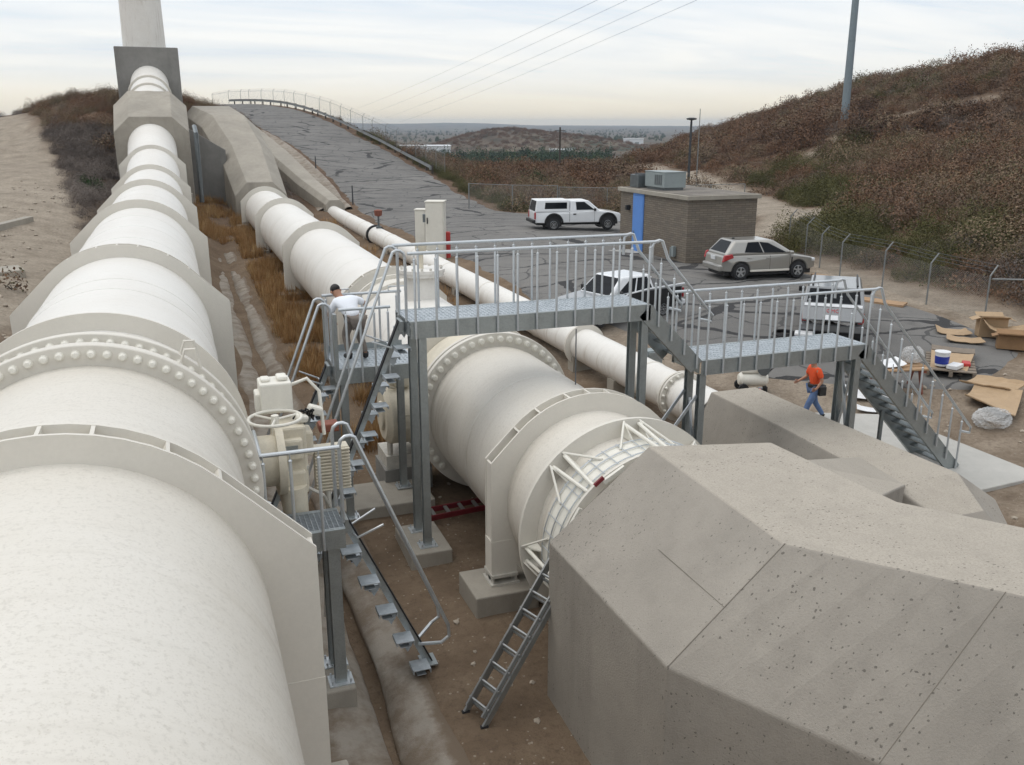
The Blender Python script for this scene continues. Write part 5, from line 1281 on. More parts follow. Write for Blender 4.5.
# white pickup with a camper shell
tx, ty = 23.6, 52.6
tk = thing('pickup_truck', 'white pickup with a white camper shell parked beyond the block building', 'pickup truck', (tx, ty, hroad(tx, ty)), R(-9))
side_profile(tk, [(-2.80, .52), (-2.80, 1.18), (1.35, 1.20), (1.62, 1.18), (2.55, 1.06), (2.78, .92), (2.80, .50)], .50, [(-1.62, .52), (1.86, .52)], 1.98, 'car_white')
cf = frustum(-.60, 1.42, .95, 1.16, -.52, .62, .80, 1.83); cabin(tk, cf, 'car_white')
sf = frustum(-2.80, -.62, .95, 1.17, -2.66, -.60, .84, 1.88); cabin(tk, sf, 'car_white', 'camper_shell', .05)
for S in (right, left):
    m = MB(); quad_panel(m, S(cf), [(.22 if S is right else .16, .16), (.84 if S is right else .78, .16), (.70 if S is right else .80, .88), (.26 if S is right else .30, .88)] if S is right else [(.16, .16), (.78, .16), (.74, .88), (.30, .88)]); m.build('side_window', 'dark_glass', tk, local=True)
    m = MB(); quad_panel(m, S(sf), [(.26, .26), (.92, .26), (.92, .80), (.26, .80)] if S is right else [(.08, .26), (.74, .26), (.74, .80), (.08, .80)]); m.build('shell_window', 'dark_glass', tk, local=True)
m = MB(); quad_panel(m, front(cf), [(.06, .1), (.94, .1), (.92, .92), (.08, .92)]); m.build('windshield', 'dark_glass', tk, local=True)
m = MB(); quad_panel(m, rear(sf), [(.06, .08), (.94, .08), (.9, .94), (.1, .94)]); m.build('rear_window', 'dark_glass', tk, local=True)
for sx in (-1, 1):
    box_part(tk, 'door_seam', 'black_trim', (-.62, sx * .982, .86), (.02, .02, .6), 0); box_part(tk, 'door_seam', 'black_trim', (.98, sx * .982, .82), (.012, .02, .6), 0)
    box_part(tk, 'door_handle', 'black_trim', (-.30, sx * 1.0, 1.02), (.18, .04, .07), .01)
    box_part(tk, 'mirror', 'black_trim', (.98, sx * 1.08, 1.28), (.12, .2, .18), .03)
    box_part(tk, 'tail_light', 'red_lamp', (-2.80, sx * .88, .95), (.08, .2, .42), .02)
    box_part(tk, 'headlight', 'head_lamp', (2.76, sx * .76, .86), (.1, .36, .17), .02)
    for ax in (-1.62, 1.86):
        fl = MB(); pts = [(ax + .56 * math.cos(R(a)), sx * .985, .50 + .56 * math.sin(R(a))) for a in range(0, 181, 12)]
        fl.tube(pts, .055, 6); fl.build('fender_flare', 'black_trim', tk, local=True)
for ax in (-1.62, 1.86): box_part(tk, 'wheel_well', 'black_trim', (ax, 0, .62), (1.0, 1.86, .72), 0)
box_part(tk, 'rear_bumper', 'black_trim', (-2.88, 0, .60), (.2, 1.9, .2), .03); box_part(tk, 'front_bumper', 'black_trim', (2.84, 0, .55), (.2, 1.9, .26), .05); box_part(tk, 'grille', 'black_trim', (2.80, 0, .86), (.06, 1.0, .2), .02)
box_part(tk, 'frame', 'black_trim', (0, 0, .45), (5.2, 1.2, .22), 0)
for x in (-1.62, 1.86):
    for s in (-1, 1): wheel(tk, x, s * .83, .38, .26, s, 'steel')

# beige SUV
sx_, sy_ = 23.8, 33.25
sv = thing('parked_car', 'beige crossover car parked in front of the block building', 'car', (sx_, sy_, hroad(sx_, sy_)), R(-6))
side_profile(sv, [(-2.22, .42), (-2.26, .62), (-2.20, .98), (-2.10, 1.08), (.95, 1.08), (1.25, 1.04), (1.95, .92), (2.22, .74), (2.26, .45)], .38, [(-1.36, .43), (1.36, .43)], 1.85, 'car_beige', taper=.16, bevel=.07)
vf = frustum(-2.14, 1.22, .89, 1.06, -1.62, .18, .68, 1.68); cabin(sv, vf, 'car_beige', bevel=.11)
m = MB(); quad_panel(m, right(vf), [(.27, .20), (.55, .15), (.585, .88), (.33, .86)]); quad_panel(m, right(vf), [(.57, .15), (.90, .12), (.86, .4), (.78, .80), (.605, .88)]); m.build('side_window', 'dark_glass', sv, local=True)
m = MB(); quad_panel(m, left(vf), [(.45, .15), (.73, .20), (.67, .86), (.415, .88)]); quad_panel(m, left(vf), [(.10, .12), (.43, .15), (.395, .88), (.22, .80)]); m.build('side_window', 'dark_glass', sv, local=True)
m = MB(); quad_panel(m, front(vf), [(.06, .06), (.94, .06), (.9, .92), (.1, .92)]); m.build('windshield', 'dark_glass', sv, local=True)
m = MB(); quad_panel(m, rear(vf), [(.10, .18), (.90, .18), (.84, .90), (.16, .90)]); m.build('rear_window', 'dark_glass', sv, local=True)
for s in (-1, 1):
    tl = MB(); tl.prism([(-2.24, .80), (-1.72, .98), (-1.80, 1.14), (-2.16, 1.10)], (0, s * .80, 0), (1, 0, 0), (0, 0, 1), (0, s, 0), .125); tl.build('tail_light', 'red_lamp', sv, local=True, bevel=.03)
    box_part(sv, 'headlight', 'head_lamp', (2.02, s * .72, .78), (.36, .28, .16), .05); box_part(sv, 'mirror', 'car_beige', (.92, s * 1.0, 1.14), (.16, .2, .15), .04)
    for x in (-.12, -.98): box_part(sv, 'door_handle', 'car_beige', (x, s * .935, .94), (.2, .03, .04), .01)
    for x in (.92, -.02): box_part(sv, 'door_seam', 'black_trim', (x, s * .922, .74), (.012, .012, .58), 0)
    box_part(sv, 'fender_vent', 'black_trim', (1.02, s * .925, .80), (.05, .02, .26), 0)
    box_part(sv, 'sill', 'plate_grey', (0, s * .90, .40), (1.85, .08, .09), .02)
for x in (-1.36, 1.36): box_part(sv, 'wheel_well', 'black_trim', (x, 0, .52), (.84, 1.72, .6), 0)
box_part(sv, 'rear_bumper', 'car_beige', (-2.24, 0, .54), (.22, 1.62, .28), .07); box_part(sv, 'licence_plate', 'plate_white', (-2.245, .0, .92), (.03, .4, .17), .01, (0, R(-6), 0)); box_part(sv, 'bumper_mark', 'black_trim', (-2.30, -.62, .56), (.08, .12, .05), .01)
box_part(sv, 'underbody', 'black_trim', (0, 0, .30), (4.1, 1.5, .2), 0); box_part(sv, 'antenna', 'black_trim', (-1.35, 0, 1.70), (.12, .05, .06), .01)
for x in (-1.36, 1.36):
    for s in (-1, 1): wheel(sv, x, s * .80, .355, .24, s)

# silver pickup with the black bed sides
px_, py_ = 14.35, 28.1
pk = thing('pickup_truck', 'silver pickup with a black sided bed parked right behind the main walkway', 'pickup truck', (px_, py_, hroad(px_, py_)), R(196))
pk.scale = (.87, .87, .87)
side_profile(pk, [(-2.75, .50), (-2.75, 1.26), (-.62, 1.30), (-.30, 1.20), (1.30, 1.18), (1.55, 1.16), (2.48, 1.04), (2.72, .90), (2.75, .48)], .48, [(-1.62, .50), (1.80, .50)], 1.96, 'car_silver')
qf = frustum(-1.15, 1.35, .93, 1.16, -.95, .58, .76, 1.86); cabin(pk, qf, 'car_white', bevel=.08)
m = MB(); quad_panel(m, left(qf), [(.14, .12), (.52, .14), (.52, .88), (.34, .88)]); quad_panel(m, left(qf), [(.56, .14), (.95, .14), (.86, .88), (.56, .88)]); m.build('side_window', 'dark_glass', pk, local=True)
m = MB(); quad_panel(m, right(qf), [(.05, .14), (.44, .14), (.44, .88), (.14, .88)]); quad_panel(m, right(qf), [(.48, .14), (.86, .12), (.66, .88), (.48, .88)]); m.build('side_window', 'dark_glass', pk, local=True)
m = MB(); quad_panel(m, front(qf), [(.05, .08), (.95, .08), (.93, .93), (.07, .93)]); m.build('windshield', 'dark_glass', pk, local=True)
m = MB(); quad_panel(m, rear(qf), [(.1, .2), (.9, .2), (.88, .9), (.12, .9)]); m.build('rear_window', 'dark_glass', pk, local=True)
for s in (-1, 1):
    box_part(pk, 'side_panel', 'black_trim', (-.75, s * .985, .93), (3.6, .03, .60), .01); MB().tube([(1.0, s * .99, 1.02), (.4, s * 1.0, 1.22), (-.6, s * 1.0, 1.31), (-2.75, s * .98, 1.33)], .035, 8).build('bed_rail', 'plate_white', pk, local=True)
    box_part(pk, 'mirror', 'black_trim', (.95, s * 1.10, 1.28), (.14, .24, .22), .04); box_part(pk, 'headlight', 'head_lamp', (2.66, s * .74, .86), (.12, .36, .2), .03); box_part(pk, 'tail_light', 'red_lamp', (-2.75, s * .86, .95), (.06, .18, .4), .02)
    box_part(pk, 'door_seam', 'black_trim', (.95, s * .985, .85), (.012, .014, .6), 0)
box_part(pk, 'bed_cover', 'black_trim', (-1.7, 0, 1.285), (2.0, 1.72, .05), .01)
for x in (-1.62, 1.8): box_part(pk, 'wheel_well', 'black_trim', (x, 0, .60), (.98, 1.84, .7), 0)
box_part(pk, 'front_bumper', 'plate_white', (2.80, 0, .52), (.2, 1.86, .24), .05); box_part(pk, 'rear_bumper', 'plate_white', (-2.82, 0, .55), (.18, 1.86, .2), .04); box_part(pk, 'grille', 'black_trim', (2.74, 0, .84), (.06, 1.0, .24), .02); box_part(pk, 'frame', 'black_trim', (0, 0, .42), (5.0, 1.2, .2), 0)
for x in (-1.62, 1.80):
    for s in (-1, 1): wheel(pk, x, s * .82, .37, .26, s, 'steel')

# silver SUV, tailgate up
hd_a = R(50); rx_, ry_ = 18.75 + math.cos(hd_a) * 2.3, 22.25 + math.sin(hd_a) * 2.3
gv = thing('parked_van', 'silver sport utility car seen from behind with its tailgate lifted over white bags', 'car', (rx_, ry_, hroad(rx_, ry_)), hd_a)
side_profile(gv, [(-2.30, .50), (-2.32, .80), (-2.30, 1.10), (1.15, 1.12), (1.40, 1.10), (2.20, .98), (2.40, .82), (2.42, .48)], .46, [(-1.45, .48), (1.48, .48)], 1.92, 'car_grey', taper=.08)
gf = frustum(-2.28, 1.25, .93, 1.10, -2.12, .42, .78, 1.80); cabin(gv, gf, 'car_grey', bevel=.07)
m = MB(); quad_panel(m, rear(gf), [(.05, .02), (.95, .02), (.95, .92), (.05, .92)]); m.build('cargo_opening', 'black_trim', gv, local=True)
box_part(gv, 'cargo_opening', 'black_trim', (-2.33, 0, .90), (.03, 1.5, .44), 0)
for S in (right, left):
    m = MB(); quad_panel(m, S(gf), [(.06, .16), (.32, .16), (.32, .84), (.08, .84)]); quad_panel(m, S(gf), [(.35, .16), (.62, .16), (.62, .84), (.35, .84)]); quad_panel(m, S(gf), [(.65, .16), (.9, .16), (.76, .84), (.65, .84)]) if S is right else None; m.build('side_window', 'dark_glass', gv, local=True)
m = MB(); quad_panel(m, front(gf), [(.06, .08), (.94, .08), (.92, .92), (.08, .92)]); m.build('windshield', 'dark_glass', gv, local=True)
ga = R(38); ux = Vector((-math.sin(ga), 0, -math.cos(ga))); o_ = Vector((-2.16, 0, 1.82)); nn_ = Vector((-math.cos(ga), 0, math.sin(ga)))
tg = MB().prism([(-.82, .02), (.82, .02), (.90, .66), (.86, 1.18), (-.86, 1.18), (-.90, .66)], o_, (0, 1, 0), ux, nn_, .07).build('tailgate', 'car_grey', gv, local=True, bevel=.02)
MB().prism([(-.72, .10), (.72, .10), (.78, .58), (-.78, .58)], o_ + nn_ * .066, (0, 1, 0), ux, nn_, .012).build('rear_window', 'dark_glass', tg, local=True)
MB().prism([(-.84, .62), (.84, .62), (.84, .72), (-.84, .72)], o_ + nn_ * .066, (0, 1, 0), ux, nn_, .03).build('trim_bar', 'plate_white', tg, local=True, bevel=.008)
MB().prism([(-.20, 1.0), (.20, 1.0), (.20, 1.16), (-.20, 1.16)], o_ + nn_ * .066, (0, 1, 0), ux, nn_, .012).build('licence_plate', 'plate_white', tg, local=True)
fc = bpy.data.curves.new('badge', 'FONT'); fc.body = 'GMC'; fc.size = .17; fc.align_x = 'CENTER'; fc.align_y = 'CENTER'; fc.extrude = .006
fo = bpy.data.objects.new('badge_tmp', fc); COL.objects.link(fo); bpy.context.view_layer.update()
bme = bpy.data.meshes.new_from_object(fo.evaluated_get(bpy.context.evaluated_depsgraph_get())); bpy.data.objects.remove(fo)
bme.materials.clear(); bme.materials.append(M['red_lamp'])
bo = bpy.data.objects.new('badge', bme); COL.objects.link(bo); bo.parent = tg
bo.matrix_local = Matrix.Translation(o_ + ux * .86 + nn_ * .078) @ Matrix((Vector((0, -1, 0)), -ux, nn_)).transposed().to_4x4()
for s in (-1, 1):
    box_part(gv, 'tail_light', 'red_lamp', (-2.31, s * .84, .92), (.08, .17, .34), .02); MB().tube([(-2.25, s * .78, 1.2), (-2.62, s * .82, 1.35)], .02, 6).build('gas_strut', 'black_trim', gv, local=True)
    box_part(gv, 'roof_rack', 'black_trim', (-.8, s * .66, 1.86), (2.3, .05, .05), .01); box_part(gv, 'mirror', 'black_trim', (.95, s * 1.06, 1.22), (.14, .22, .18), .03)
box_part(gv, 'rear_bumper', 'car_grey', (-2.40, 0, .60), (.22, 1.84, .24), .05); box_part(gv, 'underbody', 'black_trim', (0, 0, .38), (4.4, 1.5, .2), 0)
for x in (-1.45, 1.48): box_part(gv, 'wheel_well', 'black_trim', (x, 0, .56), (.94, 1.8, .66), 0)
for x in (-1.45, 1.48):
    for s in (-1, 1): wheel(gv, x, s * .80, .37, .25, s)
def on_gv(p): return Vector((rx_, ry_, hroad(rx_, ry_))) + Matrix.Rotation(hd_a, 3, 'Z') @ Vector(p)
def bag(name, label, c, s, mat, seed, flat=1.0, cat='bag'):
    rg = np.random.default_rng(seed); b = bmesh.new(); bmesh.ops.create_icosphere(b, subdivisions=5, radius=1)
    dirs = rg.normal(0, 1, (14, 3)); dirs /= np.linalg.norm(dirs, axis=1, keepdims=True)
    for v in b.verts:
        p = np.array(v.co); k = 1 + .25 * np.abs(np.sin(3.1 * (dirs[:7] @ p) + 1)).mean() - .34 * (np.abs(np.sin(6.5 * (dirs[7:] @ p)))).mean() + .10 * np.abs(np.sin(17 * (dirs[3:6] @ p) + 4 * np.sin(5 * (dirs[8:11] @ p)))).min()
        v.co = Vector((p[0] * s[0] * k, p[1] * s[1] * k, max(-.85, p[2]) * s[2] * k))
    me = bpy.data.meshes.new(name); b.to_mesh(me); b.free(); me.materials.append(M[mat]); o = bpy.data.objects.new(name, me); COL.objects.link(o); o.location = c; return tag(o, label, cat)
p = on_gv((-2.52, -.30, .96)); bag('plastic_bag', 'bulging white plastic bag in the open tailgate beside a smaller bag', p, (.24, .42, .22), 'white_plastic', 3)
p = on_gv((-2.50, .42, .94)); bag('plastic_bag', 'smaller greyish plastic bag stuffed in the open tailgate', p, (.22, .3, .22), 'clear_plastic', 5)
p = on_gv((-2.78, .78, 0)); cl = thing('cooler', 'blue cooler with white lid and red base by the silver car tail light', 'cooler', (p.x, p.y, hroad(p.x, p.y)), hd_a)
box_part(cl, 'base', 'red_paint', (0, 0, .09), (.40, .50, .18), .02); box_part(cl, 'body', 'blue_plastic', (0, 0, .33), (.42, .52, .30), .03); box_part(cl, 'lid', 'white_plastic', (0, 0, .53), (.44, .54, .10), .03)

# ------------------------------------------------------------------ block building
bz = hz(24, 42) + .02; bloc = (22.55, 37.35, bz)
A_ = Vector((22.55, 37.35, 0)); uR = Vector((1, 0, 0)); uL = Vector((-uR.y, uR.x, 0)).normalized()
bw, bl, bh = 3.8, 6.95, 3.05
pb = thing('pump_house', 'tan brick building with a flat gravel roof beside the beige car', 'building', bloc, math.atan2(uR.y, uR.x))
MB().box2((0, 0, -.3), (bw, bl, bh)).build('wall', 'tan_brick', pb, local=True)
rf = MB().box2((-.14, -.14, bh), (bw + .14, bl + .14, bh + .20)).build('roof', 'concrete_old', pb, local=True, bevel=.015)
MB().box2((.06, .06, bh + .2), (bw - .06, bl - .06, bh + .215)).build('gravel', 'gravel_roof', rf, local=True)
dr = MB().box2((-.06, 4.4, .0), (-.012, 5.35, bh - .12)).build('door', 'blue_door', pb, local=True, bevel=.008)
MB().box2((-.05, 4.30, 0), (-.004, 4.39, bh - .02)).box2((-.05, 5.36, 0), (-.004, 5.45, bh - .02)).box2((-.05, 4.395, bh - .11), (-.004, 5.355, bh - .02)).build('frame', 'blue_door', dr, local=True)
MB().box((-.09, 5.22, 1.05), (.06, .05, .14)).build('handle', 'galvanised', dr, local=True)
MB().box((-.12, 5.9, 2.25), (.22, .2, .26)).build('wall_lamp', 'black_trim', pb, local=True, bevel=.02)
MB().box2((-1.3, 4.2, -.1), (-.01, 5.7, .07)).build('door_step', 'concrete_pad', pb, local=True, bevel=.02)
MB().box((-.1, 1.0, .55), (.16, .22, .5)).cyl((-.1, 1.3, 0), (-.1, 1.3, .7), .04, n=8).build('meter_box', 'ac_grey', pb, local=True)
def bpt(x, y, z): return A_ + uR * x + uL * y + Vector((0, 0, bz + z))
c = bpt(1.15, 4.3, bh + .22); ac = thing('rooftop_unit', 'large pale grey air conditioning box on the flat roof', 'air conditioner', c, math.atan2(uR.y, uR.x))
box_part(ac, 'casing', 'ac_grey', (0, 0, .50), (1.25, 2.0, .76), .02); box_part(ac, 'skid', 'galvanised_dark', (0, 0, .06), (1.1, 1.8, .12), 0)
s = MB(); [s.box((-.635, -.7 + .2 * k, .5), (.02, .12, .5)) for k in range(4)]; s.build('louvre', 'galvanised_dark', ac, local=True)
box_part(ac, 'top_panel', 'ac_grey', (0, 0, .89), (1.3, 2.05, .03), .005)
c = bpt(.7, 6.1, bh + .22); ac2 = thing('rooftop_unit', 'smaller dark cooling box on the roof behind the large pale unit', 'air conditioner', c, math.atan2(uR.y, uR.x))
box_part(ac2, 'casing', 'galvanised_dark', (0, 0, .34), (.8, .9, .66), .02); MB().cyl((0, 0, .67), (0, 0, .72), .33, n=20).build('fan_guard', 'black_trim', ac2, local=True)

# ------------------------------------------------------------------ cabinets beside the yard edge
def cab(label, x, y, w, d, h, rz):
    t = thing('equipment_cabinet', label, 'cabinet', (x, y, hroad(x, y) - .05), rz)
    box_part(t, 'casing', 'cabinet_cream', (0, 0, h / 2), (w, d, h), .02); box_part(t, 'roof', 'cabinet_cream', (0, 0, h + .03), (w + .08, d + .08, .06), .015)
    box_part(t, 'door', 'cabinet_cream', (0, -d / 2 - .012, h * .5), (w - .1, .03, h - .14), .01)
    return t
t1 = cab('tall cream equipment cabinet standing at the edge of the yard', 12.35, 44.8, .92, .92, 3.0, R(-24)); box_part(t1, 'meter', 'galvanised_dark', (-.56, -.2, 2.2), (.14, .22, .4), .01); box_part(t1, 'handle', 'black_trim', (-.36, -.54, 2.1), (.06, .05, .3), .01)
cab('shorter cream cabinet left of the tall one', 12.45, 48.2, .55, .7, 2.3, R(-24))
bo_ = thing('bollard', 'thin red post standing right of the tall cream cabinet', 'bollard', (13.0, 45.0, hroad(13.0, 45.0)))
MB().cyl((0, 0, -.2), (0, 0, 1.25), .16, n=12).build('post', 'red_paint', bo_, local=True); MB().lathe((0, 0, 1.25), (0, 0, 1), [(0, .16), (.05, .12), (.06, .01)], 12).build('cap', 'red_paint', bo_, local=True)

# ------------------------------------------------------------------ fences, guard rail, poles
def fence(name, label, pts, h, arm, mesh=True, top=True, postr=.030, arm_dir=None):
    t = thing(name, label, 'fence', (pts[0][0], pts[0][1], hz(*pts[0][:2])))
    base = ORIG[t.name]
    for i, (x, y) in enumerate(pts):
        z = hz(x, y); m = MB(); m.cyl((x, y, z - .4), (x, y, z + h), postr, n=8)
        if arm:
            q = pts[min(i + 1, len(pts) - 1)]; p_ = pts[max(0, i - 1)]; d = Vector((q[0] - p_[0], q[1] - p_[1], 0)).normalized(); o = Vector((d.y, -d.x, 0)) * (1 if arm > 0 else -1)
            m.bar((x, y, z + h - .02), (x + o.x * .30, y + o.y * .30, z + h + .34), .04, .04)
        m.build('post', 'rail_galv', t)
    if mesh:
        m = MB()
        for (xa, ya), (xb, yb) in zip(pts[:-1], pts[1:]):
            za, zb = hz(xa, ya), hz(xb, yb); m.add([(xa, ya, za + .03), (xb, yb, zb + .03), (xb, yb, zb + h - .03), (xa, ya, za + h - .03)], [(0, 1, 2, 3)])
        m.build('chain_mesh', 'chain_mesh', t)
    if top:
        m = MB()
        for (xa, ya), (xb, yb) in zip(pts[:-1], pts[1:]): m.tube([(xa, ya, hz(xa, ya) + h - .02), (xb, yb, hz(xb, yb) + h - .02)], .022 if mesh else .03, 6)
        m.build('top_rail', 'rail_galv', t)
    if arm:
        m = MB()
        for k in range(3):
            pp = []
            for i, (x, y) in enumerate(pts):
                q = pts[min(i + 1, len(pts) - 1)]; p_ = pts[max(0, i - 1)]; d = Vector((q[0] - p_[0], q[1] - p_[1], 0)).normalized(); o = Vector((d.y, -d.x, 0)) * (1 if arm > 0 else -1); f = (k + 1) / 3
                pp.append((x + o.x * .30 * f, y + o.y * .30 * f, hz(x, y) + h + .34 * f))
            m.tube(pp, .006, 4)
        m.build('barbed_wire', 'wire_dark', t)
    return t
fence('chain_link_fence', 'chain link fence with angled post tops along the right side of the yard', [(26.3, 23.4), (26.2, 26), (26.6, 28.8), (26.8, 31.6), (27.8, 34.2), (28.9, 36.7), (30.0, 39.5)], 1.58, 1, True, False)
rf_ = thing('rail_fence', 'short run of pipe rail fence at the right edge beyond the cardboard', 'fence', (26.4, 23.3, hz(26.4, 23.3)))
z = hz(26.4, 23.3) - .05; MB().tube([(26.36, 23.36, z + 1.5), (29.5, 20.6, z + 1.65), (33, 17.6, z + 1.8)], .03, 8).build('top_rail', 'rail_galv', rf_)
m = MB(); [m.cyl((26.36 + q * 3.2, 23.36 - q * 2.8, z - .4), (26.36 + q * 3.2, 23.36 - q * 2.8, z + 1.5 + .15 * q), .035, n=8) for q in (1, 2)]; m.build('post', 'rail_galv', rf_)
rr_ = []
for y0 in np.arange(96, 186, 4.2):
    i = int(np.argmin(np.abs(ra0_[:, 1] - y0))); rr_.append((ra0_[i, 0] + 1.5, ra0_[i, 1]))
fence('roadside_fence', 'tall chain link fence following the guard rail up the hill road', rr_, 2.3, 1)
fence('gate_fence', 'chain link gate with bare pipe frame behind the tail of the white pickup', [(21.6, 68.5), (24.6, 66.8), (27.8, 65.4)], 2.0, 0, True, True, .05)
fence('back_fence', 'low chain link fence running behind the white pickup toward the block building', [(27.9, 65.3), (31.0, 63.2), (34.0, 60.8), (36.5, 57.5), (37, 54)], 1.9, 0)
gd = thing('guard_rail', 'steel highway guard rail curving along the right edge of the hill road', 'guard rail', (26.4, 97.5, hz(26.4, 97.5)))
def gdz(i): return sum(hz(ra0_[j, 0] - .3, ra0_[j, 1]) for j in range(i - 5, i + 6)) / 11
gi = [i for i in range(nn) if 96.5 < ra[i, 1] < 178]
prof = [(.05, .78), (.0, .74), (-.05, .70), (0, .66), (.05, .62), (0, .58), (-.05, .54), (0, .50), (.05, .46)]
vs = []; fs = []
for k, i in enumerate(gi):
    x, y = ra0_[i, 0] + .15, ra0_[i, 1]; z = gdz(i)
    for o, h in prof: vs.append((x - o, y, z + h * 1.15))
for k in range(len(gi) - 1):
    for j in range(len(prof) - 1): fs.append((k * 9 + j, k * 9 + j + 1, (k + 1) * 9 + j + 1, (k + 1) * 9 + j))
MB().add(vs, fs, True).build('rail', 'rail_galv', gd)
for y0 in np.arange(97, 177, 2.9):
    i = int(np.argmin(np.abs(ra[:, 1] - y0))); x, y = ra0_[i, 0] + .38, ra0_[i, 1]; z = gdz(i)
    MB().box((x, y, z + .3), (.2, .2, 1.2)).box((x - .15, y, z + .72), (.12, .16, .35)).build('post', 'post_wood', gd)
MB().box((26.15, 96.6, hz(26.15, 96.6) + .72), (.16, .5, .42)).build('end_cap', 'rail_galv', gd, bevel=.04)
for nm, lab, x, y, h in (('marker_post', 'thin dark marker post on the left edge of the hill road halfway up', 14.0, 97, 1.4), ('marker_post', 'thin dark marker post on the left edge of the hill road near the yard', 13.3, 73, 1.5), ('marker_post', 'short dark post standing on the mound left of the road crest', 6.3, 140, 1.6)):
    z = hz(x, y); o = MB().cyl((x, y, z - .3), (x, y, z + h), .06, .05, n=8).build(nm, 'dark_pole', loc=(x, y, z)); tag(o, lab, 'post')
mx, my = 74.1, 89.2; mz = hz(mx, my)
mp2 = thing('steel_pole', 'tall tapered grey steel utility pole rising out of the right hillside', 'utility pole', (mx, my, mz))
MB().cyl((mx, my, mz - 1), (mx + .6, my + .9, mz + 31), .47, .28, n=20).build('shaft', 'steel_pole', mp2); MB().cyl((mx, my, mz - .3), (mx, my, mz + .25), .9, n=20).build('foundation', 'concrete_old', mp2)
m = MB(); [m.cyl((mx + .0194 * h, my + .029 * h, mz + h), (mx + .0194 * h, my + .029 * h, mz + h + .12), .485 - .006 * h, n=20) for h in (9, 19)]; m.build('collar', 'steel_pole', mp2)
lx, ly = 42.9, 71.3; lz = hz(lx, ly); lp2 = thing('lamp_post', 'dark thin lamp post with a small flat head beyond the block building', 'lamp post', (lx, ly, lz))
MB().cyl((lx, ly, lz - .3), (lx, ly, 7.8), .13, .09, n=10).build('shaft', 'dark_pole', lp2); MB().lathe((lx, ly, 7.8), (0, 0, 1), [(0, .1), (.05, .42), (.16, .46), (.22, .2), (.23, .01)], 16).build('lamp_head', 'dark_pole', lp2)
ax_, ay_ = 44.4, 72.4; az_ = hz(ax_, ay_); o = MB().cyl((ax_, ay_, az_ - .3), (ax_, ay_, 8.8), .07, .03, n=8).build('antenna_mast', 'rail_galv', loc=(ax_, ay_, az_)); tag(o, 'very thin grey mast just right of the dark lamp post', 'mast')
ux_, uy_ = 53, 124; uz_ = hz(ux_, uy_); up_ = thing('wooden_pole', 'dark wooden utility pole on the flat scrubland in the valley', 'utility pole', (ux_, uy_, uz_))
MB().cyl((ux_, uy_, uz_ - .5), (ux_, uy_, 7.1), .17, .12, n=10).build('shaft', 'post_wood', up_); MB().box((ux_, uy_, 6.6), (1.6, .12, .12)).build('crossarm', 'post_wood', up_)
FARX, FARY, FARZ = (120.2, 128.6, 137, 145.5), (624, 620, 616, 612), (18.3, 15.1, 11.9, 9.3)
for i, (xa, ya, za, lab) in enumerate(((78.8, 133.9, 32.8, 'leftmost overhead power line fading toward the horizon'), (83.4, 132.2, 32.8, 'second overhead power line from the left fading toward the horizon'), (89, 130.2, 32.8, 'third overhead power line from the left fading toward the horizon'), (94.8, 128, 32.8, 'rightmost overhead power line fading toward the horizon'))):
    b_ = (FARX[i], FARY[i], FARZ[i]); pts = []
    for k in range(33):
        t = k / 32; pts.append((xa + (b_[0] - xa) * t, ya + (b_[1] - ya) * t, za + (b_[2] - za) * t - 5 * t * (1 - t)))
    o = MB().tube(pts, .035, 5).build('power_line', 'wire_pale', loc=(xa, ya, za)); tag(o, lab, 'cable')

# ------------------------------------------------------------------ rubbish and tools on the yard
def sheet(name, label, pts, z, t, mat, cat, curl=.04, seed=1):
    m = MB(); c = (sum(p[0] for p in pts) / 4, sum(p[1] for p in pts) / 4); n = 9; rg = random.Random(seed); vs = []
    for i in range(n):
        for j in range(n):
            u, v = i / (n - 1), j / (n - 1); x = (pts[0][0] * (1 - u) + pts[1][0] * u) * (1 - v) + (pts[3][0] * (1 - u) + pts[2][0] * u) * v; y = (pts[0][1] * (1 - u) + pts[1][1] * u) * (1 - v) + (pts[3][1] * (1 - u) + pts[2][1] * u) * v
            vs.append((x, y, max(hz(x, y), hz(x, y)) + .05 + z + curl * (abs(u - .5) * 2) ** 3 * (1.2 if seed % 2 else .6) + rg.random() * curl * .25))
    fs = [(i * n + j, (i + 1) * n + j, (i + 1) * n + j + 1, i * n + j + 1) for i in range(n - 1) for j in range(n - 1)]
    m.add(vs, fs); m.add([(x, y, zz - t) for x, y, zz in vs], [tuple(reversed(f)) for f in fs])
    e = [i for i in range(n)] ; N2 = n * n
    brd = [(i * n) for i in range(n)] + [((n - 1) * n + j) for j in range(1, n)] + [(i * n + n - 1) for i in range(n - 2, -1, -1)] + [j for j in range(n - 2, 0, -1)]
    m.f += [(brd[k], brd[(k + 1) % len(brd)], N2 + brd[(k + 1) % len(brd)], N2 + brd[k]) for k in range(len(brd))]; m.sm += [False] * len(brd)
    return tag(m.build(name, mat, loc=(c[0], c[1], vs[0][2])), label, cat)
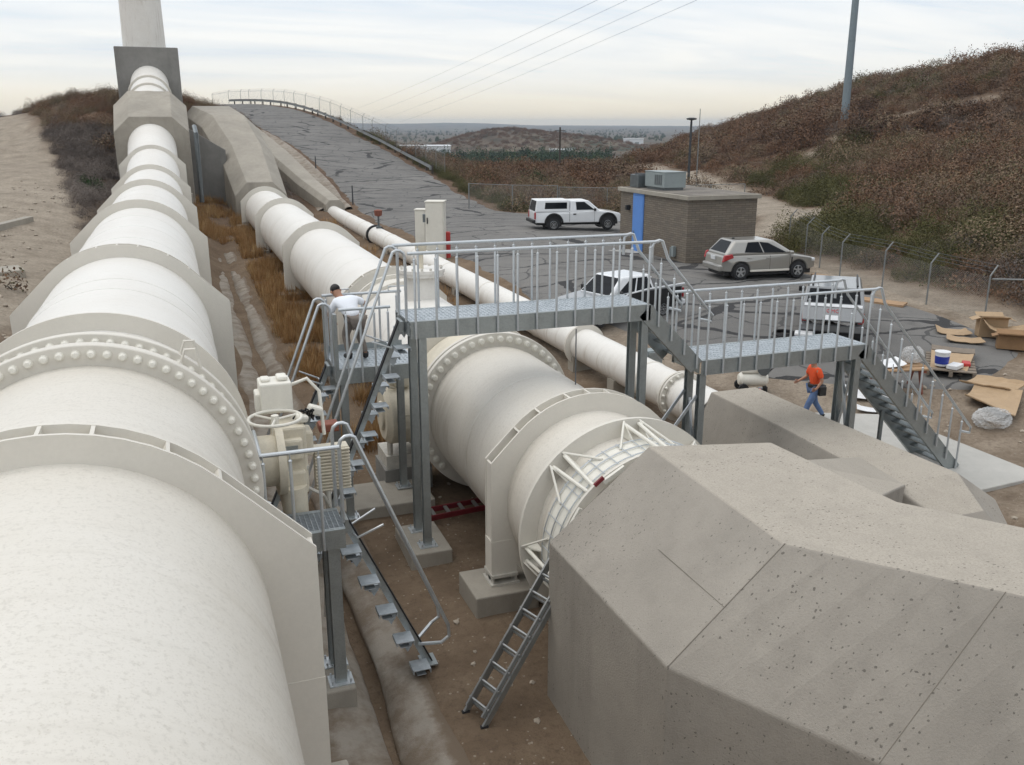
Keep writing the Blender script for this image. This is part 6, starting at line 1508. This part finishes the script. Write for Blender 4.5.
def carton(name, label, x, y, s, rz, mat, flap=.35, rot=(0, 0)):
    t = thing(name, label, 'cardboard box', (x, y, hz(x, y) + .06), rz); t.rotation_euler = (rot[0], rot[1], rz)
    w, d, h = s; k = .012; b = MB()
    b.box2((-w / 2, -d / 2, 0), (w / 2, d / 2, k)); b.box2((-w / 2, -d / 2, k), (-w / 2 + k, d / 2, h)); b.box2((w / 2 - k, -d / 2, k), (w / 2, d / 2, h)); b.box2((-w / 2 + k, -d / 2, k), (w / 2 - k, -d / 2 + k, h)); b.box2((-w / 2 + k, d / 2 - k, k), (w / 2 - k, d / 2, h))
    b.build('box_body', mat, t, local=True)
    for sx in (-1, 1): MB().box((sx * (w / 2 + math.cos(R(20)) * flap * w / 2), 0, h + .02 - math.sin(R(20)) * flap * w / 2), (flap * w, d, k), (0, sx * R(20), 0)).build('flap', mat, t, local=True)
    for sy in (-1, 1): MB().box((0, sy * (d / 2 + .12), h + .04), (w, .26, k), (sy * R(25), 0, 0)).build('flap', mat, t, local=True)
    return t
carton('carton', 'open cardboard box facing the camera at the front of the cardboard pile by the fence', 24.1, 20.3, (.85, .36, .42), R(-42), 'cardboard_dark', .2)
carton('carton', 'tall tan cardboard box at the back of the pile by the fence', 24.75, 21.7, (.85, .42, .62), R(-30), 'cardboard', .3)
sheet('cardboard_sheet', 'flat tan cardboard sheet left of the pile by the fence', [(23.4, 22.6), (24.2, 21.9), (24.5, 22.5), (24.0, 23.3)], .02, .02, 'cardboard', 'cardboard', .08, 1)
sheet('cardboard_sheet', 'cardboard sheet under the left corner of the pile nearest the yard', [(22.9, 21.7), (23.7, 20.9), (24.0, 21.4), (23.4, 22.2)], .06, .02, 'cardboard', 'cardboard', .1, 2)
sheet('cardboard_sheet', 'propped cardboard flap in the middle of the pile by the fence', [(24.0, 21.3), (25.0, 20.4), (25.5, 20.9), (24.5, 21.9)], .30, .02, 'cardboard', 'cardboard', .28, 3)
sheet('cardboard_sheet', 'cardboard sheet lying on the right end of the pile by the fence', [(24.7, 20.0), (26.0, 18.9), (26.4, 19.4), (25.1, 20.6)], .05, .02, 'cardboard', 'cardboard', .12, 4)
sheet('cardboard_sheet', 'big folded tan cardboard sheet lying on the dirt behind the clear plastic bag', [(19.15, 17.3), (19.95, 17.75), (20.55, 16.75), (19.0, 15.6)], .10, .03, 'cardboard', 'cardboard', .10, 5)
sheet('cardboard_sheet', 'upper half of the folded cardboard on the asphalt edge', [(19.7, 18.05), (20.5, 18.2), (21.1, 17.1), (20.3, 16.95)], .16, .03, 'cardboard', 'cardboard', .16, 6)
bag('plastic_bag', 'clear crumpled plastic bag lying in front of the folded cardboard', (18.6, 15.9, hz(18.6, 15.9) + .2), (.5, .4, .26), 'clear_plastic', 9)
sheet('cardboard_sheet', 'torn piece of cardboard on the dirt at the right edge of the frame', [(17.7, 13.7), (18.3, 13.0), (18.0, 12.7), (17.4, 13.4)], .03, .02, 'cardboard', 'cardboard', .08, 7)
pt = thing('pallet', 'grey wooden pallet under a flattened cardboard in the middle of the yard', 'pallet', (20.95, 19.6, hroad(20.95, 19.6)), R(46))
for k in range(7): box_part(pt, 'board', 'pallet_grey', (-1.0 + .33 * k, 0, .16), (.24, 1.3, .03), 0)
for y in (-.6, 0, .6): box_part(pt, 'bearer', 'pallet_grey', (0, y, .07), (2.3, .1, .14), 0)
sheet('cardboard_sheet', 'flattened tan cardboard lying on the grey pallet', [(19.9, 19.3), (20.55, 18.6), (22.0, 19.75), (21.2, 20.6)], .2, .03, 'cardboard', 'cardboard', .05, 8)
sheet('cardboard_strip', 'narrow stack of greyed boards along the back of the pallet', [(21.3, 20.7), (22.1, 19.8), (22.5, 20.2), (21.7, 21.1)], .2, .06, 'pallet_grey', 'boards', .02, 3)
bx, by = 20.25, 19.25; bk = thing('bucket', 'white bucket with a dark blue band standing on the flattened cardboard', 'bucket', (bx, by, hroad(bx, by) + .27))
MB().cyl((0, 0, 0), (0, 0, .38), .17, .20, n=20).build('pail', 'white_plastic', bk, local=True); MB().lathe((0, 0, .06), (0, 0, 1), [(0, .178), (.0, .185), (.22, .198), (.22, .19)], 20).build('label_band', 'blue_plastic', bk, local=True); MB().cyl((0, 0, .38), (0, 0, .41), .215, n=20).build('lid', 'white_plastic', bk, local=True)
bx, by = 20.45, 18.95; bk2 = thing('tool_bag', 'small heap of white and red tool packaging in front of the bucket', 'packaging', (bx, by, hroad(bx, by) + .24), .4)
box_part(bk2, 'white_box', 'white_plastic', (0, 0, .06), (.5, .3, .12), .02); box_part(bk2, 'red_box', 'red_paint', (.55, -.1, .05), (.4, .22, .1), .02, (0, 0, .4))
tb = thing('work_table', 'wooden trestle table of planks with white plastic beside the long stair', 'table', (18.25, 18.85, hz(18.25, 18.85)), R(-12))
for k in range(3): box_part(tb, 'plank', 'wood', (0, -.3 + .3 * k, .72 + .01 * k), (1.6, .26, .04), 0)
for x in (-.6, .6):
    for s in (-1, 1): MB().bar((x, s * .12, .7), (x, s * .36, 0), .05, .08).build('leg', 'rust_red', tb, local=True)
    box_part(tb, 'trestle_bar', 'rust_red', (x, 0, .66), (.09, .8, .09), 0)
sheet('plastic_sheet', 'white plastic sheet spread over the trestle table', [(17.5, 18.75), (18.3, 18.55), (18.4, 19.1), (17.6, 19.3)], .78, .01, 'white_plastic', 'plastic sheet', .1, 6)
bag('plastic_wrap', 'ball of clear plastic wrap at the right end of the trestle table', (18.85, 18.95, hz(18.5, 18.7) + .98), (.32, .28, .24), 'clear_plastic', 12, cat='plastic wrap')
sheet('plastic_sheet', 'white plastic sheet crumpled on the ground behind the walkway legs', [(16.7, 18.9), (17.7, 18.2), (18.1, 18.7), (17.1, 19.5)], .03, .01, 'white_plastic', 'plastic sheet', .12, 4)
sheet('plastic_sheet', 'narrow torn white plastic strip on the dirt nearest the pad', [(16.4, 18.15), (17.2, 17.5), (17.35, 17.75), (16.6, 18.4)], .02, .01, 'white_plastic', 'plastic sheet', .08, 8)
sheet('plywood_stack', 'stack of pale plywood strips on the asphalt behind the silver car', [(23.9, 28.3), (25.0, 25.9), (25.5, 26.2), (24.4, 28.5)], .06, .08, 'wood', 'boards', .02, 1)
sheet('timber_plank', 'pale timber plank lying in front of the beige car at the yard edge', [(26.1, 32.6), (26.4, 31.6), (26.7, 31.7), (26.4, 32.8)], .05, .1, 'wood', 'plank', .01, 2)
cz_ = hz(14.6, 20.3); cmp_ = thing('air_compressor', 'small white portable compressor on the dirt under the lower walkway landing', 'compressor', (14.6, 20.3, cz_), R(-20))
MB().lathe((-.42, 0, .36), (1, 0, 0), [(0, .01), (.02, .14), (.10, .2), (.74, .2), (.82, .14), (.84, .01)], 20).build('tank', 'valve_white', cmp_, local=True)
box_part(cmp_, 'motor', 'valve_white', (-.1, 0, .68), (.5, .3, .26), .05); MB().cyl((.24, -.16, .68), (.24, -.22, .68), .17, n=16).build('belt_guard', 'galvanised_dark', cmp_, local=True)
for s in (-1, 1): MB().cyl((-.3, s * .2, .14), (-.3, s * .28, .14), .14, n=16).build('wheel', 'rubber', cmp_, local=True)
box_part(cmp_, 'foot', 'rubber', (.36, 0, .08), (.06, .3, .16), 0); MB().tube([(.3, -.15, .5), (.62, -.15, .85), (.62, .15, .85), (.3, .15, .5)], .018, 6).build('handle', 'rubber', cmp_, local=True)
o = MB().box((0, 0, .03), (.42, .09, .06)).build('wood_block', 'wood', loc=(0, 0, 0), bevel=.01); o.location = (14.2, 18.95, hz(14.2, 18.95) + .02); o.rotation_euler = (0, 0, .5); tag(o, 'dark wood offcut on the dirt in front of the compressor', 'wood block')
sr = thing('pipe_wrench', 'small red hand tool lying on the edge of the lower concrete block', 'tool', (12.1, 16.6, 1.53), .6)
box_part(sr, 'grip', 'red_paint', (0, 0, .02), (.34, .05, .035), .01); box_part(sr, 'jaw', 'galvanised_dark', (.2, .02, .025), (.1, .1, .04), .01)
dr2 = thing('cable_drum', 'coil of dark air hose lying on the asphalt at the left tail light', 'hose', (18.3, 23.9, hroad(18.3, 23.9)))
MB().tube([(.4 * math.cos(k * .4) * (1 - .003 * k), .4 * math.sin(k * .4) * (1 - .003 * k), .04 + .0012 * k) for k in range(70)], .025, 6).build('coil', 'rubber', dr2, local=True)

# ------------------------------------------------------------------ people
def skin_mesh(name, joints, edges, radii, mat, parent=None, loc=(0, 0, 0), rz=0, levels=2, root=0):
    me = bpy.data.meshes.new(name); me.from_pydata(joints, edges, []); o = bpy.data.objects.new(name, me); COL.objects.link(o)
    sk = o.modifiers.new('skin', 'SKIN'); sk.use_smooth_shade = True
    lay = me.skin_vertices[0] if me.skin_vertices else None
    if lay is None:
        bpy.context.view_layer.objects.active = o; bpy.context.view_layer.update(); lay = me.skin_vertices[0] if me.skin_vertices else None
    for i, r in enumerate(radii):
        r = r if isinstance(r, tuple) else (r, r); lay.data[i].radius = r; lay.data[i].use_root = (i == root)
    ss = o.modifiers.new('sub', 'SUBSURF'); ss.levels = levels; ss.render_levels = levels
    bpy.context.view_layer.update(); dg = bpy.context.evaluated_depsgraph_get()
    nm = bpy.data.meshes.new_from_object(o.evaluated_get(dg)); o.modifiers.clear(); o.data = nm; nm.name = name
    nm.materials.clear(); nm.materials.append(M[mat]); nm.polygons.foreach_set('use_smooth', [True] * len(nm.polygons))
    if parent: o.parent = parent
    else: o.location = loc; o.rotation_euler = (0, 0, rz)
    return o
def person(label, loc, rz, J, shirt, trousers, hair=True, sleeve='short', shirt_len=.0):
    """J: joint dictionary in metres (x forward, y left)"""
    names = ['pelvis', 'belly', 'chest', 'neck', 'head0', 'head1', 'shl', 'ell', 'wrl', 'hal', 'shr', 'elr', 'wrr', 'har', 'hil', 'knl', 'anl', 'tol', 'hir', 'knr', 'anr', 'tor']
    pts = [J[n] for n in names]; ix = {n: i for i, n in enumerate(names)}
    E_ = [(a, b) for a, b in (('pelvis', 'belly'), ('belly', 'chest'), ('chest', 'neck'), ('neck', 'head0'), ('head0', 'head1'), ('chest', 'shl'), ('shl', 'ell'), ('ell', 'wrl'), ('wrl', 'hal'), ('chest', 'shr'), ('shr', 'elr'), ('elr', 'wrr'), ('wrr', 'har'), ('pelvis', 'hil'), ('hil', 'knl'), ('knl', 'anl'), ('anl', 'tol'), ('pelvis', 'hir'), ('hir', 'knr'), ('knr', 'anr'), ('anr', 'tor'))]
    rad = dict(pelvis=(.14, .11), belly=(.125, .10), chest=(.15, .11), neck=.055, head0=.085, head1=.088, shl=.062, ell=.043, wrl=.030, hal=.034, shr=.062, elr=.043, wrr=.030, har=.034, hil=.088, knl=.058, anl=.040, tol=.036, hir=.088, knr=.058, anr=.040, tor=.036)
    b = skin_mesh('person', pts, [(ix[a], ix[c]) for a, c in E_], [rad[n] for n in names], 'skin', None, loc, rz); tag(b, label, 'person'); ORIG[b.name] = Vector((0, 0, 0))
    def sub(nm, keys, edges, grow, mat, extra={}):
        k = {n: i for i, n in enumerate(keys)}; P = [J[n] for n in keys]; rr = [tuple(q + grow for q in (rad[n] if isinstance(rad[n], tuple) else (rad[n],) * 2)) if n not in extra else extra[n] for n in keys]
        return skin_mesh(nm, P, [(k[a], k[c]) for a, c in edges], rr, mat, b)
    V = lambda n: Vector(J[n])
    J['slel'] = tuple(V('shl').lerp(V('ell'), .8)); J['sler'] = tuple(V('shr').lerp(V('elr'), .8)); rad['slel'] = rad['sler'] = .052
    J['nb'] = tuple(V('chest').lerp(V('neck'), .75)); rad['nb'] = .07
    if sleeve == 'short': keys = ['pelvis', 'belly', 'chest', 'nb', 'shl', 'slel', 'shr', 'sler']; ed = [('pelvis', 'belly'), ('belly', 'chest'), ('chest', 'nb'), ('chest', 'shl'), ('shl', 'slel'), ('chest', 'shr'), ('shr', 'sler')]
    else: keys = ['pelvis', 'belly', 'chest', 'nb', 'shl', 'ell', 'wrl', 'shr', 'elr', 'wrr']; ed = [('pelvis', 'belly'), ('belly', 'chest'), ('chest', 'nb'), ('chest', 'shl'), ('shl', 'ell'), ('ell', 'wrl'), ('chest', 'shr'), ('shr', 'elr'), ('elr', 'wrr')]
    sub('shirt', keys, ed, .020, shirt, {'pelvis': (.168, .14)})
    sub('trousers', ['pelvis', 'hil', 'knl', 'anl', 'hir', 'knr', 'anr'], [('pelvis', 'hil'), ('hil', 'knl'), ('knl', 'anl'), ('pelvis', 'hir'), ('hir', 'knr'), ('knr', 'anr')], .022, trousers)
    for s in ('l', 'r'):
        a, t = V('an' + s), V('to' + s); m = MB(); m.tube([a + Vector((0, 0, .02)), a + (t - a) * .1 + Vector((0, 0, -.03)), t], [.058, .062, .045], 10); m.build('boot', 'leather_black', b, local=True)
    h0, h1 = V('head0'), V('head1'); up = (h1 - h0).normalized(); fw = Vector(J['face']).normalized(); rt = fw.cross(up).normalized(); fw = up.cross(rt)
    c = (h0 + h1) / 2
    hd = bmesh.new(); bmesh.ops.create_uvsphere(hd, u_segments=20, v_segments=14, radius=1)
    for v in hd.verts:
        p = v.co.copy(); v.co = c + up * (.035 + p.z * .088 * (1.18 if p.z > 0 else .7)) + fw * (p.y * .108 - .012) + rt * (p.x * .092)
    bmesh.ops.delete(hd, geom=[v for v in hd.verts if (v.co - c).dot(fw) > .045 and (v.co - c).dot(up) < .075], context='VERTS')
    me = bpy.data.meshes.new('hair'); hd.to_mesh(me); hd.free(); me.materials.append(M['hair']); me.polygons.foreach_set('use_smooth', [True] * len(me.polygons)); ho = bpy.data.objects.new('hair', me); COL.objects.link(ho); ho.parent = b
    f = MB(); f.tube([c + fw * .085 + up * .02, c + fw * .125 - up * .02], [.014, .018], 6)
    for s in (-1, 1): f.lathe(c + rt * s * .088 - fw * .0, rt * s, [(0, .028), (.02, .024), (.022, .001)], 8)
    f.build('nose_and_ears', 'skin', b, local=True)
    ey = MB(); [ey.lathe(c + fw * .083 + rt * s * .034 + up * .03, fw, [(0, .014), (.008, .009), (.009, .001)], 8) for s in (-1, 1)]; ey.build('eye', 'hair', b, local=True)
    for s in ('l', 'r'):
        w, h = V('wr' + s), V('ha' + s); d = (h - w).normalized(); sd = d.cross(Vector((0, 1, 0)))
        if sd.length < .1: sd = d.cross(Vector((1, 0, 0)))
        sd.normalize(); nm = d.cross(sd); m = MB()
        for k in range(4):
            q = h + sd * (-.03 + .02 * k); ln = (.065, .078, .074, .058)[k]; m.tube([q, q + d * ln * .5 + nm * .01, q + d * ln * .85 + nm * .035], [.010, .009, .007], 6)
        m.tube([w + d * .03 + sd * .03, w + d * .06 + sd * .062, w + d * .10 + sd * .066 + nm * .02], [.012, .011, .008], 6)
        m.build('fingers', 'skin', b, local=True)
    return b
# walking worker
wz = hz(14.85, 18.0)
JW = dict(pelvis=(0, 0, .95), belly=(.02, 0, 1.10), chest=(.05, 0, 1.34), neck=(.08, 0, 1.50), head0=(.11, 0, 1.60), head1=(.13, 0, 1.72), face=(1, 0, -.1),
  shl=(.05, .19, 1.42), ell=(-.02, .27, 1.16), wrl=(.12, .28, .98), hal=(.17, .27, .94), shr=(.05, -.19, 1.42), elr=(.10, -.26, 1.16), wrr=(.33, -.24, 1.06), har=(.40, -.22, 1.04),
  hil=(0, .10, .90), knl=(.22, .11, .52), anl=(.36, .11, .12), tol=(.52, .12, .07), hir=(0, -.10, .90), knr=(-.10, -.11, .50), anr=(-.36, -.11, .14), tor=(-.24, -.12, .05))
w_ = person('man in orange shirt and blue jeans with black tool belt striding under the landing', (14.85, 18.0, wz), R(172), JW, 'shirt_orange', 'jeans')
b = MB().lathe((0, 0, .94), (0, 0, 1), [(0, .155), (0, .185), (.10, .185), (.10, .15)], 20)
b.box((-.10, -.2, .90), (.16, .09, .20)).box((-.08, .2, .88), (.2, .12, .24)).box((-.2, 0, .9), (.10, .22, .2)); b.build('tool_belt', 'leather_black', w_, local=True, bevel=.02)
# leaning worker on the valve platform
JL = dict(pelvis=(0, 0, .74), belly=(.12, .02, .85), chest=(.33, .05, .99), neck=(.46, .09, 1.08), head0=(.52, .12, 1.15), head1=(.60, .14, 1.23), face=(.75, .1, -.65),
  shl=(.33, .24, 1.02), ell=(.45, .33, .78), wrl=(.58, .21, .62), hal=(.62, .17, .58), shr=(.33, -.15, 1.05), elr=(.36, -.38, .94), wrr=(.46, -.36, .70), har=(.49, -.34, .65),
  hil=(0, .10, .71), knl=(.20, .13, .42), anl=(.0, .14, .09), tol=(.16, .16, .04), hir=(0, -.10, .71), knr=(.18, -.14, .42), anr=(-.06, -.15, .09), tor=(.10, -.17, .04))
person('man with black hair and white t-shirt bending over the valve platform rail', (2.90, 16.25, 3.22), R(102), JL, 'shirt_white', 'trousers_grey')

# ------------------------------------------------------------------ light, sky, air
SUN_EL, SUN_AZ = R(58), R(-60)      # azimuth measured from +y toward +x
w = bpy.data.worlds.new('World'); SC.world = w; w.use_nodes = True; nt = w.node_tree
bg = nt.nodes['Background']; bg.inputs['Strength'].default_value = .1
sky = nt.nodes.new('ShaderNodeTexSky'); sky.sky_type = 'NISHITA'; sky.sun_disc = False; sky.sun_elevation = SUN_EL; sky.sun_rotation = SUN_AZ; sky.air_density = 1.2; sky.dust_density = 2.5; sky.ozone_density = 1.0
tc = nt.nodes.new('ShaderNodeTexCoord'); sp3 = N(nt, 'ShaderNodeSeparateXYZ'); L(nt, tc.outputs['Generated'], sp3.inputs[0])
el = math_(nt, 'MAXIMUM', sp3.outputs[2], .02)
pr = N(nt, 'ShaderNodeCombineXYZ'); L(nt, math_(nt, 'DIVIDE', sp3.outputs[0], math_(nt, 'ADD', el, .12)), pr.inputs[0]); L(nt, math_(nt, 'DIVIDE', sp3.outputs[1], math_(nt, 'ADD', el, .12)), pr.inputs[1])
mpn = N(nt, 'ShaderNodeMapping'); mpn.inputs['Scale'].default_value = (.45, 1.3, 1); mpn.inputs['Rotation'].default_value = (0, 0, .45); L(nt, pr.outputs[0], mpn.inputs[0])
cn = noise(nt, mpn.outputs[0], 1.1, 7, .6, .4)
cloud = ramp(nt, cn, [(.34, (7.0, 8.4, 10.4)), (.47, (9.8, 10.5, 11.3)), (.60, (12.6, 12.5, 12.3))])
hzn = ramp(nt, sp3.outputs[2], [(0, (11.6, 9.8, 7.1)), (.018, (12.0, 10.9, 8.7)), (.05, (12.0, 11.8, 10.9)), (.12, (11.2, 11.8, 12.2)), (.28, (8.6, 9.4, 10.3)), (.45, (12.5, 12.7, 13.0)), (1, (23, 23, 23))])
ccol = mix(nt, ramp(nt, sp3.outputs[2], [(0, 1), (.025, .9), (.07, .5)]), cloud, hzn)
sc_ = mix(nt, .90, sky.outputs[0], ccol)
L(nt, sc_, bg.inputs['Color'])
sd_ = bpy.data.lights.new('sun', 'SUN'); sd_.energy = .8; sd_.angle = R(40); sd_.color = (1, .955, .89)
so = bpy.data.objects.new('sun', sd_); COL.objects.link(so)
sdir = Vector((math.sin(SUN_AZ) * math.cos(SUN_EL), math.cos(SUN_AZ) * math.cos(SUN_EL), math.sin(SUN_EL)))
so.rotation_euler = (-sdir).to_track_quat('-Z', 'Y').to_euler(); so.location = (0, 0, 60)
hb = MB().box2((-6900, -330, -90), (7200, 7300, 46)); hm = bpy.data.materials.new('haze_air'); hm.use_nodes = True
nt = hm.node_tree; nt.nodes.remove(nt.nodes['Principled BSDF']); pv = nt.nodes.new('ShaderNodeVolumePrincipled'); pv.inputs['Color'].default_value = (.72, .84, .98, 1); pv.inputs['Density'].default_value = 0.00015; pv.inputs['Anisotropy'].default_value = .3
L(nt, pv.outputs[0], nt.nodes['Material Output'].inputs['Volume']); M['haze_air'] = hm
hz_o = hb.build('haze', 'haze_air'); hz_o.display_type = 'WIRE'; tag(hz_o, kind='stuff')

SC.render.engine = 'CYCLES'
SC.cycles.use_denoising = True
SC.cycles.max_bounces = 6; SC.cycles.diffuse_bounces = 3; SC.cycles.glossy_bounces = 3; SC.cycles.transparent_max_bounces = 8; SC.cycles.volume_bounces = 0
SC.cycles.use_adaptive_sampling = True; SC.cycles.adaptive_threshold = .02
SC.view_settings.view_transform = 'Standard'; SC.view_settings.look = 'None'; SC.view_settings.gamma = 1; SC.view_settings.exposure = -0.19
SC.view_settings.use_curve_mapping = False
